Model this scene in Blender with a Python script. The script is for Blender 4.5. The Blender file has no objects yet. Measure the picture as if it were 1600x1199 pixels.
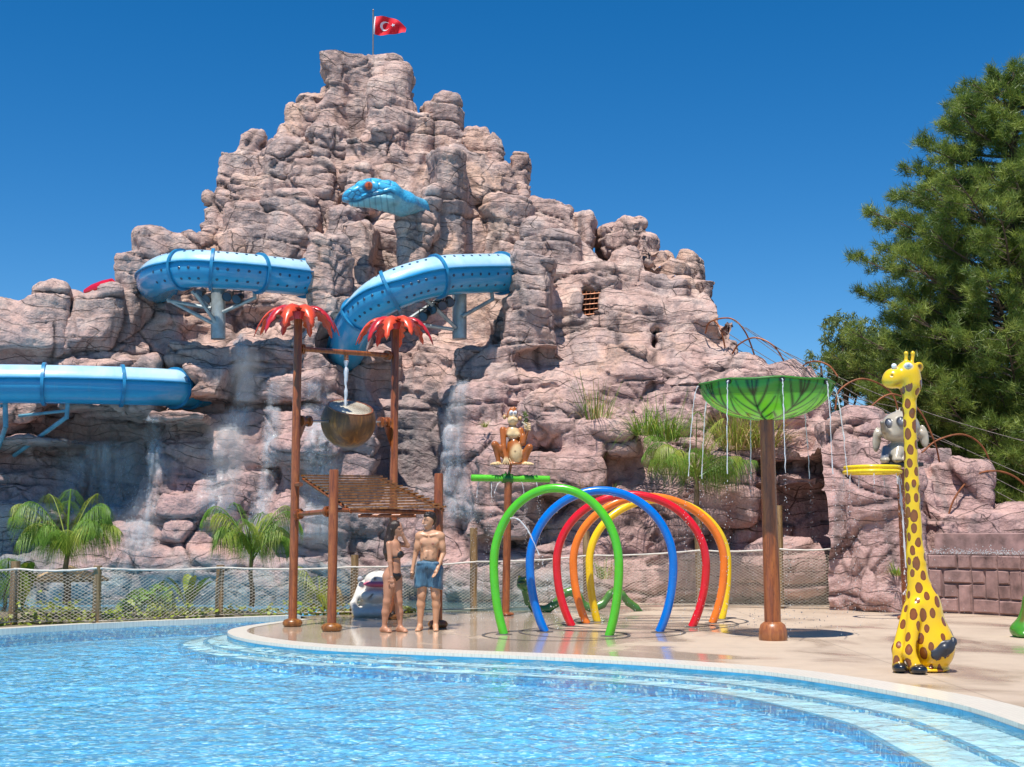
import bpy, math, random
import numpy as np
from mathutils import Vector, Matrix, Euler
R = math.radians
# ------------------------------------------------------------------ camera
F, CX, CY, CAMH = 2060.0, 800.0, 599.5, 1.42
PITCH = math.atan((836 - 599.5) / F)
scene = bpy.context.scene
cam_d = bpy.data.cameras.new('camera'); cam = bpy.data.objects.new('camera', cam_d)
scene.collection.objects.link(cam); scene.camera = cam
cam_d.sensor_width = 36; cam_d.lens = 36 * F / 1600; cam_d.clip_end = 3000
cam.location = (0, 0, CAMH); cam.rotation_euler = (math.pi / 2 + PITCH, 0, 0)
# ------------------------------------------------------------------ sky, sun, exposure
SUN_EL, SUN_AZ = R(67.5), R(20)      # sun behind the camera, a little left; shadows run away and right
sun_dir = Vector((math.sin(SUN_AZ) * math.cos(SUN_EL), math.cos(SUN_AZ) * math.cos(SUN_EL), -math.sin(SUN_EL)))
world = bpy.data.worlds.new('World'); scene.world = world; world.use_nodes = True
wn = world.node_tree.nodes; wl = world.node_tree.links
bg = wn['Background']; sky = wn.new('ShaderNodeTexSky'); sky.sky_type = 'NISHITA'
sky.sun_disc = False; sky.sun_elevation = SUN_EL; sky.sun_rotation = math.atan2(-sun_dir.x, -sun_dir.y)
sky.altitude = 1500; sky.air_density = 1.0; sky.dust_density = 0.0; sky.ozone_density = 4.0
hsv = wn.new('ShaderNodeHueSaturation'); hsv.inputs['Saturation'].default_value = 1.37; hsv.inputs['Value'].default_value = 1.10
wl.new(sky.outputs[0], hsv.inputs['Color']); wl.new(hsv.outputs[0], bg.inputs[0]); bg.inputs[1].default_value = 0.093
sun_d = bpy.data.lights.new('sun', 'SUN'); sun_d.energy = 5.0; sun_d.angle = R(0.53); sun_d.color = (1, 0.955, 0.88)
sun = bpy.data.objects.new('sun', sun_d); scene.collection.objects.link(sun)
sun.rotation_euler = sun_dir.to_track_quat('-Z', 'Y').to_euler()
scene.view_settings.view_transform = 'Standard'; scene.view_settings.look = 'None'
scene.view_settings.exposure = 0.34; scene.view_settings.gamma = 1.0
scene.render.engine = 'CYCLES'; scene.cycles.use_denoising = True
scene.cycles.max_bounces = 8; scene.cycles.transparent_max_bounces = 24
scene.cycles.caustics_reflective = False; scene.cycles.caustics_refractive = False

def ray(px, py):
    u = (px - CX) / F; v = (CY - py) / F
    return (u, math.cos(PITCH) - v * math.sin(PITCH), math.sin(PITCH) + v * math.cos(PITCH))
def W(px, py, d):
    r = ray(px, py); t = d / r[1]
    return Vector((r[0] * t, d, CAMH + r[2] * t))
def G(px, py, z=0.0):
    r = ray(px, py); t = (z - CAMH) / r[2]
    return Vector((r[0] * t, r[1] * t, z))
# ------------------------------------------------------------------ naming helpers
col = scene.collection
ORG = {}
def tag(o, label=None, cat=None, group=None, kind=None):
    if label: o['label'] = label
    if cat: o['category'] = cat
    if group: o['group'] = group
    if kind: o['kind'] = kind
    return o
def empty(name, loc, label=None, cat=None, group=None):
    o = bpy.data.objects.new(name, None); col.objects.link(o); o.location = loc
    o.empty_display_size = 0.1
    ORG[o.name] = Vector(loc); return tag(o, label, cat, group)
def link_mesh(name, me, mat, parent=None):
    o = bpy.data.objects.new(name, me); col.objects.link(o)
    if mat is not None: me.materials.append(mat)
    if parent is not None:
        og = ORG.get(parent.name, Vector((0, 0, 0))); ORG[o.name] = og.copy()
        me.transform(Matrix.Translation(-og)); o.parent = parent
    else: ORG[o.name] = Vector((0, 0, 0))
    return o
def copy_tree(o, parent=None):
    c = o.copy(); col.objects.link(c); c.parent = parent
    ORG[c.name] = ORG.get(o.name, Vector((0, 0, 0))).copy()
    for ch in list(o.children): copy_tree(ch, c)
    return c
def np_mesh(name, V, Q, smooth=True):
    me = bpy.data.meshes.new(name); V = np.asarray(V, np.float32); Q = np.asarray(Q, np.int32)
    me.vertices.add(len(V)); me.vertices.foreach_set('co', V.ravel())
    n = Q.shape[1]; me.loops.add(Q.size); me.loops.foreach_set('vertex_index', Q.ravel())
    me.polygons.add(len(Q)); me.polygons.foreach_set('loop_start', np.arange(0, Q.size, n, dtype=np.int32))
    me.polygons.foreach_set('use_smooth', np.full(len(Q), smooth))
    me.update(calc_edges=True); return me
def set_col(me, C, name='Col'):
    a = me.color_attributes.new(name, 'FLOAT_COLOR', 'POINT'); C = np.asarray(C, np.float32)
    if C.shape[1] == 3: C = np.hstack([C, np.ones((len(C), 1), np.float32)])
    a.data.foreach_set('color', C.ravel())
class MB:
    def __init__(s): s.v = []; s.f = []
    def add(s, vs, fs):
        b = len(s.v); s.v += [tuple(v) for v in vs]; s.f += [tuple(i + b for i in f) for f in fs]
    def box(s, c, h, rot=None):
        c = Vector(c); m = rot or Matrix.Identity(3)
        vs = [c + m @ Vector((x * h[0], y * h[1], z * h[2])) for x in (-1, 1) for y in (-1, 1) for z in (-1, 1)]
        s.add(vs, [(0, 1, 3, 2), (4, 6, 7, 5), (0, 4, 5, 1), (2, 3, 7, 6), (0, 2, 6, 4), (1, 5, 7, 3)])
    def tube(s, path, rad, n=10, caps=True, closed=False):
        P = [Vector(p) for p in path]; m = len(P)
        if not hasattr(rad, '__len__'): rad = [rad] * m
        T = []
        for i in range(m):
            a = P[(i - 1) % m] if (closed or i > 0) else P[i]; b = P[(i + 1) % m] if (closed or i < m - 1) else P[i]
            T.append((b - a).normalized())
        up = Vector((0, 0, 1)) if abs(T[0].z) < 0.9 else Vector((0, 1, 0))
        u = T[0].cross(up).normalized(); vs = []; fs = []
        for i in range(m):
            u = (u - T[i] * u.dot(T[i])).normalized(); w = T[i].cross(u)
            for k in range(n):
                a = 2 * math.pi * k / n
                vs.append(P[i] + (u * math.cos(a) + w * math.sin(a)) * rad[i])
        for i in range(m if closed else m - 1):
            j = (i + 1) % m
            for k in range(n):
                l = (k + 1) % n; fs.append((i * n + k, i * n + l, j * n + l, j * n + k))
        if caps and not closed: fs += [tuple(range(n))[::-1], tuple((m - 1) * n + k for k in range(n))]
        s.add(vs, fs)
    def lathe(s, c, prof, n=20, rot=None):
        c = Vector(c); m = rot or Matrix.Identity(3); vs = []; fs = []
        for r, z in prof:
            for k in range(n):
                a = 2 * math.pi * k / n; vs.append(c + m @ Vector((r * math.cos(a), r * math.sin(a), z)))
        for i in range(len(prof) - 1):
            for k in range(n):
                l = (k + 1) % n; fs.append((i * n + k, i * n + l, (i + 1) * n + l, (i + 1) * n + k))
        if prof[0][0] > 1e-4: fs.append(tuple(range(n))[::-1])
        if prof[-1][0] > 1e-4: fs.append(tuple((len(prof) - 1) * n + k for k in range(n)))
        s.add(vs, fs)
    def build(s, name, mat, parent=None, smooth=True, bevel=0):
        me = bpy.data.meshes.new(name); me.from_pydata(s.v, [], s.f)
        if smooth:
            me.polygons.foreach_set('use_smooth', [True] * len(me.polygons))
            me.update(); me.set_sharp_from_angle(angle=R(40))
        o = link_mesh(name, me, mat, parent)
        if bevel:
            b = o.modifiers.new('bevel', 'BEVEL'); b.width = bevel; b.segments = 2; b.limit_method = 'ANGLE'
        return o
def spline(P, n=8):
    P = [Vector(p) for p in P]; out = []
    for i in range(len(P) - 1):
        p0 = P[i - 1] if i else P[0] * 2 - P[1]; p1, p2 = P[i], P[i + 1]
        p3 = P[i + 2] if i + 2 < len(P) else P[-1] * 2 - P[-2]
        for k in range(n):
            t = k / n
            out.append(0.5 * ((2 * p1) + (p2 - p0) * t + (2 * p0 - 5 * p1 + 4 * p2 - p3) * t * t + (3 * p1 - p0 - 3 * p2 + p3) * t ** 3))
    return out + [P[-1]]
# ------------------------------------------------------------------ numpy noise
def _h(ix, iy, iz, s):
    h = (ix.astype(np.int64) * 374761393 + iy.astype(np.int64) * 668265263 + iz.astype(np.int64) * 2147483647 + s * 1274126177) & 0xffffffff
    h = ((h ^ (h >> 13)) * 1274126177) & 0xffffffff
    h = ((h ^ (h >> 15)) * 2246822519) & 0xffffffff
    return ((h ^ (h >> 16)) & 0xffffff).astype(np.float32) / 16777215.0
def vn(P, sc, s=0):
    q = P * np.asarray(sc, np.float32); i = np.floor(q).astype(np.int32); f = (q - i).astype(np.float32); f = f * f * (3 - 2 * f)
    r = 0
    for a in (0, 1):
        wa = f[:, 0] if a else 1 - f[:, 0]
        for b in (0, 1):
            wb = f[:, 1] if b else 1 - f[:, 1]
            for c in (0, 1):
                wc = f[:, 2] if c else 1 - f[:, 2]
                r = r + wa * wb * wc * _h(i[:, 0] + a, i[:, 1] + b, i[:, 2] + c, s)
    return r * 2 - 1
def voro(P, sc, s=0):
    q = P * np.asarray(sc, np.float32); i = np.floor(q).astype(np.int32); f = (q - i).astype(np.float32)
    F1 = np.full(len(P), 9, np.float32); F2 = F1.copy(); ID = np.zeros(len(P), np.float32)
    for a in (-1, 0, 1):
        for b in (-1, 0, 1):
            for c in (-1, 0, 1):
                x, y, z = i[:, 0] + a, i[:, 1] + b, i[:, 2] + c
                d = np.sqrt((a + _h(x, y, z, s) - f[:, 0]) ** 2 + (b + _h(x, y, z, s + 1) - f[:, 1]) ** 2 + (c + _h(x, y, z, s + 2) - f[:, 2]) ** 2)
                F2 = np.minimum(F2, np.maximum(F1, d)); m = d < F1
                F1 = np.where(m, d, F1); ID = np.where(m, _h(x, y, z, s + 3), ID)
    return F1, F2, ID
# ------------------------------------------------------------------ distance fields
def smin(a, b, k):
    h = np.clip(0.5 + 0.5 * (b - a) / k, 0, 1); return b + (a - b) * h - k * h * (1 - h)
def C(a, b, ra, rb=None, col=0, k=None, op='+'):
    return dict(t='c', a=np.array(a, float), b=np.array(b, float), ra=ra, rb=ra if rb is None else rb, col=col, k=k, op=op)
def E(c, r, rot=(0, 0, 0), col=0, k=None, op='+'):
    return dict(t='e', c=np.array(c, float), r=np.array(r if hasattr(r, '__len__') else (r, r, r), float),
                m=np.array(Euler([R(x) for x in rot]).to_matrix().transposed()), col=col, k=k, op=op)
def B(c, h, rd=0.01, rot=(0, 0, 0), col=0, k=None, op='+'):
    return dict(t='b', c=np.array(c, float), h=np.array(h, float), rd=rd,
                m=np.array(Euler([R(x) for x in rot]).to_matrix().transposed()), col=col, k=k, op=op)
def pbox(p):
    if p['t'] == 'c':
        m = max(p['ra'], p['rb']); return np.minimum(p['a'], p['b']) - m, np.maximum(p['a'], p['b']) + m
    m = np.max(p['r']) if p['t'] == 'e' else np.linalg.norm(p['h'])
    if p['t'] == 'e' and np.allclose(p['m'], np.eye(3)): m = p['r']
    return p['c'] - m, p['c'] + m
def ev(p, X, Y, Z):
    if p['t'] == 'c':
        ab = p['b'] - p['a']; L = max(ab @ ab, 1e-9)
        x, y, z = X - p['a'][0], Y - p['a'][1], Z - p['a'][2]
        h = np.clip((x * ab[0] + y * ab[1] + z * ab[2]) / L, 0, 1)
        return np.sqrt((x - ab[0] * h) ** 2 + (y - ab[1] * h) ** 2 + (z - ab[2] * h) ** 2) - (p['ra'] + (p['rb'] - p['ra']) * h)
    x, y, z = X - p['c'][0], Y - p['c'][1], Z - p['c'][2]; m = p['m']
    a = m[0, 0] * x + m[0, 1] * y + m[0, 2] * z; b = m[1, 0] * x + m[1, 1] * y + m[1, 2] * z; c = m[2, 0] * x + m[2, 1] * y + m[2, 2] * z
    if p['t'] == 'e':
        r = p['r']; k0 = np.sqrt((a / r[0]) ** 2 + (b / r[1]) ** 2 + (c / r[2]) ** 2)
        k1 = np.sqrt((a / r[0] ** 2) ** 2 + (b / r[1] ** 2) ** 2 + (c / r[2] ** 2) ** 2)
        return k0 * (k0 - 1) / np.maximum(k1, 1e-6)
    h = p['h'] - p['rd']; a, b, c = np.abs(a) - h[0], np.abs(b) - h[1], np.abs(c) - h[2]
    return np.sqrt(np.maximum(a, 0) ** 2 + np.maximum(b, 0) ** 2 + np.maximum(c, 0) ** 2) + np.minimum(np.maximum(np.maximum(a, b), c), 0) - p['rd']
def nets(Fd, org, cell):
    S = Fd < 0; n = Fd.shape
    c = np.zeros((n[0] - 1, n[1] - 1, n[2] - 1), np.int8)
    for a in (0, 1):
        for b in (0, 1):
            for d in (0, 1): c += S[a:n[0] - 1 + a, b:n[1] - 1 + b, d:n[2] - 1 + d]
    act = (c > 0) & (c < 8); I = np.argwhere(act); ids = np.full(c.shape, -1, np.int32); ids[act] = np.arange(len(I))
    pos = np.zeros((len(I), 3), np.float32); cnt = np.zeros(len(I), np.float32)
    cn = {(a, b, d): Fd[I[:, 0] + a, I[:, 1] + b, I[:, 2] + d] for a in (0, 1) for b in (0, 1) for d in (0, 1)}
    for ax in range(3):
        for a in (0, 1):
            for b in (0, 1):
                lo = [a, b]; lo.insert(ax, 0); hi = list(lo); hi[ax] = 1
                fa, fb = cn[tuple(lo)], cn[tuple(hi)]; m = (fa < 0) != (fb < 0)
                t = np.where(m, fa / np.where(m, fa - fb, 1), 0)
                for q in range(3): pos[:, q] += m * (t if q == ax else lo[q])
                cnt += m
    pos = (I + pos / cnt[:, None]) * cell + org
    Qs = []
    for ax in range(3):
        u, v = [(1, 2), (2, 0), (0, 1)][ax]
        A = np.moveaxis(S, (ax, u, v), (0, 1, 2)); ID = np.moveaxis(ids, (ax, u, v), (0, 1, 2))
        d = A[1:, 1:-1, 1:-1] != A[:-1, 1:-1, 1:-1]
        J = np.argwhere(d); i, j, k = J[:, 0], J[:, 1] + 1, J[:, 2] + 1
        q = np.stack([ID[i, j - 1, k - 1], ID[i, j, k - 1], ID[i, j, k], ID[i, j - 1, k]], 1)
        fl = ~A[i, j, k]; q[fl] = q[fl][:, ::-1]; Qs.append(q)
    return pos, np.vstack(Qs)
def sdf(prims, cell, k=0.03, pal=None, soft=0.004, keep=None):
    bb = [pbox(p) for p in prims if p['op'] == '+']
    lo = np.min([b[0] for b in bb], 0) - cell * 3; hi = np.max([b[1] for b in bb], 0) + cell * 3
    n = np.ceil((hi - lo) / cell).astype(int) + 1; Fd = np.full(n, 1.0, np.float32)
    ax = [lo[i] + np.arange(n[i]) * cell for i in range(3)]
    for p in prims:
        kk = p['k'] or k; a, b = pbox(p); m = kk + cell * 2
        s = [slice(max(0, int((a[i] - m - lo[i]) / cell)), min(n[i], int((b[i] + m - lo[i]) / cell) + 2)) for i in range(3)]
        X, Y, Z = ax[0][s[0]][:, None, None], ax[1][s[1]][None, :, None], ax[2][s[2]][None, None, :]
        d = ev(p, X, Y, Z).astype(np.float32); sub = Fd[s[0], s[1], s[2]]
        Fd[s[0], s[1], s[2]] = smin(sub, d, kk) if p['op'] == '+' else -smin(-sub, d, kk)
    V, Q = nets(Fd, lo, cell); Cc = None
    if pal is not None:
        pal = np.array([tuple(c) + (1.0,) if len(c) == 3 else c for c in pal], float); W_ = np.zeros(len(V)); Cc = np.zeros((len(V), 4))
        for p in prims:
            if p['op'] == '-' and p['col'] == 0: continue
            w = np.exp(-np.clip(np.abs(ev(p, V[:, 0], V[:, 1], V[:, 2])), 0, 1) / soft) + 1e-12; Cc += w[:, None] * pal[p['col']]; W_ += w
        Cc /= W_[:, None]
    return V, Q, Cc
def sdf_obj(name, prims, cell, mat, parent=None, k=0.03, pal=None, soft=0.004, at=(0, 0, 0), disp=None, scale=1.0, rotz=0.0):
    V, Q, Cc = sdf(prims, cell, k, pal, soft)
    if disp is not None: V, Cc = disp(V, Q, Cc)
    if rotz:
        c_, s_ = math.cos(rotz), math.sin(rotz); V = np.stack([V[:, 0] * c_ - V[:, 1] * s_, V[:, 0] * s_ + V[:, 1] * c_, V[:, 2]], 1)
    me = np_mesh(name, V * scale + np.array(at), Q)
    if Cc is not None: set_col(me, Cc)
    return link_mesh(name, me, mat, parent)
def vnormals(V, Q):
    n = np.cross(V[Q[:, 2]] - V[Q[:, 0]], V[Q[:, 3]] - V[Q[:, 1]]); N = np.zeros_like(V)
    for i in range(4):
        for q in range(3): N[:, q] += np.bincount(Q[:, i], n[:, q], len(V))
    return N / np.maximum(np.linalg.norm(N, axis=1, keepdims=True), 1e-9)
# ------------------------------------------------------------------ materials
class NT:
    def __init__(s, name):
        s.m = bpy.data.materials.new(name); s.m.use_nodes = True; s.t = s.m.node_tree; s.n = s.t.nodes; s.l = s.t.links
        s.p = s.n['Principled BSDF']; s.out = s.n['Material Output']
    def node(s, typ, ins=None, **kw):
        n = s.n.new('ShaderNode' + typ)
        for k, v in kw.items(): setattr(n, k, v)
        for k, v in (ins or {}).items():
            i = n.inputs[k]
            if isinstance(v, bpy.types.NodeSocket): s.l.new(v, i)
            else: i.default_value = v
        return n
    def co(s, scale=(1, 1, 1), kind='Object'):
        tc = s.node('TexCoord'); return s.node('Mapping', {'Vector': tc.outputs[kind], 'Scale': scale}).outputs[0]
    def noise(s, sc, det=4, rough=0.55, vec=None, dist=0.0, out=0):
        return s.node('TexNoise', {'Vector': vec or s.co(), 'Scale': sc, 'Detail': det, 'Roughness': rough, 'Distortion': dist}).outputs[out]
    def ramp(s, f, stops, interp='LINEAR'):
        n = s.node('ValToRGB', {'Fac': f}); r = n.color_ramp; r.interpolation = interp
        for i, (p, c) in enumerate(stops):
            e = r.elements[i] if i < 2 else r.elements.new(p)
            e.position = p; e.color = tuple(c) + (1,) if hasattr(c, '__len__') else (c, c, c, 1)
        return n.outputs[0]
    def mix(s, f, a, b, mode='MIX'):
        n = s.node('Mix', data_type='RGBA', blend_type=mode)
        for k, v in ((0, f), (6, a), (7, b)):
            if isinstance(v, bpy.types.NodeSocket): s.l.new(v, n.inputs[k])
            else: n.inputs[k].default_value = v if k == 0 else tuple(v) + (1,)
        return n.outputs[2]
    def math(s, op, a, b=0.0):
        n = s.node('Math', operation=op)
        for i, v in enumerate((a, b)):
            if isinstance(v, bpy.types.NodeSocket): s.l.new(v, n.inputs[i])
            else: n.inputs[i].default_value = v
        return n.outputs[0]
    def bump(s, h, strength=0.5, dist=0.02, normal=None):
        ins = {'Height': h, 'Strength': strength, 'Distance': dist}
        if normal: ins['Normal'] = normal
        return s.node('Bump', ins).outputs[0]
    def set(s, **kw):
        for k, v in kw.items():
            i = s.p.inputs[k.replace('_', ' ')]
            if isinstance(v, bpy.types.NodeSocket): s.l.new(v, i)
            else: i.default_value = (tuple(v) + (1,)) if hasattr(v, '__len__') and len(v) == 3 and i.type == 'RGBA' else v
        return s
def paint(name, c, rough=0.35, var=0.12, metal=0.0, coat=0.0, bump=0.1, sc=6, spec=0.5):
    t = NT(name); n = t.noise(sc, 5); dark = tuple(x * (1 - var * 2) for x in c); lite = tuple(min(1, x * (1 + var)) for x in c)
    t.set(Base_Color=t.ramp(n, [(0.3, dark), (0.7, lite)]), Roughness=t.ramp(t.noise(sc * 3, 3), [(0.3, rough * 0.8), (0.7, min(1, rough * 1.3))]), Metallic=metal, Coat_Weight=coat)
    t.set(Normal=t.bump(t.noise(sc * 8, 3), bump, 0.004)); return t.m
def attr_mat(name, rough=0.35, coat=0.0, sss=0.0, bump=0.08, sc=30, var=0.1):
    t = NT(name); a = t.node('Attribute', attribute_name='Col'); n = t.noise(sc * 0.3, 4)
    t.set(Base_Color=t.mix(1.0, a.outputs[0], t.ramp(n, [(0.3, 1 - var * 1.5), (0.7, 1.0)]), 'MULTIPLY'), Roughness=rough, Coat_Weight=coat)
    if sss: t.set(Subsurface_Weight=sss, Subsurface_Radius=(0.02, 0.008, 0.004))
    t.set(Normal=t.bump(t.noise(sc, 3), bump, 0.004)); return t.m
M = {}
# ================================================================== ROCK
def rock_mat():
    t = NT('painted_rock'); P = t.co()
    n1 = t.noise(0.45, 5, 0.6, P, 0.6); n2 = t.noise(1.7, 6, 0.65, P, 0.4); n3 = t.noise(6.0, 6, 0.7, P); n4 = t.noise(22, 5, 0.7, P)
    base = t.ramp(n2, [(0.30, (0.42, 0.27, 0.23)), (0.50, (0.64, 0.43, 0.36)), (0.68, (0.80, 0.60, 0.50))])
    ochre = t.mix(t.ramp(n1, [(0.52, 0), (0.66, 0.55)]), base, (0.70, 0.43, 0.28))
    grey = t.mix(t.ramp(t.noise(0.8, 6, 0.7, t.co((1, 1, 0.6)), 0.8), [(0.48, 0), (0.62, 0.6)]), ochre, (0.38, 0.32, 0.31))
    sep = t.node('SeparateXYZ', {0: t.node('TexCoord').outputs['Object']})
    low = t.ramp(t.math('ADD', sep.outputs[2], t.math('MULTIPLY', n1, 3.0)), [(0.0, 1), (1.0, 0)])
    hz = t.node('MapRange', {'Value': t.math('ADD', sep.outputs[2], t.math('MULTIPLY', n1, 3.0)), 'From Min': 4.0, 'From Max': 8.5, 'To Min': 1.0, 'To Max': 0.0}).outputs[0]
    pink = t.mix(t.math('MULTIPLY', hz, 0.62), grey, (0.54, 0.315, 0.30))
    streak = t.ramp(t.noise(1.0, 5, 0.6, t.co((2.6, 2.6, 0.25)), 0.5), [(0.52, 0), (0.66, 0.7)])
    st = t.mix(streak, pink, (0.23, 0.185, 0.18))
    pale = t.mix(t.ramp(n3, [(0.58, 0), (0.78, 0.6)]), st, (0.78, 0.64, 0.54))
    dark = t.mix(t.ramp(t.noise(9, 6, 0.75, P, 0.5), [(0.28, 0.6), (0.41, 0)]), pale, (0.14, 0.11, 0.105))
    a = t.node('Attribute', attribute_name='Wet')
    sc = t.node('SeparateColor', {0: a.outputs[0]})
    joint = t.mix(t.math('MULTIPLY', sc.outputs[2], 0.75), dark, (0.07, 0.05, 0.048))
    # thin joints: wandering bedding lines and block joints, broken up by noise
    wv = t.node('VectorMath', {0: t.noise(0.7, 3, 0.45, P, 0, 1), 3: 0.9}, operation='SCALE').outputs[0]
    wp = t.node('VectorMath', {0: P, 1: wv}, operation='ADD').outputs[0]
    sz = t.node('SeparateXYZ', {0: wp}); bz = t.math('ADD', sz.outputs[2], t.math('MULTIPLY', sz.outputs[0], 0.07))
    pp = t.math('PINGPONG', bz, 0.13)
    l1 = t.math('MULTIPLY', t.ramp(pp, [(0.0, 1), (0.010, 0)]), t.ramp(t.noise(1.1, 3, 0.5, t.co((0.6, 0.6, 2.2))), [(0.42, 0), (0.46, 1)]))
    def vor(scale, sc, w, lo, seed):
        v = t.node('TexVoronoi', {'Vector': t.node('Mapping', {'Vector': wp, 'Scale': scale, 'Location': (seed, 0, 0)}).outputs[0], 'Scale': sc}, feature='DISTANCE_TO_EDGE').outputs[0]
        return t.math('MULTIPLY', t.ramp(v, [(0.0, 1), (w, 0)]), t.ramp(t.noise(0.9, 3, 0.5, t.co((1, 1, 1))), [(lo, 0), (lo + 0.06, 1)]))
    cr = t.math('MAXIMUM', l1, t.math('MAXIMUM', vor((0.8, 0.8, 1.3), 0.7, 0.009, 0.50, 3.3), vor((1, 1, 2.2), 1.6, 0.011, 0.57, 9.1)))
    joint = t.mix(t.math('MULTIPLY', cr, 0.8), joint, (0.075, 0.055, 0.05))
    cr = t.math('SUBTRACT', 1.0, cr)
    wetn = t.math('MULTIPLY', sc.outputs[0], t.ramp(t.noise(1.3, 5, 0.6, t.co((1.5, 1.5, 0.35))), [(0.3, 0.55), (0.6, 1)]))
    wet = t.mix(t.math('MULTIPLY', wetn, 0.62), joint, (0.17, 0.155, 0.155))
    blue = t.mix(t.math('MULTIPLY', sc.outputs[1], t.ramp(n2, [(0.3, 0.15), (0.6, 0.8)])), wet, (0.22, 0.36, 0.38))
    t.set(Base_Color=t.mix(t.ramp(n4, [(0.3, 0.28), (0.6, 0)]), blue, (0.12, 0.09, 0.085)))
    t.set(Roughness=t.math('SUBTRACT', 0.85, t.math('MULTIPLY', wetn, 0.55)), Specular_IOR_Level=0.35)
    b = t.bump(cr, 0.8, 0.07)
    b = t.bump(t.noise(1.7, 7, 0.62, t.co((1, 1, 1.6)), 0.6), 0.7, 0.22, b)
    b = t.bump(t.noise(5, 8, 0.68, P), 0.8, 0.10, b); b = t.bump(t.noise(30, 6, 0.7, P), 0.5, 0.018, b)
    t.set(Normal=b); return t.m
M['rock'] = rock_mat()
def up(lat, n):
    for ax in range(3):
        x = np.linspace(0, lat.shape[ax] - 1.001, n[ax]); i = x.astype(int); f = (x - i).astype(np.float32); f = f * f * (3 - 2 * f)
        sh = [1, 1, 1]; sh[ax] = -1; f = f.reshape(sh)
        lat = np.take(lat, i, ax) * (1 - f) + np.take(lat, i + 1, ax) * f
    return lat.astype(np.float32)
def rock_detail(V, N, fine=1.0):
    P = V.astype(np.float32)
    w1 = vn(P, 0.35, 5); w2 = vn(P, 1.1, 6); w3 = vn(P, 2.7, 7)
    hgt = P[:, 2]
    # horizontal strata: joints wander, fade out and come back
    zz = hgt + 0.55 * w1 + 0.17 * w2 + 0.05 * w3 + 0.05 * P[:, 0]
    upm = np.clip((hgt - 3.5) / 4.0, 0, 1)
    L = zz / (0.66 - 0.12 * upm); fr = L - np.floor(L); li = np.floor(L)
    seg = np.floor(P[:, 0] / 2.3 + 5.1 * np.sin(li * 7.3) + 0.4 * w1)
    rnd = _h(li.astype(int), seg.astype(int), li.astype(int) * 0, 31)
    e = np.minimum(fr, 1 - fr)
    m1 = np.clip((vn(P, (0.7, 0.7, 1.6), 8) + 0.02 + 0.25 * upm) * 3.0, 0, 1)
    groove = np.exp(-(e / 0.05) ** 2) * m1
    d = -0.075 * groove * fine + m1 * ((rnd - 0.5) * 0.10 * np.clip(e / 0.10, 0, 1) + 0.07 * (fr - 0.5) * np.clip((1 - fr) / 0.1, 0, 1))
    # faceted blocks with thin joints
    Q = P + 0.34 * np.stack([w2, vn(P, 1.0, 9), vn(P, 1.2, 10)], 1)
    f1, f2, idd = voro(Q, (0.42, 0.42, 0.62), 40); g = f2 - f1
    m2 = np.clip((vn(P, 0.7, 11) + 0.35) * 2.2, 0, 1)
    blk = np.clip(g / 0.22, 0, 1); blk = blk * (2 - blk)
    crack = np.exp(-(g / 0.025) ** 2) * m2
    lowm = 1 - 0.7 * upm
    d += (0.045 * (blk - 0.6) + (idd - 0.5) * 0.20 * np.clip(g / 0.07, 0, 1)) * lowm * (0.4 + 0.6 * m2) - 0.075 * crack * fine
    f1, f2, idd = voro(Q + 3, (1.6, 1.6, 1.9), 60); g2 = f2 - f1
    m3 = np.clip((vn(P, 0.9, 12) - 0.05) * 3.0, 0, 1)
    c2 = np.exp(-(g2 / 0.055) ** 2) * m3
    d += (0.01 * np.clip(g2 / 0.25, 0, 1) + (idd - 0.5) * 0.05 * np.clip(g2 / 0.12, 0, 1)) * m3 - 0.045 * c2 * fine
    # ridged skin: vertical flutes up high, rough everywhere
    r1 = 1 - np.abs(vn(P, (1.3, 1.3, 0.45), 13)); r2 = 1 - np.abs(vn(P, (2.8, 2.8, 1.6), 17)); r3 = 1 - np.abs(vn(P, (5.5, 5.5, 4.5), 14))
    r0 = 1 - np.abs(vn(P + 0.3 * w1[:, None], (1.15, 1.15, 0.16), 19))
    d += 0.42 * (r0 - 0.7) * upm + 0.10 * (r1 - 0.7) * (0.4 + 0.6 * upm) + 0.055 * (r2 - 0.7) + 0.035 * (r3 - 0.7) + 0.02 * vn(P, 11, 15)
    joint = np.clip(np.maximum(np.maximum(groove, crack), c2 * 0.7), 0, 1)
    return V + N * d[:, None], joint
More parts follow.
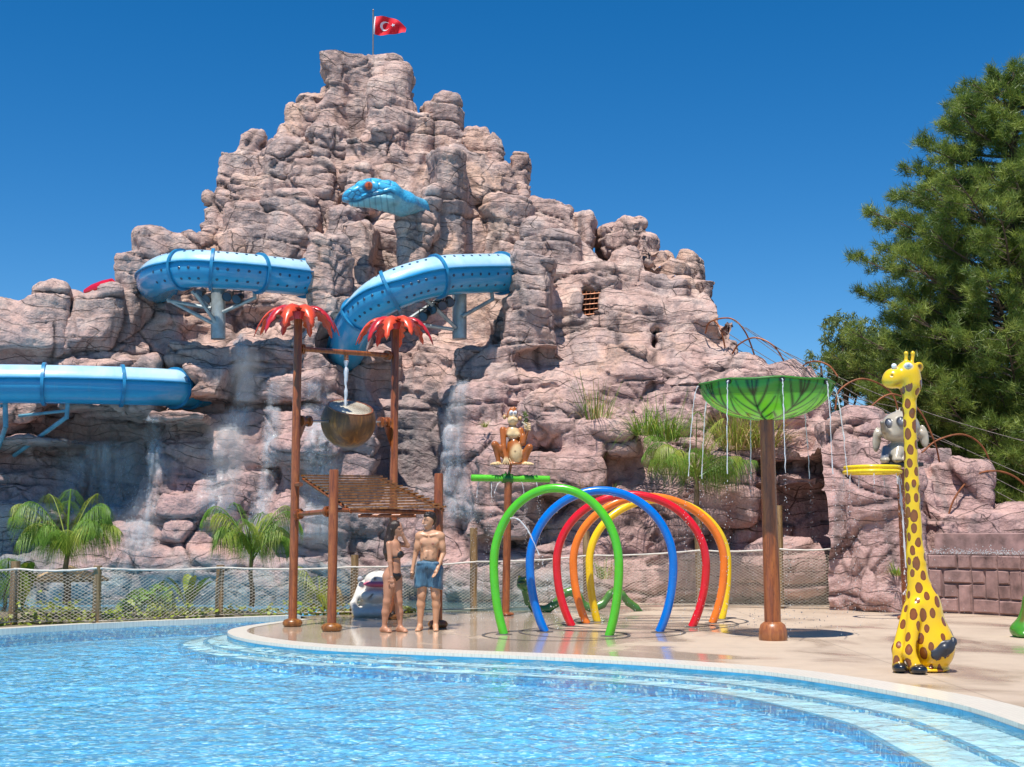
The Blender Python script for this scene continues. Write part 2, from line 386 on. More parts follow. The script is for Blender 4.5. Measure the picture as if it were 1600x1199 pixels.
def rock_field(lo, hi, cell, core, cols, extra, warp_amp=0.22, seed=3):
    lo = np.array(lo, float); hi = np.array(hi, float); n = np.ceil((hi - lo) / cell).astype(int)
    rng = np.random.default_rng(seed)
    ax = [(lo[i] + np.arange(n[i]) * cell).astype(np.float32) for i in range(3)]
    cw = [up(rng.uniform(-1, 1, [int((hi[i] - lo[i]) / 1.3) + 3 for i in range(3)]).astype(np.float32), n) * warp_amp for _ in range(2)]
    # the body: front depth and top height given by scattered points
    X2, Z2 = np.meshgrid(ax[0][::3], ax[2][::3], indexing='ij')
    pts = []
    for px, py, d in core['depth']: w = W(px, py, d); pts.append((w.x, w.z, d))
    pts = np.array(pts); num = np.zeros_like(X2); den = np.zeros_like(X2)
    for x, z, d in pts:
        w = 1 / (((X2 - x) ** 2 + (1.6 * (Z2 - z)) ** 2 + 0.25) ** 1.7); num += w * d; den += w
    D2 = up((num / den)[:, None, :], (n[0], 1, n[2])) if False else None
    dd = num / den
    i0 = np.minimum(np.arange(n[0]) / 3, dd.shape[0] - 1.001); i1 = np.minimum(np.arange(n[2]) / 3, dd.shape[1] - 1.001)
    a, b = i0.astype(int), i1.astype(int); fa, fb = (i0 - a)[:, None], (i1 - b)[None, :]
    yf = (dd[a][:, b] * (1 - fa) + dd[a + 1][:, b] * fa) * (1 - fb) + (dd[a][:, b + 1] * (1 - fa) + dd[a + 1][:, b + 1] * fa) * fb
    tops = [W(px, py, d) for px, py, d in core['top']]
    zt = np.interp(ax[0], [w.x for w in tops], [w.z - 0.45 * min(1, max(0, (w.z - 4) / 3)) for w in tops])
    # stepped boulders in the body: each cell of a coarse pattern stands out or back
    PX, PZ = np.meshgrid(ax[0], ax[2], indexing='ij'); PP = np.stack([PX.ravel(), np.zeros(PX.size), PZ.ravel()], 1).astype(np.float32)
    PP[:, 0] += 0.5 * vn(PP, 0.6, 21); PP[:, 2] += 0.35 * vn(PP, 0.7, 22)
    f1, f2, idd = voro(PP, (0.56, 1, 0.80), 77 + seed); f2a, f2b, id2 = voro(PP, (1.0, 1, 1.5), 99 + seed)
    st = (idd - 0.5) * 0.75 * np.clip((f2 - f1) / 0.07, 0, 1) + (id2 - 0.5) * 0.30 * np.clip((f2b - f2a) / 0.08, 0, 1)
    st = st.reshape(PX.shape) * core.get('step', 1.0) * (1 - 0.85 * np.clip((PZ - 4.0) / 3, 0, 1))
    yf = yf - st
    Y = ax[1][None, :, None]
    Fd = np.maximum((yf[:, None, :] - Y - cw[0]) * 0.75, (ax[2][None, None, :] - zt[:, None, None] + cw[1]) * 0.8).astype(np.float32)
    def box(l, h):
        return tuple(slice(max(0, int((l[i] - lo[i]) / cell)), max(1, min(n[i], int((h[i] - lo[i]) / cell) + 2))) for i in range(3))
    def apply(p, cutting):
        k = p.get('k', 0.06)
        if p['t'] == 'col':
            x, y, zt_, zb, rx, ry, tp, lx, ly = p['x'], p['y'], p['zt'], p['zb'], p['rx'], p['ry'], p['tp'], p['lx'], p['ly']
            H = zt_ - zb; g = 1 + tp * H; e = 0.5
            s = box((x - rx * g - abs(lx) * H - e, y - ry * g - abs(ly) * H - e, zb - e), (x + rx * g + abs(lx) * H + e, y + ry * g + abs(ly) * H + e, zt_ + e))
            X, Yy, Z = ax[0][s[0]][:, None, None] + cw[0][s], ax[1][s[1]][None, :, None] + cw[1][s], ax[2][s[2]][None, None, :]
            dz = zt_ - Z; g = 1 + tp * np.clip(dz, 0, 9); a = (np.abs(X - x - lx * dz) / (rx * g)) ** 3.3 + (np.abs(Yy - y - ly * dz) / (ry * g)) ** 3.3
            dd_ = (a ** (1 / 3.3) - 1) * min(rx, ry) * g; kt = 0.36 * min(rx, ry)
            d = -smin(-dd_, -(Z - zt_ + 0.12 * 0), kt); d = -smin(-d, -(zb - Z), 0.2)
        else:
            a, b = pbox(p); s = box(a - 0.5, b + 0.5); wv = p.get('w', 1.0)
            X, Yy, Z = ax[0][s[0]][:, None, None] + cw[0][s] * wv, ax[1][s[1]][None, :, None] + cw[1][s] * wv, ax[2][s[2]][None, None, :]
            d = ev(p, X, Yy, Z)
        d = d.astype(np.float32)
        Fd[s] = -smin(-Fd[s], d, k) if cutting else smin(Fd[s], d, k)
    for p in cols: apply(p, False)
    for p, c in extra: apply(p, c)
    return nets(Fd, lo, cell)
def col_(px, py, hw, d, ry=0.9, bot=None, tp=0.05, lx=0.0, ly=-0.13):
    w = W(px, py, d); s = d / F; zb = max(-0.6, w.z - 3.5) if bot is None else W(px, bot, d).z
    return dict(t='col', x=w.x, y=d, zt=w.z, zb=zb, rx=hw * s, ry=ry, tp=tp, lx=lx, ly=ly)
def rock_object(name, V, Q, parent=None, wet=None, fine=1.0, cull=None):
    me = np_mesh('tmp', V, Q); o = bpy.data.objects.new('tmp', me); col.objects.link(o)
    md = o.modifiers.new('s', 'SUBSURF'); md.levels = 1; md.render_levels = 1
    dg = bpy.context.evaluated_depsgraph_get(); me2 = bpy.data.meshes.new_from_object(o.evaluated_get(dg))
    bpy.data.objects.remove(o); bpy.data.meshes.remove(me)
    n = len(me2.vertices); v = np.empty(n * 3, np.float32); me2.vertices.foreach_get('co', v); v = v.reshape(-1, 3)
    q = np.empty(len(me2.loops), np.int32); me2.loops.foreach_get('vertex_index', q); q = q.reshape(-1, 4); bpy.data.meshes.remove(me2)
    v, joint = rock_detail(v, vnormals(v, q), fine)
    if cull is not None:
        m = cull(v[q].mean(1), vnormals(v, q)[q[:, 0]]); q = q[m]; used, inv = np.unique(q, return_inverse=True); q = inv.reshape(-1, 4); v = v[used]; joint = joint[used]
    me = np_mesh(name, v, q); wt = wet(v) if wet else np.zeros((len(v), 2))
    set_col(me, np.stack([wt[:, 0], wt[:, 1], joint], 1), 'Wet')
    return link_mesh(name, me, M['rock'], parent), v, q
# ------------------------------------------------------------------ the big mountain
core = dict(depth=[(-60,930,29.5),(100,930,29),(300,930,29.2),(450,930,28.9),(600,930,29),(740,930,28.2),(900,930,28),(1050,930,27.8),(1200,930,28.4),(1300,930,27.5),(1420,930,28),
 (0,800,29.7),(150,800,30.4),(300,800,29.5),(450,800,29.2),(540,800,29.3),(620,800,30.2),(720,800,29),(800,800,28.6),(950,800,28.6),(1100,800,28.6),(1300,800,28),(1450,800,28.5),
 (0,700,29.9),(100,700,30.9),(180,700,31.0),(250,700,29.9),(350,700,30.0),(450,700,29.9),(540,700,29.7),(620,700,31.3),(690,700,31.1),(750,700,29.2),(900,700,29.2),(1050,700,29.4),(1250,700,28.8),(1350,700,28.6),
 (0,600,30.6),(150,600,31.4),(260,600,31.0),(350,600,30.7),(450,600,30.9),(540,600,31.1),(640,600,31.8),(720,600,31.4),(780,600,30.0),(900,600,30.2),(1000,600,30.2),(1150,600,30.2),(1250,610,29.8),
 (30,520,30.9),(150,520,31.2),(240,500,31.8),(290,520,32.0),(350,500,33.0),(420,510,32.2),(480,500,31.9),(520,520,32.0),(330,560,31.6),(420,560,31.7),(250,550,31.6),(640,560,32.2),(560,570,31.8),(600,520,33.2),(690,500,33.2),(740,510,32.6),(800,500,31.2),(900,500,31.5),(1000,500,31.4),(1100,520,31.4),
 (230,400,33.4),(330,400,33.7),(450,400,33.8),(510,400,32.4),(560,400,33.2),(640,400,33.4),(740,400,33.6),(840,400,32.4),(940,400,33.0),(1050,430,33),
 (350,310,35),(450,300,34.7),(540,300,34.4),(600,300,34.9),(700,300,34.2),(800,300,34.4),(900,340,35),(400,220,36.4),(500,210,36.1),(600,200,35.9),(700,220,36.2),(560,110,37.2)],
 top=[(-80,520,30.6),(0,515,31),(110,500,31.3),(190,480,31.8),(215,420,33),(250,400,33.6),(310,400,33.8),(330,370,34.2),(352,320,35),(400,270,36),(440,230,36.3),(470,190,36.6),(510,140,37),(540,110,37.2),(600,120,37),(640,170,36.6),(660,222,36.4),(720,225,36.4),(780,250,36),(830,330,35.4),(880,350,35.2),(925,395,34.6),(1010,390,34),(1060,430,33.8),(1105,470,33.4),(1120,530,32),(1150,565,31),(1240,600,29.8),(1300,660,28.6),(1420,700,28.2)])
c_ = col_
cols = [
 # summit and pinnacles
 c_(527,80,24,37.0,.8,190),c_(562,91,26,37.1,.8,200),c_(597,95,21,36.8,.8,200),c_(628,117,19,36.5,.8,240,.02),c_(600,140,34,36.3,.9,260),c_(510,140,14,36.8,.7,230),
 c_(482,148,13,36.8,.5,220),c_(474,170,24,36.5,.8,280,.08),c_(455,200,20,36.2,.8,300),c_(618,180,24,35.8,.7,260,.03),c_(648,190,16,36.2,.8,280,.06),
 c_(393,212,21,36.1,.6,300,.02),c_(374,238,20,35.9,.6,310,.06),c_(360,268,12,35.7,.5,330),c_(425,246,19,36.0,.7,330),
 c_(703,159,17,36.6,.7,260,.03),c_(686,168,17,36.5,.7,260,.06),c_(750,206,18,36.3,.8,300),c_(772,222,15,36.1,.7,300),c_(733,214,18,36.2,.8,300),
 c_(808,243,19,35.8,.7,370,.03),c_(790,268,16,35.6,.8,380),c_(823,290,12,35.5,.7,380),c_(855,317,23,35.2,.8,420),c_(876,332,14,35.0,.7,420),
 c_(912,341,18,35.0,.7,440,.04),c_(960,352,19,34.6,.8,460,.05),c_(983,348,22,34.6,.8,470,.05),c_(1008,368,18,34.2,.8,470),c_(1030,398,16,34.0,.8,500),
 c_(1078,402,20,34.6,.7,520,.03),c_(1048,415,24,33.7,.8,540,.02),c_(1096,440,17,33.8,.8,560),c_(1108,470,13,33.3,.7,580),
 # second row
 c_(560,222,24,35.0,.8,330,.03),c_(600,205,22,35.2,.8,330),c_(515,205,30,35.5,.8,330),c_(640,240,26,35.2,.8,340),c_(450,235,30,35.4,.8,350),c_(405,285,32,35.2,.8,380),c_(490,262,34,34.8,.9,380),
 c_(718,232,26,34.9,.8,360,.02),c_(742,240,28,34.8,.8,330,.02),c_(775,262,18,34.9,.8,370),c_(358,308,20,35.0,.7,420),c_(343,342,16,34.6,.7,450),c_(560,262,24,34.4,.7,345),c_(532,330,26,33.7,.7,420,.02),
 c_(700,238,28,33.5,.75,420,.01,0,-.02),c_(672,300,12,33.0,.5,380,.02),c_(640,338,26,32.6,.5,430,.02),c_(400,330,40,34.2,.8,470,.02),c_(460,310,32,34.0,.8,470),c_(790,318,34,34.2,.8,450,.03),c_(835,352,30,33.6,.8,520,.04),c_(875,372,30,33.2,.8,520,.03),
 c_(930,420,34,32.9,.8,600,.02),c_(975,395,28,33.3,.8,600,.03),c_(1015,430,26,32.9,.8,600,.03),c_(1050,440,28,32.8,.8,620,.03),c_(1085,480,22,32.6,.8,640),c_(330,378,20,34.0,.7,470),c_(370,372,26,33.7,.7,480),
 # pillars that carry the slides
 c_(513,368,26,31.2,.75,640,.01,0,-.02),c_(560,352,22,33.0,.7,560,.0),c_(640,350,24,33.4,.6,520),c_(838,396,40,31.25,.95,560,.01,0,-.02),c_(800,470,14,31.4,.8,640),
 c_(205,400,21,32.2,.8,640,.01),c_(243,364,20,33.0,.7,470,.05),c_(292,374,26,33.3,.7,470,.05),c_(228,420,16,32.4,.7,500),
 c_(28,476,34,31.0,.8,640,.02),c_(5,500,24,30.8,.7,640),c_(88,455,29,31.2,.9,640,.01),c_(66,470,24,31.0,.8,640),c_(150,466,32,31.3,.8,600,.0),c_(178,458,14,31.4,.8,600,.0),
 # lower right shoulder going down
 c_(1142,528,18,31.8,.7,640,.05),c_(1130,500,10,32.4,.6,600),c_(1170,560,26,31.0,.8,660),c_(1212,572,24,30.6,.8,680),c_(1246,577,20,30.4,.7,660,.06),c_(1120,560,30,31.2,.8,660),
]
def e_(px, py, d, rx, ry, rz, cut=False, k=0.12, rot=(0, 0, 0), w=1.0):
    p = E(tuple(W(px, py, d if cut else d + 0.25)), (rx, ry, rz), rot); p['k'] = k if cut else .08; p['w'] = w; return (p, cut)
def b_(px, py, d, hx, hy, hz, cut=False, k=0.12, rd=0.10, rot=(0, 0, 0), w=1.0):
    p = B(tuple(W(px, py, d if cut else d + 0.3)), (hx, hy, hz), rd, rot); p['k'] = k; p['w'] = w; return (p, cut)
extra = [
 # boulders that stand out of the lower face
 b_(322,600,30.0,.55,.6,.42,rd=.2), b_(25,640,30.2,.7,.8,.5), b_(205,585,30.6,.8,.5,.35),  b_(430,560,31.0,.9,.7,.45),
 b_(440,610,30.4,.9,.7,.32), e_(480,700,29.4,1.0,.7,.5), b_(540,720,29.7,.7,.7,.6),
 b_(640,820,30.0,.8,.6,.5), e_(760,640,29.8,.75,.7,.7), b_(740,720,29.4,.6,.6,.7), e_(870,655,29.0,.95,.8,.72), b_(930,690,28.9,.8,.8,.35), b_(840,740,28.6,1.3,.8,.42), b_(780,800,28.5,.7,.7,.6),
 e_(1200,640,29.4,1.3,.8,.6), b_(1240,700,28.7,1.3,.9,.35),
 e_(1240,770,28.1,1.1,.8,.42), b_(1140,760,28.2,.5,.7,.8),  b_(590,600,31.6,.6,.6,.7), b_(1160,900,27.8,1.3,.7,.45), e_(1220,890,27.2,.9,.6,.7),
 b_(350,560,31.0,1.1,.8,.3), b_(620,760,30.4,1.1,.7,.25), b_(690,800,29.6,.6,.7,.8),
 # ledges over the dark alcoves on the left
 b_(170,640,30.2,1.1,.9,.12), b_(80,690,30.1,1.2,.9,.12), b_(290,655,29.6,.7,.8,.16), b_(30,800,29.8,1.3,.7,.22), 
 # hollows
 e_(150,672,30.2,1.5,1.1,.34,True), b_(165,740,29.9,.85,1.1,.85,True,.1), e_(275,720,29.0,.5,.7,.5,True), b_(640,680,30.2,.75,1.3,1.15,True,.15), e_(600,600,31.0,.5,.9,.6,True),
 e_(310,505,31.0,.9,1.6,.5,True), e_(380,490,31.6,1.2,1.3,.5,True), e_(680,480,31.0,1.3,1.6,.7,True), e_(600,480,31.0,.9,1.3,.8,True), b_(600,375,32.6,.4,1.0,.8,True,.1),
 e_(283,603,30.6,.50,1.8,.50,True,.05,w=.2), b_(922,478,32.4,.27,1.6,.42,True,.05,.1,(0,8,0),.2), e_(530,535,30.9,.52,1.6,.55,True,.05), e_(1155,805,27.5,.20,.6,.6,True), b_(1245,800,27.5,.8,.95,.58,True,.08,.12),
 e_(1028,532,31.4,.12,.6,.4,True), e_(955,640,29.2,.3,.6,.35,True), e_(205,700,30.0,.35,.8,.35,True), e_(15,720,29.8,.8,.8,.28,True), e_(450,520,31.2,.5,.6,.25,True),
 e_(80,560,30.0,1.6,.5,.25,True), e_(165,548,30.4,.8,.6,.2,True),
]
rb = random.Random(19)
def d_at(px, py):
    n_ = de = 0
    for x, y, d in core['depth']: w = 1 / (((px - x) ** 2 + (1.5 * (py - y)) ** 2 + 400) ** 1.6); n_ += w * d; de += w
    return n_ / de
keep = [(150, 715, 95, 75), (640, 660, 60, 90), (283, 603, 60, 40), (530, 530, 45, 40), (922, 478, 30, 35), (1240, 800, 95, 70), (340, 470, 130, 50), (690, 480, 130, 60), (560, 560, 40, 40)]
gen = []
for row in range(9):
    y0 = 520 + row * 48
    x0 = -60 + rb.uniform(0, 60)
    while x0 < 1260:
        wpx = rb.uniform(45, 105); px, py = x0 + wpx / 2, y0 + rb.uniform(-14, 14); x0 += wpx * rb.uniform(.8, 1.15)
        if py < 560 and (px < 720): continue
        if px > 1050 and py < 600 + (px - 1050) * .35: continue
        if any(((px - a) / c) ** 2 + ((py - b) / d) ** 2 < 1 for a, b, c, d in keep): continue
        if rb.random() < .22: continue
        d = d_at(px, py) + .40 - rb.uniform(0, .34)
        gen.append(b_(px, py, d, wpx * .5 * d / F, .6, rb.uniform(18, 30) * d / F, rd=rb.uniform(.07, .16), rot=(rb.uniform(-14, 10), rb.uniform(-7, 7), rb.uniform(-16, 16)), w=.6))
extra = gen + extra
V, Q = rock_field((-13.6, 24.5, -0.3), (9.8, 39, 15.2), 0.10, core, cols, extra)
falls = [((375,520),(385,580),(375,640),(355,700),(340,790),7,24,'top left fall that widens into white mist beside the left palm topped post'),
         ((725,585),(712,640),(705,700),(712,760),(722,800),8,20,'narrow white fall in the dark cleft between the bucket post and the monkey statue'),
         ((160,690),(160,720),(160,750),(158,770),(160,795),48,48,'thin curtain fall under the low blue tube at the left'),
         ((225,760),(222,790),(218,820),(218,840),(220,850),18,20,'short sheet fall on the pink ledge right of the curtain fall'),
         ((495,600),(500,650),(500,700),(500,760),(495,830),16,22,'broad thin fall behind the coconut bucket'),
         ((240,660),(240,690),(242,710),(244,720),(246,735),10,12,'small dark fall beside the square overhang'),
         ((430,600),(425,680),(420,760),(400,820),(395,860),8,14,'faint fall between the two palms')]
def fall_mask(v, f):
    w = np.zeros(len(v)); pts = [W(x, y, 29.8) for x, y in f[:5]]
    zs = np.array([p.z for p in pts][::-1]); xs = np.array([p.x for p in pts][::-1])
    ws = np.linspace(f[6], f[5], 5) * 29.8 / F
    cx = np.interp(v[:, 2], zs, xs); hw = np.interp(v[:, 2], zs, ws)
    m = np.clip(1.5 - np.abs(v[:, 0] * 29.8 / np.maximum(v[:, 1], 1) - cx) / hw, 0, 1) * np.clip((v[:, 2] - zs[0]) / 0.3 + 1, 0, 1) * np.clip((zs[-1] - v[:, 2]) / 0.1 + 1, 0, 1)
    return m * (v[:, 1] < 32.6)
def wet(v):
    w = np.zeros(len(v)); s = 29.8 / F
    for f in falls: w = np.maximum(w, fall_mask(v, f[:5] + (f[5] * 1.3, f[6] * 1.2)) * 0.5)
    for px, py, rx, rz in ((160, 730, 1.5, 1.3), (640, 700, 1.1, 1.7), (60, 850, 1.5, .7), (560, 820, 1.2, .9), (840, 815, .8, .6)):
        c = W(px, py, 30); w = np.maximum(w, np.clip(1.6 - np.sqrt(((v[:, 0] - c.x) / rx) ** 2 + ((v[:, 2] - c.z) / rz) ** 2) * 1.3, 0, 1) * (v[:, 1] < 33))
    b = np.clip(1.2 - v[:, 2] / 0.9 + 0.5 * vn(v, 1.0, 3), 0, 1) * np.clip(2.5 - v[:, 0], 0, 1) + 0.15 * w
    return np.stack([np.clip(w, 0, 1), np.clip(b, 0, 1)], 1)
_cell_cut = lambda c, n: ~((n[:, 1] > 0.35) & (c[:, 1] > 31.5) | (c[:, 2] < -0.25))
mtn, MV, MQ = rock_object('rock_mountain', V, Q, None, wet, 1.0, _cell_cut)
tag(mtn, 'tall pinkish sculpted rock mountain with pinnacles, tunnels and waterfalls rising behind the pool', 'rock mountain')
# ------------------------------------------------------------------ nearer rocks on the right
core2 = dict(step=0.35, depth=[(1300,930,25.4),(1370,930,25.0),(1440,930,25.3),(1370,800,25.3),(1370,700,25.6),(1450,800,26.2),(1550,800,26.6),(1620,800,26.6),(1460,730,26.8),(1550,760,27),(1500,930,26),(1620,930,26)],
 top=[(1290,700,26.6),(1300,665,26.6),(1370,650,26.6),(1430,700,26.8),(1450,745,27),(1530,750,27),(1545,805,27),(1660,810,27)])
cols2 = [c_(1335,641,28,26.5,.8,950,.01),c_(1300,660,16,26.3,.8,800),c_(1375,660,34,25.9,.8,960,.03),c_(1345,690,26,25.6,.6,950,.03),c_(1400,700,24,25.8,.7,955,.02),
 c_(1470,722,30,27.2,.8,960,.02),c_(1508,728,28,27.0,.8,900,.01),c_(1440,745,20,26.6,.6,940),c_(1520,800,30,26.3,.6,900,.05),c_(1590,792,34,26.6,.7,900,.05),c_(1470,800,26,26.2,.6,930,.04),c_(1558,802,22,26.4,.5,900,.04),c_(1640,790,30,26.8,.7,900)]
V, Q = rock_field((6.0, 23.6, -0.2), (11.6, 29.0, 4.2), 0.085, core2, cols2, [], 0.15, 8)
roc2, v2, q2 = rock_object('rock_outcrop', V, Q, None, None, 0.7, lambda c, n: ~((c[:, 2] < -0.15)))
tag(roc2, 'smooth pink rock column and boulders standing behind the elephant and the giraffe', 'rock outcrop')
# ================================================================== GROUND, POOL, DECK
def sheet(name, pts, z, mat, kind='structure', n_sub=0, label=None):
    me = bpy.data.meshes.new(name); me.from_pydata([(p[0], p[1], z) for p in pts], [], [tuple(range(len(pts)))])
    o = link_mesh(name, me, mat); tag(o, label, None, None, kind); return o
t = NT('dry_soil'); t.set(Base_Color=t.ramp(t.noise(1.2, 8, 0.7), [(0.3, (0.13, 0.10, 0.06)), (0.7, (0.24, 0.20, 0.13))]), Roughness=0.95, Normal=t.bump(t.noise(9, 8, 0.7), 0.6, 0.05)); M['soil'] = t.m
# deck: pale washed concrete, wet in wide patches
t = NT('deck_concrete'); P = t.co()
big = t.noise(0.55, 4, 0.55, t.co((1, 0.8, 1)), 0.6); fine = t.noise(60, 4, 0.6, P); mid = t.noise(3.0, 6, 0.65, P)
c = t.mix(t.ramp(big, [(0.42, 0), (0.60, 0.75)]), (0.56, 0.435, 0.325), (0.42, 0.315, 0.23))
c = t.mix(t.ramp(mid, [(0.35, 0.28), (0.6, 0)]), c, (0.36, 0.28, 0.21))
c = t.mix(t.ramp(fine, [(0.35, 0.35), (0.55, 0)]), c, (0.36, 0.29, 0.23))
brk = t.node('TexBrick', {'Vector': P, 'Color1': (1,) * 4, 'Color2': (1,) * 4, 'Mortar': (0, 0, 0, 1), 'Scale': 1.0, 'Mortar Size': 0.014, 'Mortar Smooth': 0.5, 'Brick Width': 4.2, 'Row Height': 3.4}, offset=0.0)
c = t.mix(t.math('MULTIPLY', t.math('SUBTRACT', 1.0, brk.outputs[0]), 0.5), c, (0.22, 0.17, 0.13))
sx = t.node('SeparateXYZ', {0: P}); lw = t.node('MapRange', {'Value': sx.outputs[0], 'From Min': -1.0, 'From Max': 4.0, 'To Min': 0.27, 'To Max': 0.0}).outputs[0]
r = t.ramp(t.math('ADD', big, lw), [(0.50, 0.58), (0.62, 0.08)])
t.set(Base_Color=c, Roughness=r, Specular_IOR_Level=0.5, Normal=t.bump(t.noise(25, 4), 0.06, 0.01)); M['deck'] = t.m
t = NT('coping_tile'); n = t.noise(4, 6, 0.7)
mos = t.node('TexBrick', {'Vector': t.co(), 'Color1': (0.72, 0.67, 0.58, 1), 'Color2': (0.67, 0.62, 0.54, 1), 'Mortar': (0.58, 0.53, 0.46, 1), 'Scale': 1.0, 'Mortar Size': 0.003, 'Brick Width': 0.05, 'Row Height': 0.05}, offset=0.0)
t.set(Base_Color=t.mix(t.ramp(n, [(0.3, 0.25), (0.6, 0)]), mos.outputs[0], (0.60, 0.57, 0.50)), Roughness=0.3); M['coping'] = t.m
# blue mosaic: tile flecks and pale drifts paint caustics and sparkle into the colour
def mosaic(name, cols_, bigc):
    t = NT(name); P = t.co()
    v = t.node('TexVoronoi', {'Vector': t.node('Mapping', {'Vector': P, 'Scale': (1, 1, 1)}).outputs[0], 'Scale': 30.0}, feature='F1')
    s = t.node('SeparateColor', {0: v.outputs['Color']})
    c1 = t.ramp(s.outputs[0], cols_)
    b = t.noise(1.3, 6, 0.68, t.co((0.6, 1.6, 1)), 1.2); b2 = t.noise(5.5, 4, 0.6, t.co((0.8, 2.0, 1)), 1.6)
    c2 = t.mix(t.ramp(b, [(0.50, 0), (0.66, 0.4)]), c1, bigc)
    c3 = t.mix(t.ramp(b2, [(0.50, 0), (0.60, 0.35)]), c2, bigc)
    t.set(Base_Color=c3, Roughness=0.4); return t.m
M['basin'] = mosaic('basin_mosaic_sparkle', [(0.0, (0.01, 0.20, 0.50)), (0.5, (0.04, 0.38, 0.70)), (0.8, (0.22, 0.64, 0.85)), (0.9, (0.9, 0.98, 0.98))], (0.32, 0.72, 0.87))
M['step'] = mosaic('step_mosaic', [(0.0, (0.66, 0.78, 0.78)), (0.6, (0.82, 0.88, 0.86)), (1.0, (0.93, 0.94, 0.92))], (0.85, 0.88, 0.84))
M['stepline'] = paint('blue_tile_line', (0.05, 0.30, 0.50), 0.3)
# water surface: clear, lightly tinted, mirror-like at grazing angles over small wavelets
def water_mat(name, tint=(0.80, 0.94, 0.98), amp=1.0):
    t = NT(name); P = t.co()
    h = t.math('ADD', t.noise(2.2, 3, 0.5, t.co((1, 1.3, 1)), 0.8), t.math('MULTIPLY', t.noise(7, 3, 0.55, t.co((1, 1.4, 1)), 0.7), 0.42))
    h = t.math('ADD', h, t.math('MULTIPLY', t.noise(20, 2, 0.5, P), 0.10))
    nb = t.bump(h, amp, 0.075)
    fr = t.node('Fresnel', {'IOR': 1.24, 'Normal': nb}); gl = t.node('BsdfGlossy', {'Roughness': 0.06, 'Normal': nb}); tr = t.node('BsdfTransparent', {'Color': tuple(tint) + (1,)})
    df = t.node('BsdfDiffuse', {'Color': (0.30, 0.66, 0.84, 1), 'Normal': nb})
    body = t.node('MixShader', {0: 0.12, 1: tr.outputs[0], 2: df.outputs[0]})
    mx = t.node('MixShader', {0: fr.outputs[0], 1: body.outputs[0], 2: gl.outputs[0]}); t.l.new(mx.outputs[0], t.out.inputs[0]); return t.m
M['water'] = water_mat('pool_water', (0.80, 0.95, 0.99), 0.35)
# outline of the splash deck where it meets the pool (outer edge of the white coping), near right to far left
edge_px = [(1720,1178),(1600,1133),(1500,1101),(1394,1080),(1300,1064),(1200,1050),(1100,1041.5),(1000,1034.5),(900,1029),(800,1024.5),(700,1020.5),(600,1016.5),(500,1011.5),(420,1004),(375,996.5),(356,989),(362,983),(385,978),(420,973),(470,967)]
EDGE = spline([G(x, y, 0) for x, y in edge_px], 6)
def offset(path, d):
    out = []
    for i, p in enumerate(path):
        a = path[max(0, i - 1)]; b = path[min(len(path) - 1, i + 1)]; t_ = (b - a); t_.z = 0; t_.normalize()
        dd = d(i / (len(path) - 1)) if callable(d) else d
        out.append(p + Vector((-t_.y, t_.x, 0)) * dd)          # + = to the left of travel = towards the pool side? (checked below)
    return out
# travel runs from near right to far left; the deck lies to its right-hand side
def strip(name, A, Bp, za, zb, mat, parent=None, drop=None, kind=None):
    m = MB(); n = len(A)
    m.add([(p.x, p.y, za) for p in A] + [(p.x, p.y, zb) for p in Bp], [(i, i + 1, n + i + 1, n + i) for i in range(n - 1)])
    if drop is not None: m.add([(p.x, p.y, za) for p in A] + [(p.x, p.y, drop) for p in A], [(i, n + i, n + i + 1, i + 1) for i in range(n - 1)])
    o = m.build(name, mat, parent)
    if kind: o['kind'] = kind
    return o
WZ = -0.07
inner = offset(EDGE, lambda u: -float(np.interp(u, [0, .45, .7, .8, 1], [.42, .42, .35, .28, .22])))
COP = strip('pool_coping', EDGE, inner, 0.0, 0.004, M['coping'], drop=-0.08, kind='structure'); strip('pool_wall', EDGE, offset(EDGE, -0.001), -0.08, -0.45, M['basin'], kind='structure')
far_px = [(-160,992),(0,985),(100,979),(200,974),(300,970),(400,966),(470,963.5)]
FAR = spline([G(x, y, 0) for x, y in far_px], 4)
# deck surface
back = [Vector((16, 32, 0)), Vector((-2, 32, 0)), G(560, 957), G(500, 961), FAR[-1]]
sheet('splash_deck', [Vector((16, 6, 0))] + inner + [FAR[-1]] + back[::-1][1:], 0.0, M['deck'])
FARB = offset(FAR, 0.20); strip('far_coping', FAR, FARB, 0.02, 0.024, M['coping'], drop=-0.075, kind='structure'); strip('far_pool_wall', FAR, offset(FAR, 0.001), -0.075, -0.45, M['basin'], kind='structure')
bed = sheet('planting_bed', [p for p in FARB] + [Vector((-6.0, 26.6, 0)), Vector((-20, 26.4, 0)), Vector((-20, 18, 0))], 0.0, M['soil'])
# underwater steps that follow the deck edge
wdt = [(0.02, 0.50, -0.20), (0.50, 0.98, -0.33)]
_wx = [1.05,1.05,1.0,.95,.9,.9,.85,.8,.8,.8,.8,.75,.7,.68,.70,.70,.55,.4,.25,.1]
def sw(k):                                   # the shelf grows wide round the tip of the deck
    return lambda u: k * float(np.interp(u * (len(_wx) - 1), range(len(_wx)), _wx))
rings = [offset(EDGE, sw(w)) for w in (0.0, 0.50, 1.0)]
for i in range(2):
    z = (-0.115, -0.15)[i]
    a, b = rings[i], rings[i + 1]
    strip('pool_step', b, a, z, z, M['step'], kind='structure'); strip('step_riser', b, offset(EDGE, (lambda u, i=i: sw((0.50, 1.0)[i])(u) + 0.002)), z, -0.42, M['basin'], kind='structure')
    ln = offset(EDGE, (lambda u, i=i: sw((0.50, 1.0)[i])(u) - 0.06)); strip('step_edge_line', b, ln, z + 0.004, z + 0.004, M['stepline'], kind='structure')
strip('tile_line', offset(EDGE, 0.004), offset(EDGE, 0.006), -0.04, -0.10, M['stepline'], kind='structure')
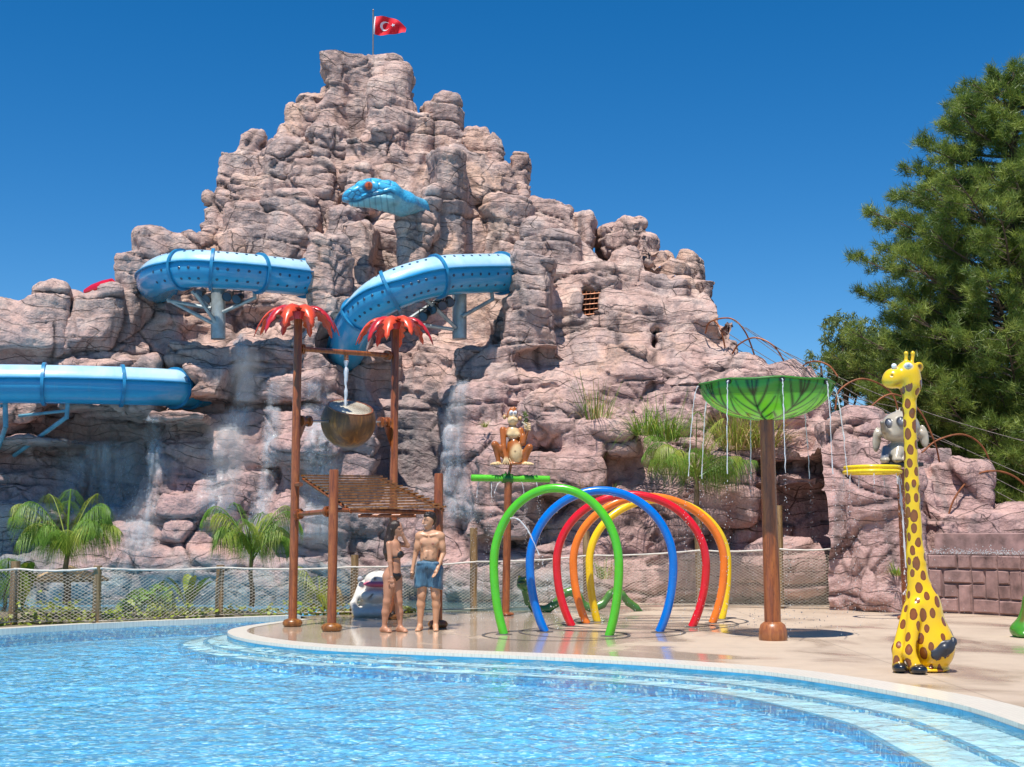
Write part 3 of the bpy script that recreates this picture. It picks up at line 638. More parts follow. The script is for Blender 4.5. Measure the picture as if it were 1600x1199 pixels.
sheet('pool_basin', [Vector((-40, -12, 0)), Vector((20, -12, 0)), Vector((20, 26, 0)), Vector((-40, 26, 0))], -0.25, M['basin'])
# water is cut to the pool so that it never lies under the deck
wp = [Vector((16, -10, 0)), Vector((-36, -10, 0)), Vector((-36, 12, 0))] + FAR + [EDGE[-1]] + EDGE[::-1]
def inside(X, Y, poly):
    r = np.zeros(X.shape, bool); n = len(poly)
    for i in range(n):
        (x1, y1), (x2, y2) = poly[i], poly[(i + 1) % n]
        if y1 == y2: continue
        c = ((Y > min(y1, y2)) & (Y <= max(y1, y2))); xi = x1 + (Y - y1) * (x2 - x1) / (y2 - y1); r ^= c & (X < xi)
    return r
# real wavelets: a fine grid cut to the pool outline, just reaching under the coping
poly = [(p.x, p.y) for p in [Vector((9, -1, 0)), Vector((-16, -1, 0)), Vector((-16, 20, 0))] + offset(FAR, 0.08) + [EDGE[-1]] + offset(EDGE, -0.10)[::-1]]
cw_ = 0.04; gx = np.arange(-16, 9, cw_); gy = np.arange(-1, 24, cw_)
far_w = gy.copy(); X, Y = np.meshgrid(gx, gy, indexing='ij')
mk = inside(X + cw_ / 2, Y + cw_ / 2, poly) & (np.abs(X) < np.abs(Y) * 0.46 + 3.0)
ids = np.arange(X.size).reshape(X.shape); i, j = np.nonzero(mk[:-1, :-1])
Qw = np.stack([ids[i, j], ids[i + 1, j], ids[i + 1, j + 1], ids[i, j + 1]], 1); used, inv = np.unique(Qw, return_inverse=True)
Pw = np.stack([X.ravel()[used], Y.ravel()[used], np.zeros(len(used))], 1).astype(np.float32)
wx = Pw + 0.15 * np.stack([vn(Pw, 1.5, 71), vn(Pw, 1.5, 72), 0 * Pw[:, 0]], 1)
hw = 0.007 * (1 - 2 * np.abs(vn(wx, (1.7, 2.2, 1), 81))) + 0.010 * (1 - 2 * np.abs(vn(wx + 5, (4.2, 5.0, 1), 82))) + 0.009 * vn(wx, (8.5, 9.5, 1), 83) + 0.006 * vn(wx, (14, 15, 1), 84)
calm = 0.45 + 0.55 * np.clip(vn(Pw, 0.3, 85) * 1.5 + 0.6, 0, 1)
Pw[:, 2] = WZ + hw * calm * 1.35
wat = link_mesh('pool_water', np_mesh('pool_water', Pw, inv.reshape(-1, 4)), M['water']); wat['kind'] = 'structure'
# open ground far beyond, one sheet to the horizon, and the shallow moat at the foot of the mountain
g = MB(); g.add([(-900, 23.5, -0.12), (900, 23.5, -0.12), (900, 1500, -0.12), (-900, 1500, -0.12)], [(0, 1, 2, 3)])
g.add([(-900, -700, -1.4), (900, -700, -1.4), (900, 23.5, -1.4), (-900, 23.5, -1.4)], [(0, 1, 2, 3)]); g.build('ground', M['soil'])['kind'] = 'structure'
M['moat'] = water_mat('moat_water', (0.62, 0.86, 0.88), 0.5)
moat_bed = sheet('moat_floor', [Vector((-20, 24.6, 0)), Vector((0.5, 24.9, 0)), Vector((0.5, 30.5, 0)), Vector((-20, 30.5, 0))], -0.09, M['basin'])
sheet('moat_water', [Vector((-20, 24.6, 0)), Vector((0.5, 24.9, 0)), Vector((0.5, 30.5, 0)), Vector((-20, 30.5, 0))], 0.02, M['moat'])
# thin dark drain rings set in the deck under the arches
M['drain'] = paint('drain_grout', (0.10, 0.09, 0.085), 0.6)
# ================================================================== SLIDES, SNAKE, FLAG
def tubepaint():
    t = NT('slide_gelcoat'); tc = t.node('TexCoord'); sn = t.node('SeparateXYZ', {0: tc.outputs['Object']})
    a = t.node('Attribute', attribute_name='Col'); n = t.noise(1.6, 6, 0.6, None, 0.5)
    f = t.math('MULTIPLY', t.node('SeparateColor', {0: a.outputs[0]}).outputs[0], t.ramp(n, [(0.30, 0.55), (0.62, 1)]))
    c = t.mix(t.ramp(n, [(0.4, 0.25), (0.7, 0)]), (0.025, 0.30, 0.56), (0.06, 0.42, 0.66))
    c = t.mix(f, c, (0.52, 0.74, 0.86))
    c = t.mix(t.ramp(t.noise(2.5, 6, 0.7, t.co((2, 2, 0.5))), [(0.58, 0), (0.8, 0.35)]), c, (0.25, 0.36, 0.42))
    t.set(Base_Color=c, Roughness=0.22, Coat_Weight=0.3, Normal=t.bump(t.noise(3, 3), 0.05, 0.05)); return t.m
M['slide'] = tubepaint(); M['flange'] = paint('slide_flange_blue', (0.02, 0.22, 0.42), 0.35, 0.15)
M['dot'] = paint('dark_port', (0.03, 0.07, 0.13), 0.2); M['steel'] = paint('galvanised_steel', (0.42, 0.45, 0.45), 0.45, 0.15, 0.4)
M['bluesteel'] = paint('blue_grey_steel', (0.14, 0.34, 0.44), 0.4, 0.15); M['black'] = paint('black_plastic', (0.02, 0.02, 0.022), 0.35)
M['inside'] = paint('slide_inside', (0.015, 0.05, 0.09), 0.6)
def slide(pts, rad, label, flanges, dots=(), group='blue water slide tubes on the mountain'):
    P = spline([W(*p) for p in pts], 10); n = 28; rr = rad if hasattr(rad, '__len__') else [rad, rad]
    rads = [rr[0] + (rr[1] - rr[0]) * i / (len(P) - 1) for i in range(len(P))]
    root = empty('water_slide', P[len(P) // 2], label, 'water slide', group)
    m = MB(); m.tube(P, rads, n, caps=False); nv = len(m.v)
    o = m.build('tube', M['slide'], root)
    cols_ = []
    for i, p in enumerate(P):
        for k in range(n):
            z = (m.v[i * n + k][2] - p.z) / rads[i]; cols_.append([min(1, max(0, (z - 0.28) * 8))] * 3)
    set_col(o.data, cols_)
    T = [(P[min(i + 1, len(P) - 1)] - P[max(i - 1, 0)]).normalized() for i in range(len(P))]
    def frame(f):
        i = f * (len(P) - 1); a = min(int(i), len(P) - 2); t_ = i - a; p = P[a].lerp(P[a + 1], t_); d = T[a].lerp(T[a + 1], t_).normalized()
        s_ = d.cross(Vector((0, 0, 1))).normalized(); return p, d, s_, s_.cross(d), rads[a]
    for f in flanges:
        p, d, s_, u_, r_ = frame(f); q = MB()
        q.lathe(p, [(r_ + 0.004, -0.035), (r_ + 0.055, -0.035), (r_ + 0.055, 0.035), (r_ + 0.004, 0.035)], 32, d.to_track_quat('Z', 'Y').to_matrix()); q.build('flange', M['flange'], root)
    for sg in (-1, 1):                        # joint lip along both sides
        q = MB()
        for i in range(len(P) - 1):
            vs = []
            for j in (i, i + 1):
                s_ = T[j].cross(Vector((0, 0, 1))).normalized() * sg; c = P[j] + s_ * (rads[j] * 0.965) + Vector((0, 0, rads[j] * 0.25))
                vs += [c, c + s_ * 0.06, c + s_ * 0.06 - Vector((0, 0, 0.025)), c - Vector((0, 0, 0.025))]
            q.add(vs, [(0, 1, 5, 4), (1, 2, 6, 5), (2, 3, 7, 6)])
        q.build('side_lip', M['flange'], root)
    if dots:
        q = MB()
        for f in np.arange(dots[0], dots[1], dots[2]):
            if any(abs(f - g_) < dots[2] * 0.45 for g_ in flanges): continue
            p, d, s_, u_, r_ = frame(f)
            for ang in (58, -8, -42, 122, 188, 222):
                a = R(ang); nn = s_ * math.cos(a) + u_ * math.sin(a); c = p + nn * (r_ + 0.004)
                q.lathe(c, [(0.0, 0.006), (0.028, 0.006), (0.034, 0.0)], 10, nn.to_track_quat('Z', 'Y').to_matrix())
        q.build('light_port', M['dot'], root)['kind'] = 'stuff'
    return root
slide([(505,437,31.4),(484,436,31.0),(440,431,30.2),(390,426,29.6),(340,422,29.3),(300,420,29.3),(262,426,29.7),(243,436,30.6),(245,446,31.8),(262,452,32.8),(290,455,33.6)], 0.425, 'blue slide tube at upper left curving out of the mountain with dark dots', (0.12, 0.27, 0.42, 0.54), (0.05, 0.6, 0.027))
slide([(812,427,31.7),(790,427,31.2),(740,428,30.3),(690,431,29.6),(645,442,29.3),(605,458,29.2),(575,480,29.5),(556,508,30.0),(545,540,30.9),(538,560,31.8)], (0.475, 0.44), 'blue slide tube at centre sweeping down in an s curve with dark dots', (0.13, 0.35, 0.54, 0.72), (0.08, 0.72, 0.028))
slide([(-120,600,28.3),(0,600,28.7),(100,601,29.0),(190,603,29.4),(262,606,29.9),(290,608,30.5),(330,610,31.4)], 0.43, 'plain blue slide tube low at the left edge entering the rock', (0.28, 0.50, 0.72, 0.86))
# supports
def support(label, post, arms, mat, sc=0.17):
    root = empty('slide_support', post[1], label, 'slide support', 'steel supports under the slides')
    if sc:
        q = MB(); q.tube([post[0], post[1]], sc, 16); q.build('column', mat, root)
        q = MB(); q.lathe(post[0] - Vector((0, 0, 0.03)), [(sc + 0.03, 0), (sc + 0.03, 0.06)], 16); q.build('cap', mat, root)
    for a in arms:
        q = MB(); q.tube([Vector(a[0]), Vector(a[1])], a[2] if len(a) > 2 else 0.045, 8); q.build('arm', mat, root)
    return root
support('grey steel column and arms under the upper left slide', (W(341,452,30.3), W(341,530,30.3)), [(W(341,510,30.2), W(305,458,29.9)), (W(341,510,30.2), W(262,468,30.4)), (W(348,488,30.2), W(398,466,30.1)), (W(262,470,30.4), W(330,482,30.2)), (W(325,480,30.1), W(300,455,30.0)), (W(398,468,30.1), W(398,455,30.1)), (W(335,450,30.6), W(330,480,30.6))], M['steel'])
support('grey steel column and arms under the centre slide', (W(718,455,30.8), W(718,530,30.8)), [(W(712,512,30.6), W(668,470,30.0)), (W(722,495,30.6), W(770,468,30.9)), (W(708,515,30.6), W(640,505,30.2)), (W(640,498,30.2), W(690,465,30.3)), (W(668,472,30.0), W(664,456,30.0)), (W(770,470,30.9), W(768,455,30.9))], M['steel'])
support('blue grey raking struts under the low left slide', (W(104,632,29.1), W(104,640,29.1)), [(W(106,628,29.0), W(104,655,29.0), .05), (W(104,652,29.0), W(22,712,30.4), .05), (W(30,650,29.8), W(104,642,29.0), .035), (W(-60,646,29.6), W(3,634,28.8), .035)], M['bluesteel'], 0)
support('blue grey bent strut at the left frame edge', (W(8,632,28.8), W(8,640,28.8)), [(W(8,630,28.8), W(9,668,28.8), .06), (W(9,666,28.8), W(-8,715,30.2), .055)], M['bluesteel'], 0)
def spot(p, aim, label):
    root = empty('spotlight', p, label, 'spotlight', 'black spotlights under the slides'); rot = aim.to_track_quat('Z', 'Y').to_matrix()
    q = MB(); q.lathe(p, [(0.05, -0.16), (0.085, -0.13), (0.09, 0.02), (0.12, 0.05), (0.12, 0.09)], 14, rot); q.build('housing', M['black'], root)
    q = MB(); q.lathe(p + aim * 0.091, [(0.0, 0.002), (0.105, 0.0)], 14, rot); q.build('lens', M['dot'], root)
    q = MB(); q.tube([p + Vector((-.13, 0, 0)), p + Vector((-.13, 0, .16)), p + Vector((.13, 0, .16)), p + Vector((.13, 0, 0))], 0.014, 6); q.build('bracket', M['black'], root)
rs = random.Random(4)
for px, py, d, wh_ in ((313,458,30.4,'leftmost of the four'),(325,466,30.3,'just left of the grey column'),(356,462,30.2,'just right of the grey column'),(372,466,30.1,'rightmost of the four')): spot(W(px, py, d), Vector((rs.uniform(-.4, .4), -0.8, -0.5)).normalized(), 'black spotlight under the upper left slide, ' + wh_)
for px, py, d, wh_ in ((664,493,30.1,'lowest and leftmost of the four'),(676,482,30.2,'second from the left'),(690,476,30.3,'third from the left'),(702,471,30.4,'rightmost, next to the column')): spot(W(px, py, d), Vector((rs.uniform(-.5, .3), -0.8, -0.5)).normalized(), 'black spotlight under the centre slide, ' + wh_)
# red piece of slide behind the left wall
M['red'] = paint('red_fibreglass', (0.62, 0.01, 0.03), 0.2, 0.08, coat=0.5)
root = empty('red_slide', W(155,455,32.3), 'glossy red slide end peeping over the left rock wall', 'water slide')
q = MB(); a = W(134,458,32.6); b = W(176,447,32.4); q.tube([a, a.lerp(b, .3), a.lerp(b, .7), b, b + Vector((.02, 0, -.02))], [0.10, 0.17, 0.2, 0.19, 0.12], 20); q.build('chute', M['red'], root)
q = MB(); q.tube([W(172,449,32.2), W(175,462,32.2)], [0.2, 0.2], 20); q.build('rim', M['red'], root)
# ---------------- snake head
sp = []; pal_s = [(0.09, 0.46, 0.68), (0.13, 0.42, 0.50), (0.02, 0.10, 0.20), (0.70, 0.12, 0.02), (0.01, 0.01, 0.01), (0.02, 0.02, 0.03)]
def SX(cx, cy, d=0): return (cx / 10 / 65.0 - 0.6, d, -cy / 10 / 65.0 + 0.48)    # crop pixels to metres
sp += [C(SX(230,390,0), SX(560,300,.05), .16, .30, 0, .12), C(SX(560,300,.05), SX(800,300,.1), .30, .30, 0, .12), E(SX(560,250,.0), (.42,.34,.20), (0,8,0), 0, .1),
       E(SX(300,330,.0), (.34,.30,.16), (0,-20,0), 0, .1), C(SX(800,330,.1), SX(1050,400,.5), .30, .27, 0, .12), C(SX(1050,400,.5), SX(1460,335,1.7), .26, .19, 0, .15),
       C(SX(260,470,0), SX(700,460,.05), .11, .17, 1, .05), E(SX(640,430,.03), (.5,.34,.17), (0,4,0), 1, .06), C(SX(700,460,.1), SX(1000,500,.45), .2, .2, 1, .08),
       C(SX(150,455,-.09), SX(270,455,-.19), .028, .030, 2, .02, '-'), C(SX(270,455,-.19), SX(420,435,-.27), .030, .032, 2, .02, '-'), C(SX(420,435,-.27), SX(560,385,-.315), .032, .034, 2, .02, '-'), C(SX(560,385,-.315), SX(860,310,-.31), .034, .022, 2, .02, '-'),
       E(SX(520,255,-.27), (.15,.07,.12), (0,0,0), 2, .03), E(SX(525,262,-.345), (.088,.05,.095), (0,0,0), 3, .004), C(SX(532,230,-.395), SX(532,296,-.395), .012, .012, 4, .002), E(SX(278,395,-.185), (.022,.022,.022), (0,0,0), 4, .004, '-')]
def snake_disp(V, Q, Cc):
    N = vnormals(V, Q); P = V.astype(np.float32)
    head = np.clip((0.95 - V[:, 0]) / 0.25, 0, 1)
    f1, f2, _ = voro(P + 0, (4.2, 2.5, 6.0), 5); g1 = f2 - f1; f1, f2, _ = voro(P, (13, 10, 13), 9); g2 = f2 - f1
    eye = np.clip((np.linalg.norm(V - np.array(SX(525,262,-.32)), axis=1) - 0.13) / 0.03, 0, 1)
    mx = np.array([SX(u, 0)[0] for u in (120, 270, 420, 500, 600, 700, 860, 1100, 1500)]); mz = np.array([SX(0, v)[2] for v in (478, 482, 462, 430, 415, 385, 335, 440, 420)])
    zm = np.interp(V[:, 0], mx, mz) + .004; dz = V[:, 2] - zm; side = 1 / (1 + np.exp((V[:, 1] - .25 - np.clip(V[:, 0] - .4, 0, 9) * .8) / .04)); mo = np.clip((.88 - V[:, 0]) / .08, 0, 1) * side
    lipl = np.exp(-(dz / .022) ** 2) * mo
    jaw = 1 / (1 + np.exp(dz / .006)); Cc = Cc.copy(); isb = ((Cc[:, 2] > .4) & (Cc[:, 0] < .3))[:, None]
    Cc[:, :3] = np.where(isb, np.array([0.07, 0.46, 0.72]) * (1 - jaw[:, None]) + np.array([0.22, 0.50, 0.56]) * jaw[:, None], Cc[:, :3])
    bars = np.exp(-((np.abs(((V[:, 0] * 7.0) % 1) - .5)) / .07) ** 2) * jaw * head
    g = np.where(jaw > .5, 9, g1) * head + g2 * (1 - head); w = 0.075 + 0.05 * (1 - head)
    line = np.maximum(np.exp(-(g / w) ** 2) * eye, bars * .8)
    V = V + N * ((-0.016 * line * (0.4 + 0.6 * head)) - .035 * lipl + .03 * np.exp(-((dz - .06) / .035) ** 2) * mo * eye + 0.010 * np.clip(g / 0.4, 0, 1) * head * eye * (jaw < .5))[:, None]
    k = np.maximum(line * (0.85 * head + 0.30 * (1 - head)), lipl * .95)[:, None]; Cc[:, :3] = Cc[:, :3] * (1 - k) + np.array([0.008, 0.07, 0.17]) * k
    hl = (vn(P, 5, 3) * 0.5 + 0.5)[:, None] * eye[:, None]; Cc[:, :3] = Cc[:, :3] * (0.8 + 0.5 * hl)
    return V, Cc
M['statue'] = attr_mat('painted_statue', 0.22, 0.35); M['snake'] = attr_mat('snake_paint', 0.3, 0.25)
c0 = W(565,301,31.3)
root = empty('snake_head', c0, 'giant blue snake head with an orange eye jutting from the mountain above the slides', 'snake sculpture')
sdf_obj('head_and_neck', sp, 0.018, M['snake'], root, 0.06, pal_s, 0.008, tuple(c0), snake_disp)
# ---------------- flag
M['pole'] = paint('flag_pole', (0.32, 0.27, 0.24), 0.4, 0.1, 0.5); M['flagred'] = paint('flag_red', (0.74, 0.006, 0.02), 0.7, 0.04); M['flagwhite'] = paint('flag_white', (0.8, 0.8, 0.82), 0.7, 0.03)
c0 = W(583,100,37.0); fs = 37.0 / F
root = empty('flag', c0, 'red national flag with white crescent and star flying from the summit pole', 'flag')
q = MB(); q.tube([c0 - Vector((0, 0, .3)), W(583,17,37)], 0.022, 8); q.build('pole', M['pole'], root)
q = MB(); q.lathe(W(583,16.5,37), [(0.0, 0.05), (0.035, 0.0), (0.0, -0.04)], 8); q.build('finial', M['pole'], root)
def flagpt(u, v, off=0.0):
    x = 587 + 47 * u - 2 * (1 - v) * (1 - u) ; y = 25 + 29 * (1 - v) + 16 * u ** 2 * (0.35 + .65 * v) + 2.0 * u * (1 - v) * 0 - 6 * u * (1 - v) * u
    w = W(x, y, 37.0); w.y += 0.13 * math.sin(5.5 * u + 1.6 * v) * max(u, 0) ** .5 + 0.05 * math.sin(11 * u - 4 * v) + off; return w
def flagmesh(name, tris, mat, off):
    for s_ in (1, -1):
        pass
    q = MB(); 
    for poly in tris: q.add([flagpt(u, v, off) for u, v in poly], [tuple(range(len(poly)))])
    return q.build(name, mat, root)
q = MB(); nu, nv_ = 36, 18
q.add([flagpt(i / nu, j / nv_) for i in range(nu + 1) for j in range(nv_ + 1)], [(i * (nv_ + 1) + j, (i + 1) * (nv_ + 1) + j, (i + 1) * (nv_ + 1) + j + 1, i * (nv_ + 1) + j + 1) for i in range(nu) for j in range(nv_)])
cl = q.build('cloth', M['flagred'], root)
q = MB(); q.add([flagpt(u, v, -.004) + Vector((0, 0, 0)) for v in [j / 10 for j in range(11)] for u in (-0.035, 0.012)], [(2 * j, 2 * j + 1, 2 * j + 3, 2 * j + 2) for j in range(10)]); q.build('hoist_band', M['flagwhite'], root)
tris = []; asp = 1.5; cx_, cy_, r1, cx2, r2 = 0.33, 0.5, 0.25, 0.33 + 0.0625 / asp, 0.2
n = 40
def isx(a): return (cx_ + r1 * math.cos(a) / asp, cy_ + r1 * math.sin(a))
A = [math.radians(38 + (322 - 38) * i / n) for i in range(n + 1)]
outr = [isx(a) for a in A]; B_ = [math.radians(50 + (310 - 50) * i / n) for i in range(n + 1)]
innr = [(cx2 + r2 * math.cos(a) / asp, cy_ + r2 * math.sin(a)) for a in B_]
for i in range(n): tris.append([outr[i], outr[i + 1], innr[i + 1], innr[i]])
flagmesh('crescent', tris, M['flagwhite'], -0.012)
sc_, rr_ = (0.60, 0.5), 0.125
st = [(sc_[0] - (rr_ if i % 2 == 0 else rr_ * 0.382) * math.cos(math.pi * i / 5) / asp, sc_[1] + (rr_ if i % 2 == 0 else rr_ * 0.382) * math.sin(math.pi * i / 5)) for i in range(10)]
flagmesh('star', [[sc_, st[i], st[(i + 1) % 10]] for i in range(10)], M['flagwhite'], -0.012)
# ================================================================== SPLASH TOWER
def rusty(name, c1, c2, c3):
    t = NT(name); g = t.noise(3.0, 6, 0.65, t.co((5, 5, 0.5)), 0.8); f = t.noise(40, 4, 0.7, t.co((1, 1, .3)))
    c = t.ramp(g, [(0.3, c1), (0.5, c2), (0.72, c3)]); c = t.mix(t.ramp(f, [(0.32, 0.55), (0.5, 0)]), c, c1)
    t.set(Base_Color=c, Roughness=0.32, Coat_Weight=0.25, Normal=t.bump(f, 0.3, 0.006)); return t.m
M['wood'] = rusty('wood_grain_paint', (0.09, 0.026, 0.012), (0.29, 0.08, 0.022), (0.43, 0.145, 0.036))
M['wood2'] = rusty('wood_grain_ochre', (0.07, 0.024, 0.007), (0.25, 0.09, 0.016), (0.42, 0.18, 0.035))
M['leafred'] = paint('red_orange_leaf', (0.78, 0.075, 0.02), 0.3, 0.15, coat=0.3); M['leafdark'] = paint('crimson_leaf', (0.55, 0.02, 0.02), 0.3, 0.15, coat=0.3)
M['cream'] = paint('cream_lining', (0.72, 0.66, 0.52), 0.35, 0.1); M['zinc'] = paint('bare_axle_steel', (0.45, 0.44, 0.42), 0.3, 0.1, 0.7)
pA, pB, pC, pE = G(457, 979), G(518, 986.5), G(684, 981), G(613, 968)
root = empty('splash_tower', pA, 'rusty brown post structure with red palm crowns, tipping coconut bucket and slatted roof', 'splash tower')
def topz(p, x, y): return W(x, y, p.y)
def post(name, p, y_top, r, mat, parent, x_top=None):
    z = W(0, y_top, p.y).z; q = MB(); q.tube([p, Vector((p.x + (x_top or 0), p.y, z - 0.02)), Vector((p.x + (x_top or 0), p.y, z))], [r, r, r * 0.9], 20); return q.build(name, mat, parent)
def foot(p, parent, mat, r=0.155, h=0.12):
    q = MB(); q.lathe(p, [(r * .82, 0.0), (r, h * .28), (r, h * .55), (r * .85, h * .85), (r * .5, h), (0.06, h * 1.04)], 24); return q.build('post_foot', mat, parent)
for p, yt, r in ((pA, 488, .068), (pB, 734, .070), (pC, 740, .070), (pE, 506, .068)):
    o = post('post', p, yt, r, M['wood'], root); foot(p, root, M['wood2'])
def leaf3(parent, base, az, L, droop, wid, mat, name='leaf', rise=0.25, notch=7):
    """one broad leaf with toothed edges that arches out and down"""
    n = notch * 2; dirv = Vector((math.cos(az), math.sin(az), 0)); side = Vector((-dirv.y, dirv.x, 0)); vs = []; 
    for i in range(n + 1):
        t_ = i / n; r_ = L * (t_ ** .92) * (1 - .13 * t_ * t_); z = rise * L * math.sin(t_ * 2.2) * .6 - droop * L * t_ ** 2.3
        w_ = wid * (math.sin(math.pi * min(1, t_ * .92 + .09)) ** .7) * (1.0 if i % 2 else 0.58)
        if i == n: w_ = 0.004
        c = base + dirv * r_ + Vector((0, 0, z)); sh = dirv * (0.05 * (1 if i % 2 else 0))
        vs += [c - side * w_ + sh * 0 - Vector((0, 0, w_ * .35)), c + Vector((0, 0, 0.0)), c + side * w_ - Vector((0, 0, w_ * .35))]
    fs = []
    for i in range(n):
        a = i * 3; fs += [(a, a + 1, a + 4, a + 3), (a + 1, a + 2, a + 5, a + 4)]
    q = MB(); q.add(vs, fs); o = q.build(name, mat, parent)
    s_ = o.modifiers.new('thick', 'SOLIDIFY'); s_.thickness = 0.012; return o
rs = random.Random(7)
for p, yt in ((pA, 486), (pE, 503)):
    z = W(0, yt, p.y).z
    cr = MB(); cr.lathe(Vector((p.x, p.y, z)), [(0.075, -0.14), (0.085, -0.1), (0.10, -0.02), (0.0, 0.05)], 18); crown = cr.build('palm_crown', M['leafdark'], root)
    for k in range(10):
        leaf3(crown, Vector((p.x, p.y, z + .02)), k * 2 * math.pi / 10 + .25 + rs.uniform(-.08, .08), 0.78 + rs.uniform(-.04, .04), 0.62 + rs.uniform(-.06, .10), 0.15, M['leafred'] if k % 3 else M['leafdark'])
def bar(a, b, r=.04, ends=True, name='crossbar', mat=None):
    q = MB(); q.tube([a, b], r, 14); o = q.build(name, mat or M['wood'], root)
    if ends:
        d = (b - a).normalized(); m = d.to_track_quat('Z', 'Y').to_matrix()
        for c in (a + d * .12, b - d * .12):
            f = MB(); f.lathe(c, [(r, -.035), (r + .045, -.03), (r + .045, -.008), (r, -.004), (r, .004), (r + .045, .008), (r + .045, .03), (r, .035)], 16, m)
            for k in range(6):
                aa = k * math.pi / 3; f.lathe(c + m @ Vector(((r + .03) * math.cos(aa), (r + .03) * math.sin(aa), 0)), [(.011, -.045), (.011, .045)], 6, m)
            f.build('bolted_flange', M['wood'], root)
    return o
bar(W(462, 545, pA.y), W(613, 556, pE.y), .042)
# bucket axle, its brackets and the coconut
ax_a, ax_b = W(462, 658, pA.y), W(613, 660, pE.y); bc = ax_a.lerp(ax_b, .525); ad = (ax_b - ax_a).normalized()
bar(ax_a + ad * .1, ax_b - ad * .1, .018, False, 'axle', M['zinc'])
for c, s_ in ((ax_a, 1), (ax_b, -1)):
    q = MB(); d = ad * s_; m = ad.to_track_quat('Z', 'Y').to_matrix()
    q.lathe(c + d * .2, [(.05, -.10), (.09, -.095), (.09, -.05), (.05, -.045), (.05, .045), (.09, .05), (.09, .095), (.05, .10)], 16, m)
    q.add([c + Vector((0, -.02, -.10)), c + d * .22 + Vector((0, -.02, -.06)), c + Vector((0, -.02, -.5)), c + Vector((0, .02, -.10)), c + d * .22 + Vector((0, .02, -.06)), c + Vector((0, .02, -.5))], [(0, 1, 2), (3, 5, 4), (0, 3, 4, 1), (1, 4, 5, 2), (0, 2, 5, 3)])
    q.build('bracket', M['wood'], root)
def coco():
    t = NT('coconut_paint'); g = t.noise(2.2, 7, 0.7, t.co((4, 4, 0.8)), 1.0); n = t.noise(1.6, 4, 0.6)
    c = t.ramp(g, [(0.30, (0.07, 0.027, 0.010)), (0.50, (0.20, 0.078, 0.018)), (0.66, (0.42, 0.175, 0.032))])
    sp_ = t.node('SeparateXYZ', {0: t.co()}); c = t.mix(t.ramp(n, [(0.35, 0.7), (0.6, 0)]), c, (0.055, 0.032, 0.018))
    t.set(Base_Color=c, Roughness=0.45, Coat_Weight=0.1, Normal=t.bump(g, 0.35, 0.015)); return t.m
M['coco'] = coco(); rb = 0.455
tilt = Euler((R(22), R(11), 0)).to_matrix()
q = MB(); pr = []
for i in range(25):
    a = math.pi * (i / 24) * 0.69; pr.append((max(1e-5, rb * math.sin(a)), -rb * .97 * math.cos(a)))
q.lathe(bc, pr, 40, tilt); bucket = q.build('coconut_bucket', M['coco'], root)
q = MB(); q.lathe(bc, [(r_ * .955 if r_ > 1e-4 else r_, z_ * .955 if i < 22 else z_) for i, (r_, z_) in enumerate(pr)], 40, tilt); q.build('cream_lining', M['cream'], bucket)
q = MB(); rt, zt = pr[-1]; q.lathe(bc, [(rt * .95, zt - .005), (rt * .955, zt + .008), (rt * 1.01, zt + .008), (rt * 1.012, zt - .012)], 40, tilt); q.build('rim', M['wood'], bucket)
# slatted roof
UL, UR, LR, LL = W(474, 748, 20.9), W(592, 749, 22.0), W(692, 797, 20.35), W(549, 800, 20.0)
bar(W(462, 804, pA.y), W(518, 799, pB.y), .04); bar(W(470, 757, 20.4), W(462, 757, pA.y), .035, False); 
bar(W(524, 797, pB.y + .1), W(682, 801, pC.y), .035, False, 'beam'); bar(W(560, 806, 20.9), W(650, 806, 20.9), .03, False, 'beam')
bar(LL, UL, .028, False, 'side_rail'); bar(LR, UR, .028, False, 'side_rail')
ns = 13
for i in range(ns):
    t_ = i / (ns - 1); a = UL.lerp(LL, t_); b = UR.lerp(LR, t_); d = (b - a).normalized(); L = (b - a).length
    nrm = (UR - UL).cross(LL - UL).normalized(); nrm = nrm if nrm.z > 0 else -nrm; sd = d.cross(nrm)
    m = Matrix((d, sd, nrm)).transposed() @ Euler((R(24), 0, 0)).to_matrix()
    q = MB(); q.box((a + b) / 2 + nrm * .05, (L / 2 + .03, .045, .014), m); q.build('slat', M['wood2'], root, False)
# ================================================================== SPRAY BAR WITH MONKEY
M['green'] = paint('bright_green_paint', (0.10, 0.52, 0.02), 0.25, 0.06, coat=0.3); M['dgreen'] = paint('dark_green_paint', (0.02, 0.16, 0.02), 0.3)
pm = G(790, 962)
root = empty('spray_bar', pm, 'horizontal bright green spray pipe on a rusty pole carrying the monkey', 'spray post')
q = MB(); q.tube([pm, W(794, 752, pm.y)], .068, 18); q.build('post', M['wood'], root); foot(pm, root, M['wood'], .15, .06)
a, b = W(737, 747, pm.y - .1), W(858, 749, pm.y + .1); q = MB(); q.tube([a, b], .062, 18); q.build('spray_pipe', M['green'], root)
for t_ in (0, 1):
    c = a.lerp(b, t_); q = MB(); q.lathe(c, [(0, -.015), (.05, -.012), (.064, 0), (.05, .012), (0, .015)], 16, (b - a).to_track_quat('Z', 'Y').to_matrix()); q.build('pipe_cap', M['green'], root)
c = a.lerp(b, .46); q = MB(); q.lathe(c, [(.066, -.09), (.085, -.09), (.085, .09), (.066, .09)], 16, (b - a).to_track_quat('Z', 'Y').to_matrix())
rs = random.Random(3)
for k in range(10):
    an = k * .628; q.add([c + Vector((.09 * math.cos(an - .3), -.02, .09 * math.sin(an - .3))), c + Vector((.135 * math.cos(an), -.03, .135 * math.sin(an))), c + Vector((.09 * math.cos(an + .3), -.02, .09 * math.sin(an + .3)))], [(0, 1, 2)])
q.build('leaf_collar', M['dgreen'], root)
q = MB()
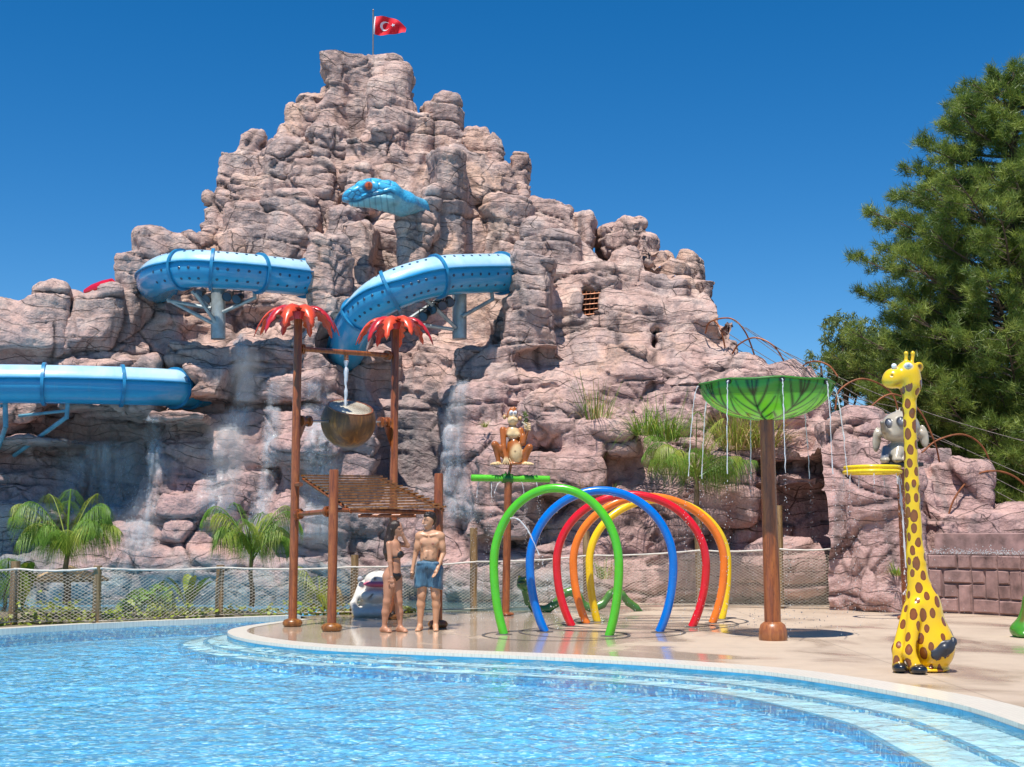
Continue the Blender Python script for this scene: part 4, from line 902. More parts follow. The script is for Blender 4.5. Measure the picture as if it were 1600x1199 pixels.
for k, t_ in enumerate((.70, .76, .82)):
    c2 = a.lerp(b, t_) + Vector((0, -.05, .045)); q.add([c2 + Vector((-.05, .01, .02)), c2 + Vector((.02, -.012, .0)), c2 + Vector((.05, 0, -.03)), c2 + Vector((.0, .0, .02)), c2 + Vector((.03, .0, .035))], [(0, 1, 3), (1, 2, 4, 3)])
q.build('painted_leaf', M['dgreen'], root)
q = MB(); q.tube([W(794, 748, pm.y), W(799, 722, pm.y)], .026, 12); q.build('perch_stem', M['wood'], root)
# monkey: crop pixels to metres
def MK(cx, cy, y=0.0): return ((cx - 385) / 447, y, (530 - cy) / 447)
br, crm, wh, bk, blu = 1, 2, 3, 4, 5
palm_ = [(0.33, 0.10, 0.025), (0.40, 0.115, 0.02), (0.80, 0.58, 0.30), (0.85, 0.85, 0.82), (0.03, 0.02, 0.015), (0.06, 0.12, 0.30), (0.20, 0.06, 0.015)]
mk = [E(MK(408, 400, 0), (.145, .135, .23), col=br), E(MK(420, 430, -.03), (.125, .13, .21), col=crm), E(MK(395, 265, 0), (.135, .10, .13), col=br), E(MK(398, 268, -.035), (.11, .085, .115), col=crm),
      E(MK(375, 285, -.09), (.05, .035, .045), col=crm), E(MK(430, 285, -.09), (.05, .035, .045), col=crm), C(MK(395, 215, 0), MK(395, 180, 0), .06, .07, br),
      E(MK(392, 125, 0), (.10, .10, .115), col=br), E(MK(397, 170, -.06), (.098, .075, .085), col=crm), E(MK(397, 128, -.05), (.075, .06, .06), col=crm, k=.02),
      E(MK(384, 108, -.10), (.036, .026, .042), col=wh, k=.006), E(MK(417, 110, -.10), (.034, .026, .040), col=wh, k=.006), E(MK(388, 112, -.124), (.013, .007, .015), col=blu, k=.002), E(MK(413, 113, -.123), (.013, .007, .015), col=blu, k=.002), E(MK(389, 113, -.130), (.006, .004, .008), col=bk, k=.002), E(MK(412, 114, -.130), (.006, .004, .008), col=bk, k=.002),
      C(MK(372, 180, -.125), MK(400, 168, -.140), .007, .007, bk, .004, '-'), C(MK(400, 168, -.140), MK(428, 182, -.125), .007, .007, bk, .004, '-'),
      C(MK(395, 75, .0), MK(405, 62, 0), .03, .018, br), C(MK(380, 80, .0), MK(383, 66, 0), .025, .014, br), C(MK(410, 78, .0), MK(425, 70, 0), .025, .012, br),
      E(MK(330, 137, .03), (.038, .022, .048), col=br, k=.015), E(MK(330, 137, .012), (.024, .016, .032), col=crm, k=.008), E(MK(455, 150, .03), (.036, .022, .044), col=br, k=.015), E(MK(455, 150, .012), (.022, .016, .03), col=crm, k=.008),
      C(MK(318, 245), MK(322, 385, -.10), .062, .045, br), C(MK(322, 385, -.10), MK(342, 470, -.17), .045, .034, br), E(MK(343, 490, -.18), (.045, .035, .055), col=crm, k=.02),
      C(MK(460, 250), MK(478, 352, -.08), .06, .048, br), C(MK(478, 352, -.08), MK(512, 250, -.10), .048, .034, br), E(MK(510, 225, -.10), (.046, .04, .048), col=crm, k=.02),
      C(MK(365, 480, .02), MK(252, 365, -.10), .085, .060, br), C(MK(252, 365, -.10), MK(285, 505, -.05), .056, .040, br), C(MK(450, 480, .02), MK(530, 388, -.10), .085, .060, br), C(MK(530, 388, -.10), MK(490, 505, -.05), .056, .040, br),
      E(MK(265, 517, -.10), (.09, .085, .030), col=crm, k=.02), E(MK(515, 517, -.10), (.09, .085, .030), col=crm, k=.02), E(MK(395, 515, 0), (.2, .13, .03), col=br), 
      E(MK(415, 420, -.157), (.012, .012, .014), col=6, k=.003), E(MK(367, 300, -.122), (.008, .007, .008), col=6, k=.003), E(MK(438, 300, -.122), (.008, .007, .008), col=6, k=.003)]
for i, dx in enumerate((-28, -10, 10, 28)): mk.append(C(MK(343 + dx * .6, 495, -.20), MK(343 + dx, 526, -.21), .013, .010, crm, .008))
mk.append(C(MK(370, 480, -.18), MK(385, 510, -.18), .013, .011, crm, .008))
for i, dz in enumerate((-26, -10, 6, 22)): mk.append(C(MK(512, 222 + dz, -.13), MK(490, 215 + dz, -.165), .015, .012, crm, .008)); mk.append(C(MK(520, 222 + dz, -.11), MK(538, 228 + dz, -.12), .014, .012, crm, .008))
for fx, s_ in ((265, -1), (515, 1)):
    for i in range(4): mk.append(C(MK(fx + s_ * 10 * (i - 1), 518, -.14), MK(fx + s_ * (14 + 22 * (i - 1.5)), 524, -.215 + .03 * abs(i - 1.5)), .016, .012, crm, .008))
    mk.append(C(MK(fx - s_ * 20, 518, -.12), MK(fx - s_ * 42, 522, -.17), .015, .012, crm, .008))
c0 = W(799, 727.5, pm.y)
root = empty('monkey_statue', c0, 'brown and cream monkey statue squatting on the green spray bar chewing a twig', 'monkey statue')
sdf_obj('body', mk, .0095, M['statue'], root, .03, palm_, .006, tuple(c0))
q = MB(); s0 = c0 + Vector(MK(468, 185, -.16)); s1 = c0 + Vector(MK(508, 215, -.16)); q.tube([s0, s1], .012, 8); q.build('chewed_stick', M['cream'], root)
M['twig'] = paint('olive_leaf_paint', (0.12, 0.17, 0.03), 0.45, 0.3)
q = MB(); rs = random.Random(5); base = c0 + Vector(MK(485, 190, -.12))
for k in range(46):
    p = base + Vector((rs.gauss(.03, .02), rs.gauss(0, .02), rs.uniform(0, .19))); d = Vector((rs.gauss(0, 1), rs.gauss(0, 1), rs.gauss(.6, .6))).normalized(); s_ = d.cross(Vector((0.3, 1, .2))).normalized() * .012
    q.add([p - s_, p + d * .05, p + s_], [(0, 1, 2)])
q.build('twig', M['twig'], root, False)
# ================================================================== ARCHES
arches = [('green', (0.085, 0.50, 0.012), 785, 991.5, 949, 994, 765, 975, 756, 'bright green spray arch, nearest of the row'),
          ('blue', (0.0, 0.16, 0.62), 852, 987.5, 1030, 988, 822, 1057, 760, 'blue spray arch second in the row behind the green one'),
          ('red', (0.70, 0.008, 0.015), 893, 979, 1080, 980, 865, 1108, 767, 'red spray arch in the middle of the row'),
          ('orange', (0.88, 0.20, 0.012), 918, 975, 1114, 974, 889, 1137, 770, 'orange spray arch between the red and yellow ones'),
          ('yellow', (0.88, 0.58, 0.005), 933, 972, 1127, 968, 909, 1153, 775, 'yellow spray arch, farthest of the row')]
for nm, c, xl, yl, xr, yr, ex0, ex1, yt, lab in arches:
    L, R_ = G(xl, yl), G(xr, yr); d = (L.y + R_.y) / 2; s_ = d / F; ctr = (L + R_) / 2; u = (R_ - L).normalized()
    aw = (ex1 - ex0) / 2 * s_ - .064; H = W(0, yt, d).z - .064; hf = (R_ - L).length / 2; zc = H * 0.48
    Bv = zc / math.sqrt(max(1e-3, 1 - (hf / aw) ** 2)); P = []
    for i in range(17): z = zc * i / 16; P.append((-aw * math.sqrt(max(0, 1 - ((zc - z) / Bv) ** 2)), z))
    for i in range(1, 48):
        a = math.pi - math.pi * i / 48; P.append((aw * math.cos(a), zc + (H - zc) * math.sin(a)))
    for i in range(16, -1, -1): z = zc * i / 16; P.append((aw * math.sqrt(max(0, 1 - ((zc - z) / Bv) ** 2)), z))
    mid = W((ex0 + ex1) / 2, 880, d); ctr.x = ctr.x * .4 + mid.x * .6
    m_ = paint(nm + '_arch_paint', c, 0.22, 0.05, coat=0.4)
    root = empty('spray_arch', ctr, lab, 'spray arch', 'row of coloured spray arches')
    q = MB(); q.tube([ctr + u * x + Vector((0, 0, z)) for x, z in P], .064, 18); q.build('hoop', m_, root)
    for x in (P[0][0], P[-1][0]):
        q = MB(); q.lathe(ctr + u * x, [(.12, 0.001), (.12, .006), (.08, .010)], 20); q.build('foot_ring', M['drain'], root)
    q = MB()
    for i in range(8, len(P) - 8, 7):
        x, z = P[i]; nx = Vector((-x, 0, zc - z)).normalized(); q.lathe(ctr + u * x + Vector((0, 0, z)) + (u * nx.x + Vector((0, 0, nx.z))) * .061, [(.016, 0), (.013, .014), (0, .016)], 8, (u * nx.x + Vector((0, 0, nx.z))).to_track_quat('Z', 'Y').to_matrix())
    q.build('nozzles', M['zinc'], root)['kind'] = 'stuff'
    rr_ = aw * 1.12; q = MB(); nn = 64
    q.add([(ctr.x + math.cos(2 * math.pi * k / nn) * r_, ctr.y + math.sin(2 * math.pi * k / nn) * r_, 0.005) for k in range(nn) for r_ in (rr_, rr_ + .045)], [(2 * k, 2 * k + 1, (2 * k + 3) % (2 * nn), (2 * k + 2) % (2 * nn)) for k in range(nn)])
    q.build('drain_ring', M['drain'])['kind'] = 'structure'
# ================================================================== LEAF UMBRELLA
pu = G(1208, 1000.5); s_ = pu.y / F
root = empty('leaf_umbrella', pu, 'large green leaf bowl with black veins on a thick rusty post pouring water', 'water umbrella')
q = MB(); q.tube([pu + Vector((0, 0, .2)), W(1198, 650, pu.y)], [.112, .098], 24); q.build('post', M['wood'], root)
q = MB(); q.lathe(pu, [(.185, 0), (.195, .03), (.19, .12), (.165, .21), (.13, .235), (.11, .25)], 28); q.build('post_foot', rusty('foot_paint', (0.16, 0.05, 0.02), (0.33, 0.11, 0.035), (0.42, 0.16, 0.05)), root)
top = W(1197, 601, pu.y); Rr = 0.925; nA, nR = 288, 90; V = []; Cc = []
def bowl(r, a): return top.z - .50 * (1.0004 - r * r) ** .52 + 0.008 * math.cos(8 * a) * r ** 5
for i in range(nR + 1):
    r = math.sin(math.pi / 2 * i / nR)
    for k in range(nA):
        a = 2 * math.pi * k / nA; V.append((top.x + Rr * r * math.cos(a), top.y + Rr * r * math.sin(a), bowl(r, a)))
        sec = (a / (math.pi / 4)) % 1.0; x = (sec - .5) * (math.pi / 4) * r; yv = r     # one leaf per eighth; x sideways, yv outwards
        w = 0.016 + .014 * (1 - r); v = math.exp(-(x / w) ** 2)
        br_ = (yv - 1.1 * abs(x) - .6 * abs(x) ** .5 * .3) * 4.6; fb = abs(br_ - round(br_)); v = max(v, math.exp(-(fb / (.08 + .15 * max(0, 1 - abs(x) / .22))) ** 2) * .92 * min(1, r * 2.5) * (1 if abs(x) < .30 else .4))
        e_d = abs(abs(x) - math.pi / 8 * r); v = max(v, .45 * math.exp(-(e_d / .012) ** 2))
        halo = math.exp(-(fb / .2) ** 2) * .35 + math.exp(-(x / .05) ** 2) * .35
        nz = .5 + .5 * math.sin(a * 3.1 + r * 5) ; g = Vector((0.15, 0.52, 0.02)).lerp(Vector((0.02, 0.38, 0.10)), min(1, halo + .3 * nz * r))
        if r > .92: g = g.lerp(Vector((0.03, .26, .04)), .6)
        g = g.lerp(Vector((0.55, .62, .25)), max(0, .25 - r) * 2)
        g = g * (1 - v) + Vector((0.008, 0.02, 0.005)) * v; Cc.append(tuple(g) + (1,))
Q = [(i * nA + k, (i + 1) * nA + k, (i + 1) * nA + (k + 1) % nA, i * nA + (k + 1) % nA) for i in range(nR) for k in range(nA)]
me = np_mesh('leaf_bowl', np.array(V), np.array(Q)); set_col(me, Cc)
t = NT('leaf_bowl_fibreglass'); a_ = t.node('Attribute', attribute_name='Col'); t.set(Base_Color=a_.outputs[0], Roughness=.22, Coat_Weight=.3)
tl_ = t.node('BsdfTranslucent', {'Color': a_.outputs[0]}); mx_ = t.node('MixShader', {0: .35, 1: t.p.outputs[0], 2: tl_.outputs[0]}); t.l.new(mx_.outputs[0], t.out.inputs[0])
o = link_mesh('leaf_bowl', me, t.m, root)
M['rimg'] = paint('rim_green', (0.05, .22, .02), .3)
q = MB(); q.tube([(top.x + Rr * math.cos(a), top.y + Rr * math.sin(a), bowl(1, a)) for a in [2 * math.pi * k / 96 for k in range(96)]], .016, 8, closed=True); q.build('rim', M['rimg'], root)
UMB = (top, Rr)
for k in range(8):
    a = R(-90 + 45 * k + 2); q = MB(); dv = Vector((math.cos(a), math.sin(a), 0)); p = top + dv * (Rr * .985) + Vector((0, 0, -.035))
    q.lathe(p, [(.03, -.03), (.038, .03), (.024, .03), (.02, -.03)], 10, dv.to_track_quat('Z', 'Y').to_matrix()); q.build('spout', M['black'], root)
# ================================================================== GIRAFFE
def GI(px, py, y=0.0): return ((px - 1442) / 148, y, (1050 - py) / 148)
Y_, K_, Wh, Bl = 0, 1, 2, 3
pg = [(0.88, 0.54, 0.006, 1), (0.012, 0.014, 0.02, 0), (0.85, 0.85, 0.85, 0), (0.02, 0.12, 0.30, 0), (0.88, 0.54, 0.006, 0), (0.10, 0.03, 0.01, 0)]
gi = [E(GI(1457, 1010, 0), (.245, .25, .285), col=0, k=.08), E(GI(1450, 965, 0), (.18, .19, .30), col=0, k=.1), C(GI(1442, 935, 0), GI(1438, 870, 0), .13, .088, 0, .12), C(GI(1438, 880, 0), GI(1436, 760, 0), .086, .074, 0, .05), C(GI(1436, 760, 0), GI(1436, 640, 0), .074, .068, 0, .03), C(GI(1436, 640, 0), GI(1437, 605, -.01), .068, .085, 0, .04),
      C(GI(1430, 950, -.12), GI(1412, 1020, -.24), .075, .062, 0, .05), C(GI(1412, 1020, -.24), GI(1421, 1043, -.27), .062, .070, 0, .04), C(GI(1425, 955, -.02), GI(1400, 1015, -.13), .075, .058, 0, .05), C(GI(1400, 1015, -.13), GI(1399, 1043, -.15), .058, .062, 0, .04),
      E(GI(1423, 1043, -.30), (.088, .11, .055), col=K_, k=.02), E(GI(1400, 1042, -.18), (.075, .10, .055), col=K_, k=.02), E(GI(1450, 1046, .02), (.23, .24, .04), col=0, k=.04),
      E(GI(1435, 587, 0), (.135, .13, .155), col=4, k=.05), E(GI(1440, 603, 0), (.11, .11, .12), col=0, k=.06), E(GI(1412, 592, -.02), (.115, .11, .105), col=4, k=.05), E(GI(1408, 598, -.02), (.09, .10, .06), col=4, k=.05),
      E(GI(1432, 574, -.105), (.045, .03, .035), col=Wh, k=.006), E(GI(1431, 574, -.128), (.016, .010, .020), col=Bl, k=.003), E(GI(1431, 574, -.137), (.007, .004, .010), col=K_, k=.002), E(GI(1411, 574, -.07), (.03, .03, .03), col=Wh, k=.006),
      C(GI(1405, 609, -.115), GI(1420, 602, -.13), .012, .013, 5, .005, '-'), C(GI(1398, 607, -.085), GI(1405, 609, -.115), .010, .012, 5, .005, '-'), E(GI(1405, 590, -.118), (.012, .012, .014), col=5, k=.004, op='-'),
      C(GI(1432, 568, -.02), GI(1433, 556, -.02), .02, .018, 4, .02), E(GI(1433, 553, -.02), (.025, .025, .028), col=4, k=.01), C(GI(1444, 567, .03), GI(1446, 555, .03), .02, .018, 4, .02), E(GI(1446, 552, .03), (.025, .025, .03), col=4, k=.01),
      E(GI(1454, 574, .02), (.062, .028, .055), (0, -30, 20), 4, .02), E(GI(1456, 574, -.008), (.034, .02, .03), (0, -30, 20), 5, .01, '-'),
      ]
root = empty('giraffe_statue', G(1441, 1049), 'tall yellow giraffe statue with brown spots sitting on the deck at the right', 'giraffe statue')
def girmat():
    t = NT('giraffe_paint'); a = t.node('Attribute', attribute_name='Col'); al = a.outputs['Alpha']
    d = t.math('ADD', al, t.math('MULTIPLY', t.math('SUBTRACT', t.noise(14, 3, .5), .5), .022))
    e = t.ramp(t.math('MULTIPLY', d, 10.0), [(0.315, 1), (0.34, 0)])
    core_ = t.ramp(t.math('MULTIPLY', d, 10.0), [(0.2, (0.24, 0.075, 0.014)), (0.42, (0.11, 0.024, 0.008))])
    t.set(Base_Color=t.mix(e, t.mix(1.0, a.outputs[0], t.ramp(t.noise(3, 4), [(.3, .85), (.7, 1)]), 'MULTIPLY'), core_), Roughness=.25, Coat_Weight=.4, Normal=t.bump(t.noise(14, 3), .08, .006)); return t.m
def spots(V, Q, Cc):
    from mathutils import kdtree
    rng = np.random.default_rng(12); ok = np.where(Cc[:, 3] > .6)[0]; P = V * np.array([1, 1, .60]); sel = []; cell_ = {}
    for i in rng.permutation(ok)[:9000]:
        p = P[i]; mind = .074 if V[i, 2] > 1.0 else .088; k = tuple((p / .12).astype(int)); near = [q_ for a in (-1, 0, 1) for b in (-1, 0, 1) for c in (-1, 0, 1) for q_ in cell_.get((k[0] + a, k[1] + b, k[2] + c), ())]
        if all(((p - P[j]) ** 2).sum() > mind ** 2 for j in near): cell_.setdefault(k, []).append(i); sel.append(i)
    kd = kdtree.KDTree(len(sel)); sz = rng.uniform(.75, 1.25, len(sel))
    for n_, j in enumerate(sel): kd.insert(P[j], n_)
    kd.balance(); Cc = Cc.copy(); m = Cc[:, 3] > .5; D = np.ones(len(V))
    for i in np.where(m)[0]: co_, n_, d_ = kd.find(P[i]); D[i] = d_ * sz[n_]
    Cc[:, 3] = D; return V, Cc
gb = sdf_obj('body', gi, .0115, girmat(), root, .05, pg, .006, tuple(G(1441, 1049)), spots)
tl = [E(GI(1467, 1012, -.235), (.115, .025, .08), (0, -22, 0), 1, .02), E(GI(1452, 1022, -.235), (.045, .022, .05), (0, 30, 0), 1, .02), E(GI(1483, 1003, -.18), (.04, .04, .05), (0, 0, 0), 1, .02)]
for k, (dx, dz) in enumerate(((-16, 12), (-12, 18), (-19, 5), (8, -12), (0, 16))): tl.append(C(GI(1467, 1012, -.24), GI(1467 + dx * 1.1, 1012 + dz, -.24), .03, .008, 1, .02))
sdf_obj('tail_tuft', tl, .012, paint('tail_black', (.035, .04, .055), .35), root, .02, None, .01, tuple(G(1441, 1049)))
# ================================================================== ELEPHANT ON POST WITH YELLOW HOOP
pe = G(1418, 968); c0 = W(1403, 722, pe.y); zs = pe.y / F
root = empty('hoop_spray_post', pe, 'rusty leaning post with a double yellow hoop spraying water below the elephant', 'spray post')
q = MB(); q.tube([pe, W(1408, 733, pe.y)], .078, 18); q.build('post', M['wood'], root); foot(pe, root, M['wood'], .17, .07)
M['yellow'] = paint('yellow_paint', (.86, .62, .01), .25, .06, coat=.3)
hc = W(1363, 738, pe.y - .3); r_ = 42 * zs
for dz, rr in ((0, r_), (.075, r_ * .97)):
    q = MB(); q.tube([hc + Vector((math.cos(a) * rr, math.sin(a) * rr, dz)) for a in [2 * math.pi * k / 48 for k in range(48)]], .033, 12, closed=True); q.build('hoop', M['yellow'], root)
q = MB(); q.tube([hc + Vector((r_ * .9, .1, .03)), W(1404, 741, pe.y)], .045, 10); q.build('hoop_bracket', M['yellow'], root)
q = MB(); q.box(c0 + Vector((.08, 0, -.05)), (.30, .2, .035)); q.build('perch_plate', M['black'], root, False, .01)
def EL(cx, cy, y=0.0): return ((cx / 4.44 + 1350 - 1403) / 94.5, y, (722 - (cy / 4.44 + 530)) / 94.5)
pl = [(.45, .39, .30), (.27, .23, .18), (.02, .02, .025), (.8, .8, .8), (.16, .17, .20), (.12, .10, .08)]
el = [E(EL(262, 603, 0), (.33, .27, .28), col=0, k=.06), E(EL(190, 660, -.10), (.16, .13, .11), col=0, k=.06), C(EL(150, 655, -.14), EL(112, 630, -.28), .085, .055, 0, .05), C(EL(112, 630, -.28), EL(85, 582, -.38), .055, .036, 1, .04),
      E(EL(235, 790, .03), (.24, .20, .19), col=0, k=.06), C(EL(235, 755, -.08), EL(200, 832, -.20), .085, .07, 0, .04), C(EL(150, 770, -.05), EL(120, 832, -.16), .085, .065, 4, .04), E(EL(205, 843, -.22), (.085, .10, .045), col=0, k=.03), E(EL(122, 843, -.17), (.08, .10, .045), col=0, k=.03), E(EL(290, 840, -.16), (.11, .14, .06), col=0, k=.04), E(EL(330, 790, .0), (.12, .14, .13), col=0, k=.05),
      E(EL(95, 690, .06), (.085, .04, .22), (0, 8, 25), 0, .04), E(EL(97, 695, .035), (.055, .02, .16), (0, 8, 25), 1, .02), E(EL(438, 665, .08), (.08, .04, .20), (0, -8, -25), 0, .04), C(EL(350, 640, .05), EL(420, 650, .08), .06, .05, 0, .05), C(EL(130, 640, .05), EL(100, 660, .06), .06, .05, 0, .05),
      E(EL(158, 580, -.155), (.066, .055, .090), (0, 0, 0), 2, .008), E(EL(238, 574, -.235), (.080, .050, .098), (0, 0, 0), 2, .008), E(EL(160, 582, -.190), (.050, .035, .070), (0, 0, 0), 4, .004), E(EL(238, 577, -.268), (.060, .03, .074), (0, 0, 0), 4, .004), E(EL(164, 573, -.226), (.013, .009, .017), (0, 0, 0), 3, .003), E(EL(244, 568, -.298), (.015, .009, .019), (0, 0, 0), 3, .003),
      C(EL(130, 695, -.20), EL(185, 705, -.235), .014, .016, 5, .01, '-'), C(EL(185, 705, -.235), EL(250, 672, -.245), .016, .012, 5, .01, '-'), C(EL(105, 655, -.30), EL(135, 690, -.24), .010, .010, 5, .01, '-'),
      C(EL(250, 495, .0), EL(230, 470, 0), .022, .008, 0, .015), C(EL(255, 495, .0), EL(262, 462, 0), .022, .008, 0, .015), C(EL(262, 497, .0), EL(290, 480, 0), .018, .007, 0, .015)]
for k in range(3): el.append(E(EL(190 + k * 13, 846, -.31), (.018, .014, .02), (0, 0, 0), 5, .004)); el.append(C(EL(140 - 9 * k, 632 + 10 * -k, -.24 - .03 * k), EL(160 - 9 * k, 648 - 8 * k, -.245 - .03 * k), .006, .006, 5, .006, '-'))
root = empty('elephant_statue', c0, 'grey baby elephant statue with big dark eyes sitting on a post behind the giraffe', 'elephant statue')
sdf_obj('body', el, .012, M['statue'], root, .04, pl, .006, tuple(c0))
# ================================================================== WHITE STATUE WITH PINK MOUTH, GREEN SERPENT, GREEN STATUE AT THE EDGE
c0 = G(590, 962.5)
def HI(px, py, y=0): return ((px - 590) * .9 / 92, y, (965 - py) / 92)
hp = [(.70, .66, .59), (.60, .12, .20), (.42, .43, .45), (.06, .06, .07), (.75, .75, .75)]
M['matte'] = attr_mat('matte_painted_statue', .55, .0)
hi_ = [E(HI(590, 935, .1), (.33, .40, .36), col=0, k=.1), E(HI(590, 958, 0), (.46, .46, .16), col=0, k=.1), E(HI(592, 908, 0), (.26, .34, .17), col=0, k=.05), E(HI(590, 932, -.24), (.30, .2, .12), (0, 0, 0), 0, .05), C(HI(562, 915, -.1), HI(549, 945, -.25), .07, .05, 0, .07), C(HI(549, 945, -.25), HI(556, 960, -.3), .05, .07, 0, .06),
       E(HI(592, 913, -.26), (.255, .13, .052), (0, 0, 0), 1, .015), C(HI(588, 893, -.05), HI(588, 905, -.33), .02, .02, 3, .02), E(HI(560, 905, -.2), (.05, .04, .05), (0, 0, 0), 2, .02), E(HI(606, 898, -.18), (.06, .05, .06), (0, 0, 0), 4, .02),
       C(HI(565, 955, -.42), HI(585, 930, -.40), .03, .02, 2, .03, '-'), C(HI(610, 955, -.42), HI(604, 928, -.38), .03, .02, 2, .03, '-')]
root = empty('white_hippo_statue', c0, 'low white statue with an open pink mouth behind the woman on the wet deck', 'animal statue')
sdf_obj('body', hi_, .014, M['matte'], root, .05, hp, .01, tuple(c0))
c0 = G(850, 957); 
def SE(px, py, y=0): k = c0.y / F; return ((px - 850) * k, y, (957 - py) * k)
gp = [(.035, .16, .04), (.16, .26, .03), (.01, .04, .015), (.6, .5, .05)]
pts = [(822, 925, -.1), (826, 940, -.05), (836, 952, 0), (855, 953, .05), (870, 943, .1), (880, 930, .12), (893, 926, .15), (905, 935, .15), (912, 948, .2), (928, 953, .2), (942, 946, .25), (953, 932, .3), (962, 926, .3), (973, 932, .3), (983, 944, .35), (996, 953, .4)]
sn = [C(SE(*pts[i]), SE(*pts[i + 1]), .078 - .001 * i, .077 - .001 * i, 0, .03) for i in range(len(pts) - 1)] + [C(SE(p[0], p[1] - 4, p[2]), SE(q_[0], q_[1] - 4, q_[2]), .04, .04, 1, .02) for p, q_ in zip(pts[3:-1], pts[4:])]
sn += [E(SE(818, 915, -.15), (.13, .16, .10), (0, 20, 0), 0, .05), E(SE(816, 906, -.18), (.10, .14, .05), (0, -15, 0), 0, .04), E(SE(815, 911, -.28), (.08, .08, .025), (0, 0, 0), 2, .01), E(SE(812, 902, -.22), (.03, .03, .03), (0, 0, 0), 3, .01), E(SE(824, 902, -.20), (.03, .03, .03), (0, 0, 0), 3, .01), C(SE(*pts[-1]), SE(1004, 957, .4), .06, .02, 0, .03)]
root = empty('serpent_statue', c0, 'green serpent statue with humped body lying on the deck behind the arches', 'serpent statue')
sdf_obj('body', sn, .014, M['statue'], root, .04, gp, .02, tuple(c0))
c0 = G(1604, 996)
fr_ = [E((0, 0, .10), (.22, .22, .13), col=0, k=.08), C((0.02, 0, .1), (.08, 0, .55), .17, .08, 0, .1), C((.02, -.12, .12), (.07, -.06, .5), .05, .03, 1, .04), C((-.10, -.1, .08), (.02, -.04, .5), .035, .025, 1, .04), C((.08, 0, .5), (.2, 0, .62), .09, .12, 0, .08), E((-.1, -.13, .05), (.08, .1, .05), col=0, k=.04)]
root = empty('green_statue', c0, 'green and brown streaked statue foot cut by the right edge of the frame', 'animal statue')
sdf_obj('body', fr_, .012, M['statue'], root, .05, [(.06, .26, .02), (.16, .05, .02)], .01, tuple(c0))
# ================================================================== STAMPED STONE WALL ON THE RIGHT
M['block'] = M['rock']
M['pinkwall'] = paint('pink_render', (.33, .20, .18), .85, .3, bump=1.0, sc=3.5); M['joint'] = paint('wall_joint_render', (.20, .125, .115), .9, .3, bump=1.0, sc=4)
wl_px = [(1452, 957.5), (1500, 959), (1550, 961.5), (1600, 965), (1660, 971), (1720, 980)]
WP = spline([G(x, y) for x, y in wl_px], 6); wall_h = W(0, 866, WP[6].y).z; top_h = W(0, 845, WP[6].y + .5).z
root = empty('stone_wall', WP[0], 'curved low wall of irregular stamped pink stone blocks behind the giraffe', 'stone wall')
nrm = [Vector((-(WP[min(i + 1, len(WP) - 1)] - WP[max(i - 1, 0)]).y, (WP[min(i + 1, len(WP) - 1)] - WP[max(i - 1, 0)]).x, 0)).normalized() for i in range(len(WP))]
nrm = [n_ if n_.y < 0 else -n_ for n_ in nrm]
cum = [0.0]
for i in range(1, len(WP)): cum.append(cum[-1] + (WP[i] - WP[i - 1]).length)
def wat_(s_, z, off):
    s_ = min(max(s_, 0), cum[-1] - 1e-4); i = max(k for k in range(len(cum) - 1) if cum[k] <= s_); t_ = (s_ - cum[i]) / (cum[i + 1] - cum[i])
    return WP[i].lerp(WP[i + 1], t_) + nrm[i].lerp(nrm[i + 1], t_) * off + Vector((0, 0, z))
n = 60; q = MB(); vs = []
for k in range(n + 1):
    s_ = cum[-1] * k / n; vs += [wat_(s_, -.05, 0), wat_(s_, wall_h, 0), wat_(s_, wall_h + .01, -.02), wat_(s_, wall_h + .04, -.62)]
q.add(vs, [(4 * k + j, 4 * k + 4 + j, 4 * k + 5 + j, 4 * k + 1 + j) for k in range(n) for j in range(3)]); q.build('wall_core', M['joint'], root)
q = MB(); vs = []
for k in range(n + 1): s_ = cum[-1] * k / n; vs += [wat_(s_, wall_h + .03, -.55), wat_(s_, top_h + .12, -.60), wat_(s_, top_h + .14, -.95)]
q.add(vs, [(3 * k + j, 3 * k + 3 + j, 3 * k + 4 + j, 3 * k + 1 + j) for k in range(n) for j in range(2)]); q.build('upper_band', M['pinkwall'], root)
rs = random.Random(11); pat = [(0, 0, 2, 1), (2, 0, 1, 2), (3, 0, 2, 1), (5, 0, 2, 1), (0, 1, 1, 2), (1, 1, 1, 1), (3, 1, 1, 1), (4, 1, 1, 2), (5, 1, 1, 1), (6, 1, 1, 2), (1, 2, 2, 1), (3, 2, 1, 1), (5, 2, 1, 1), (0, 3, 2, 1), (2, 3, 1, 1), (3, 3, 2, 1), (5, 3, 2, 1)]
us = .27; hs = (wall_h - .03) / 4; nrep = int(cum[-1] / (us * 7)) + 1
for rp in range(nrep):
    for (u0, v0, du, dv) in pat:
        s0 = (rp * 7 + u0) * us + .012; s1 = s0 + du * us - .024
        if s1 > cum[-1] - .02: continue
        z0, z1 = v0 * hs + .012 + .02, (v0 + dv) * hs - .012 + .02; pr_ = .028 + rs.uniform(0, .022)
        vs = []
        for (a_, b_, o_) in ((0, 0, .001), (1, 0, .001), (1, 1, .001), (0, 1, .001)): vs.append(wat_(s0 + (s1 - s0) * a_, z0 + (z1 - z0) * b_, o_))
        j = lambda: rs.uniform(-.008, .008)
        e1 = .022
        for (a_, b_) in ((e1, e1), (-e1, e1), (-e1, -e1), (e1, -e1)): vs.append(wat_((s0 if a_ > 0 else s1) + a_ + j(), (z0 if b_ > 0 else z1) + b_ + j(), pr_ + j()))
        q = MB(); q.add(vs, [(0, 1, 5, 4), (1, 2, 6, 5), (2, 3, 7, 6), (3, 0, 4, 7), (4, 5, 6, 7)]); q.build('stone_block', M['pinkwall'], root, False)
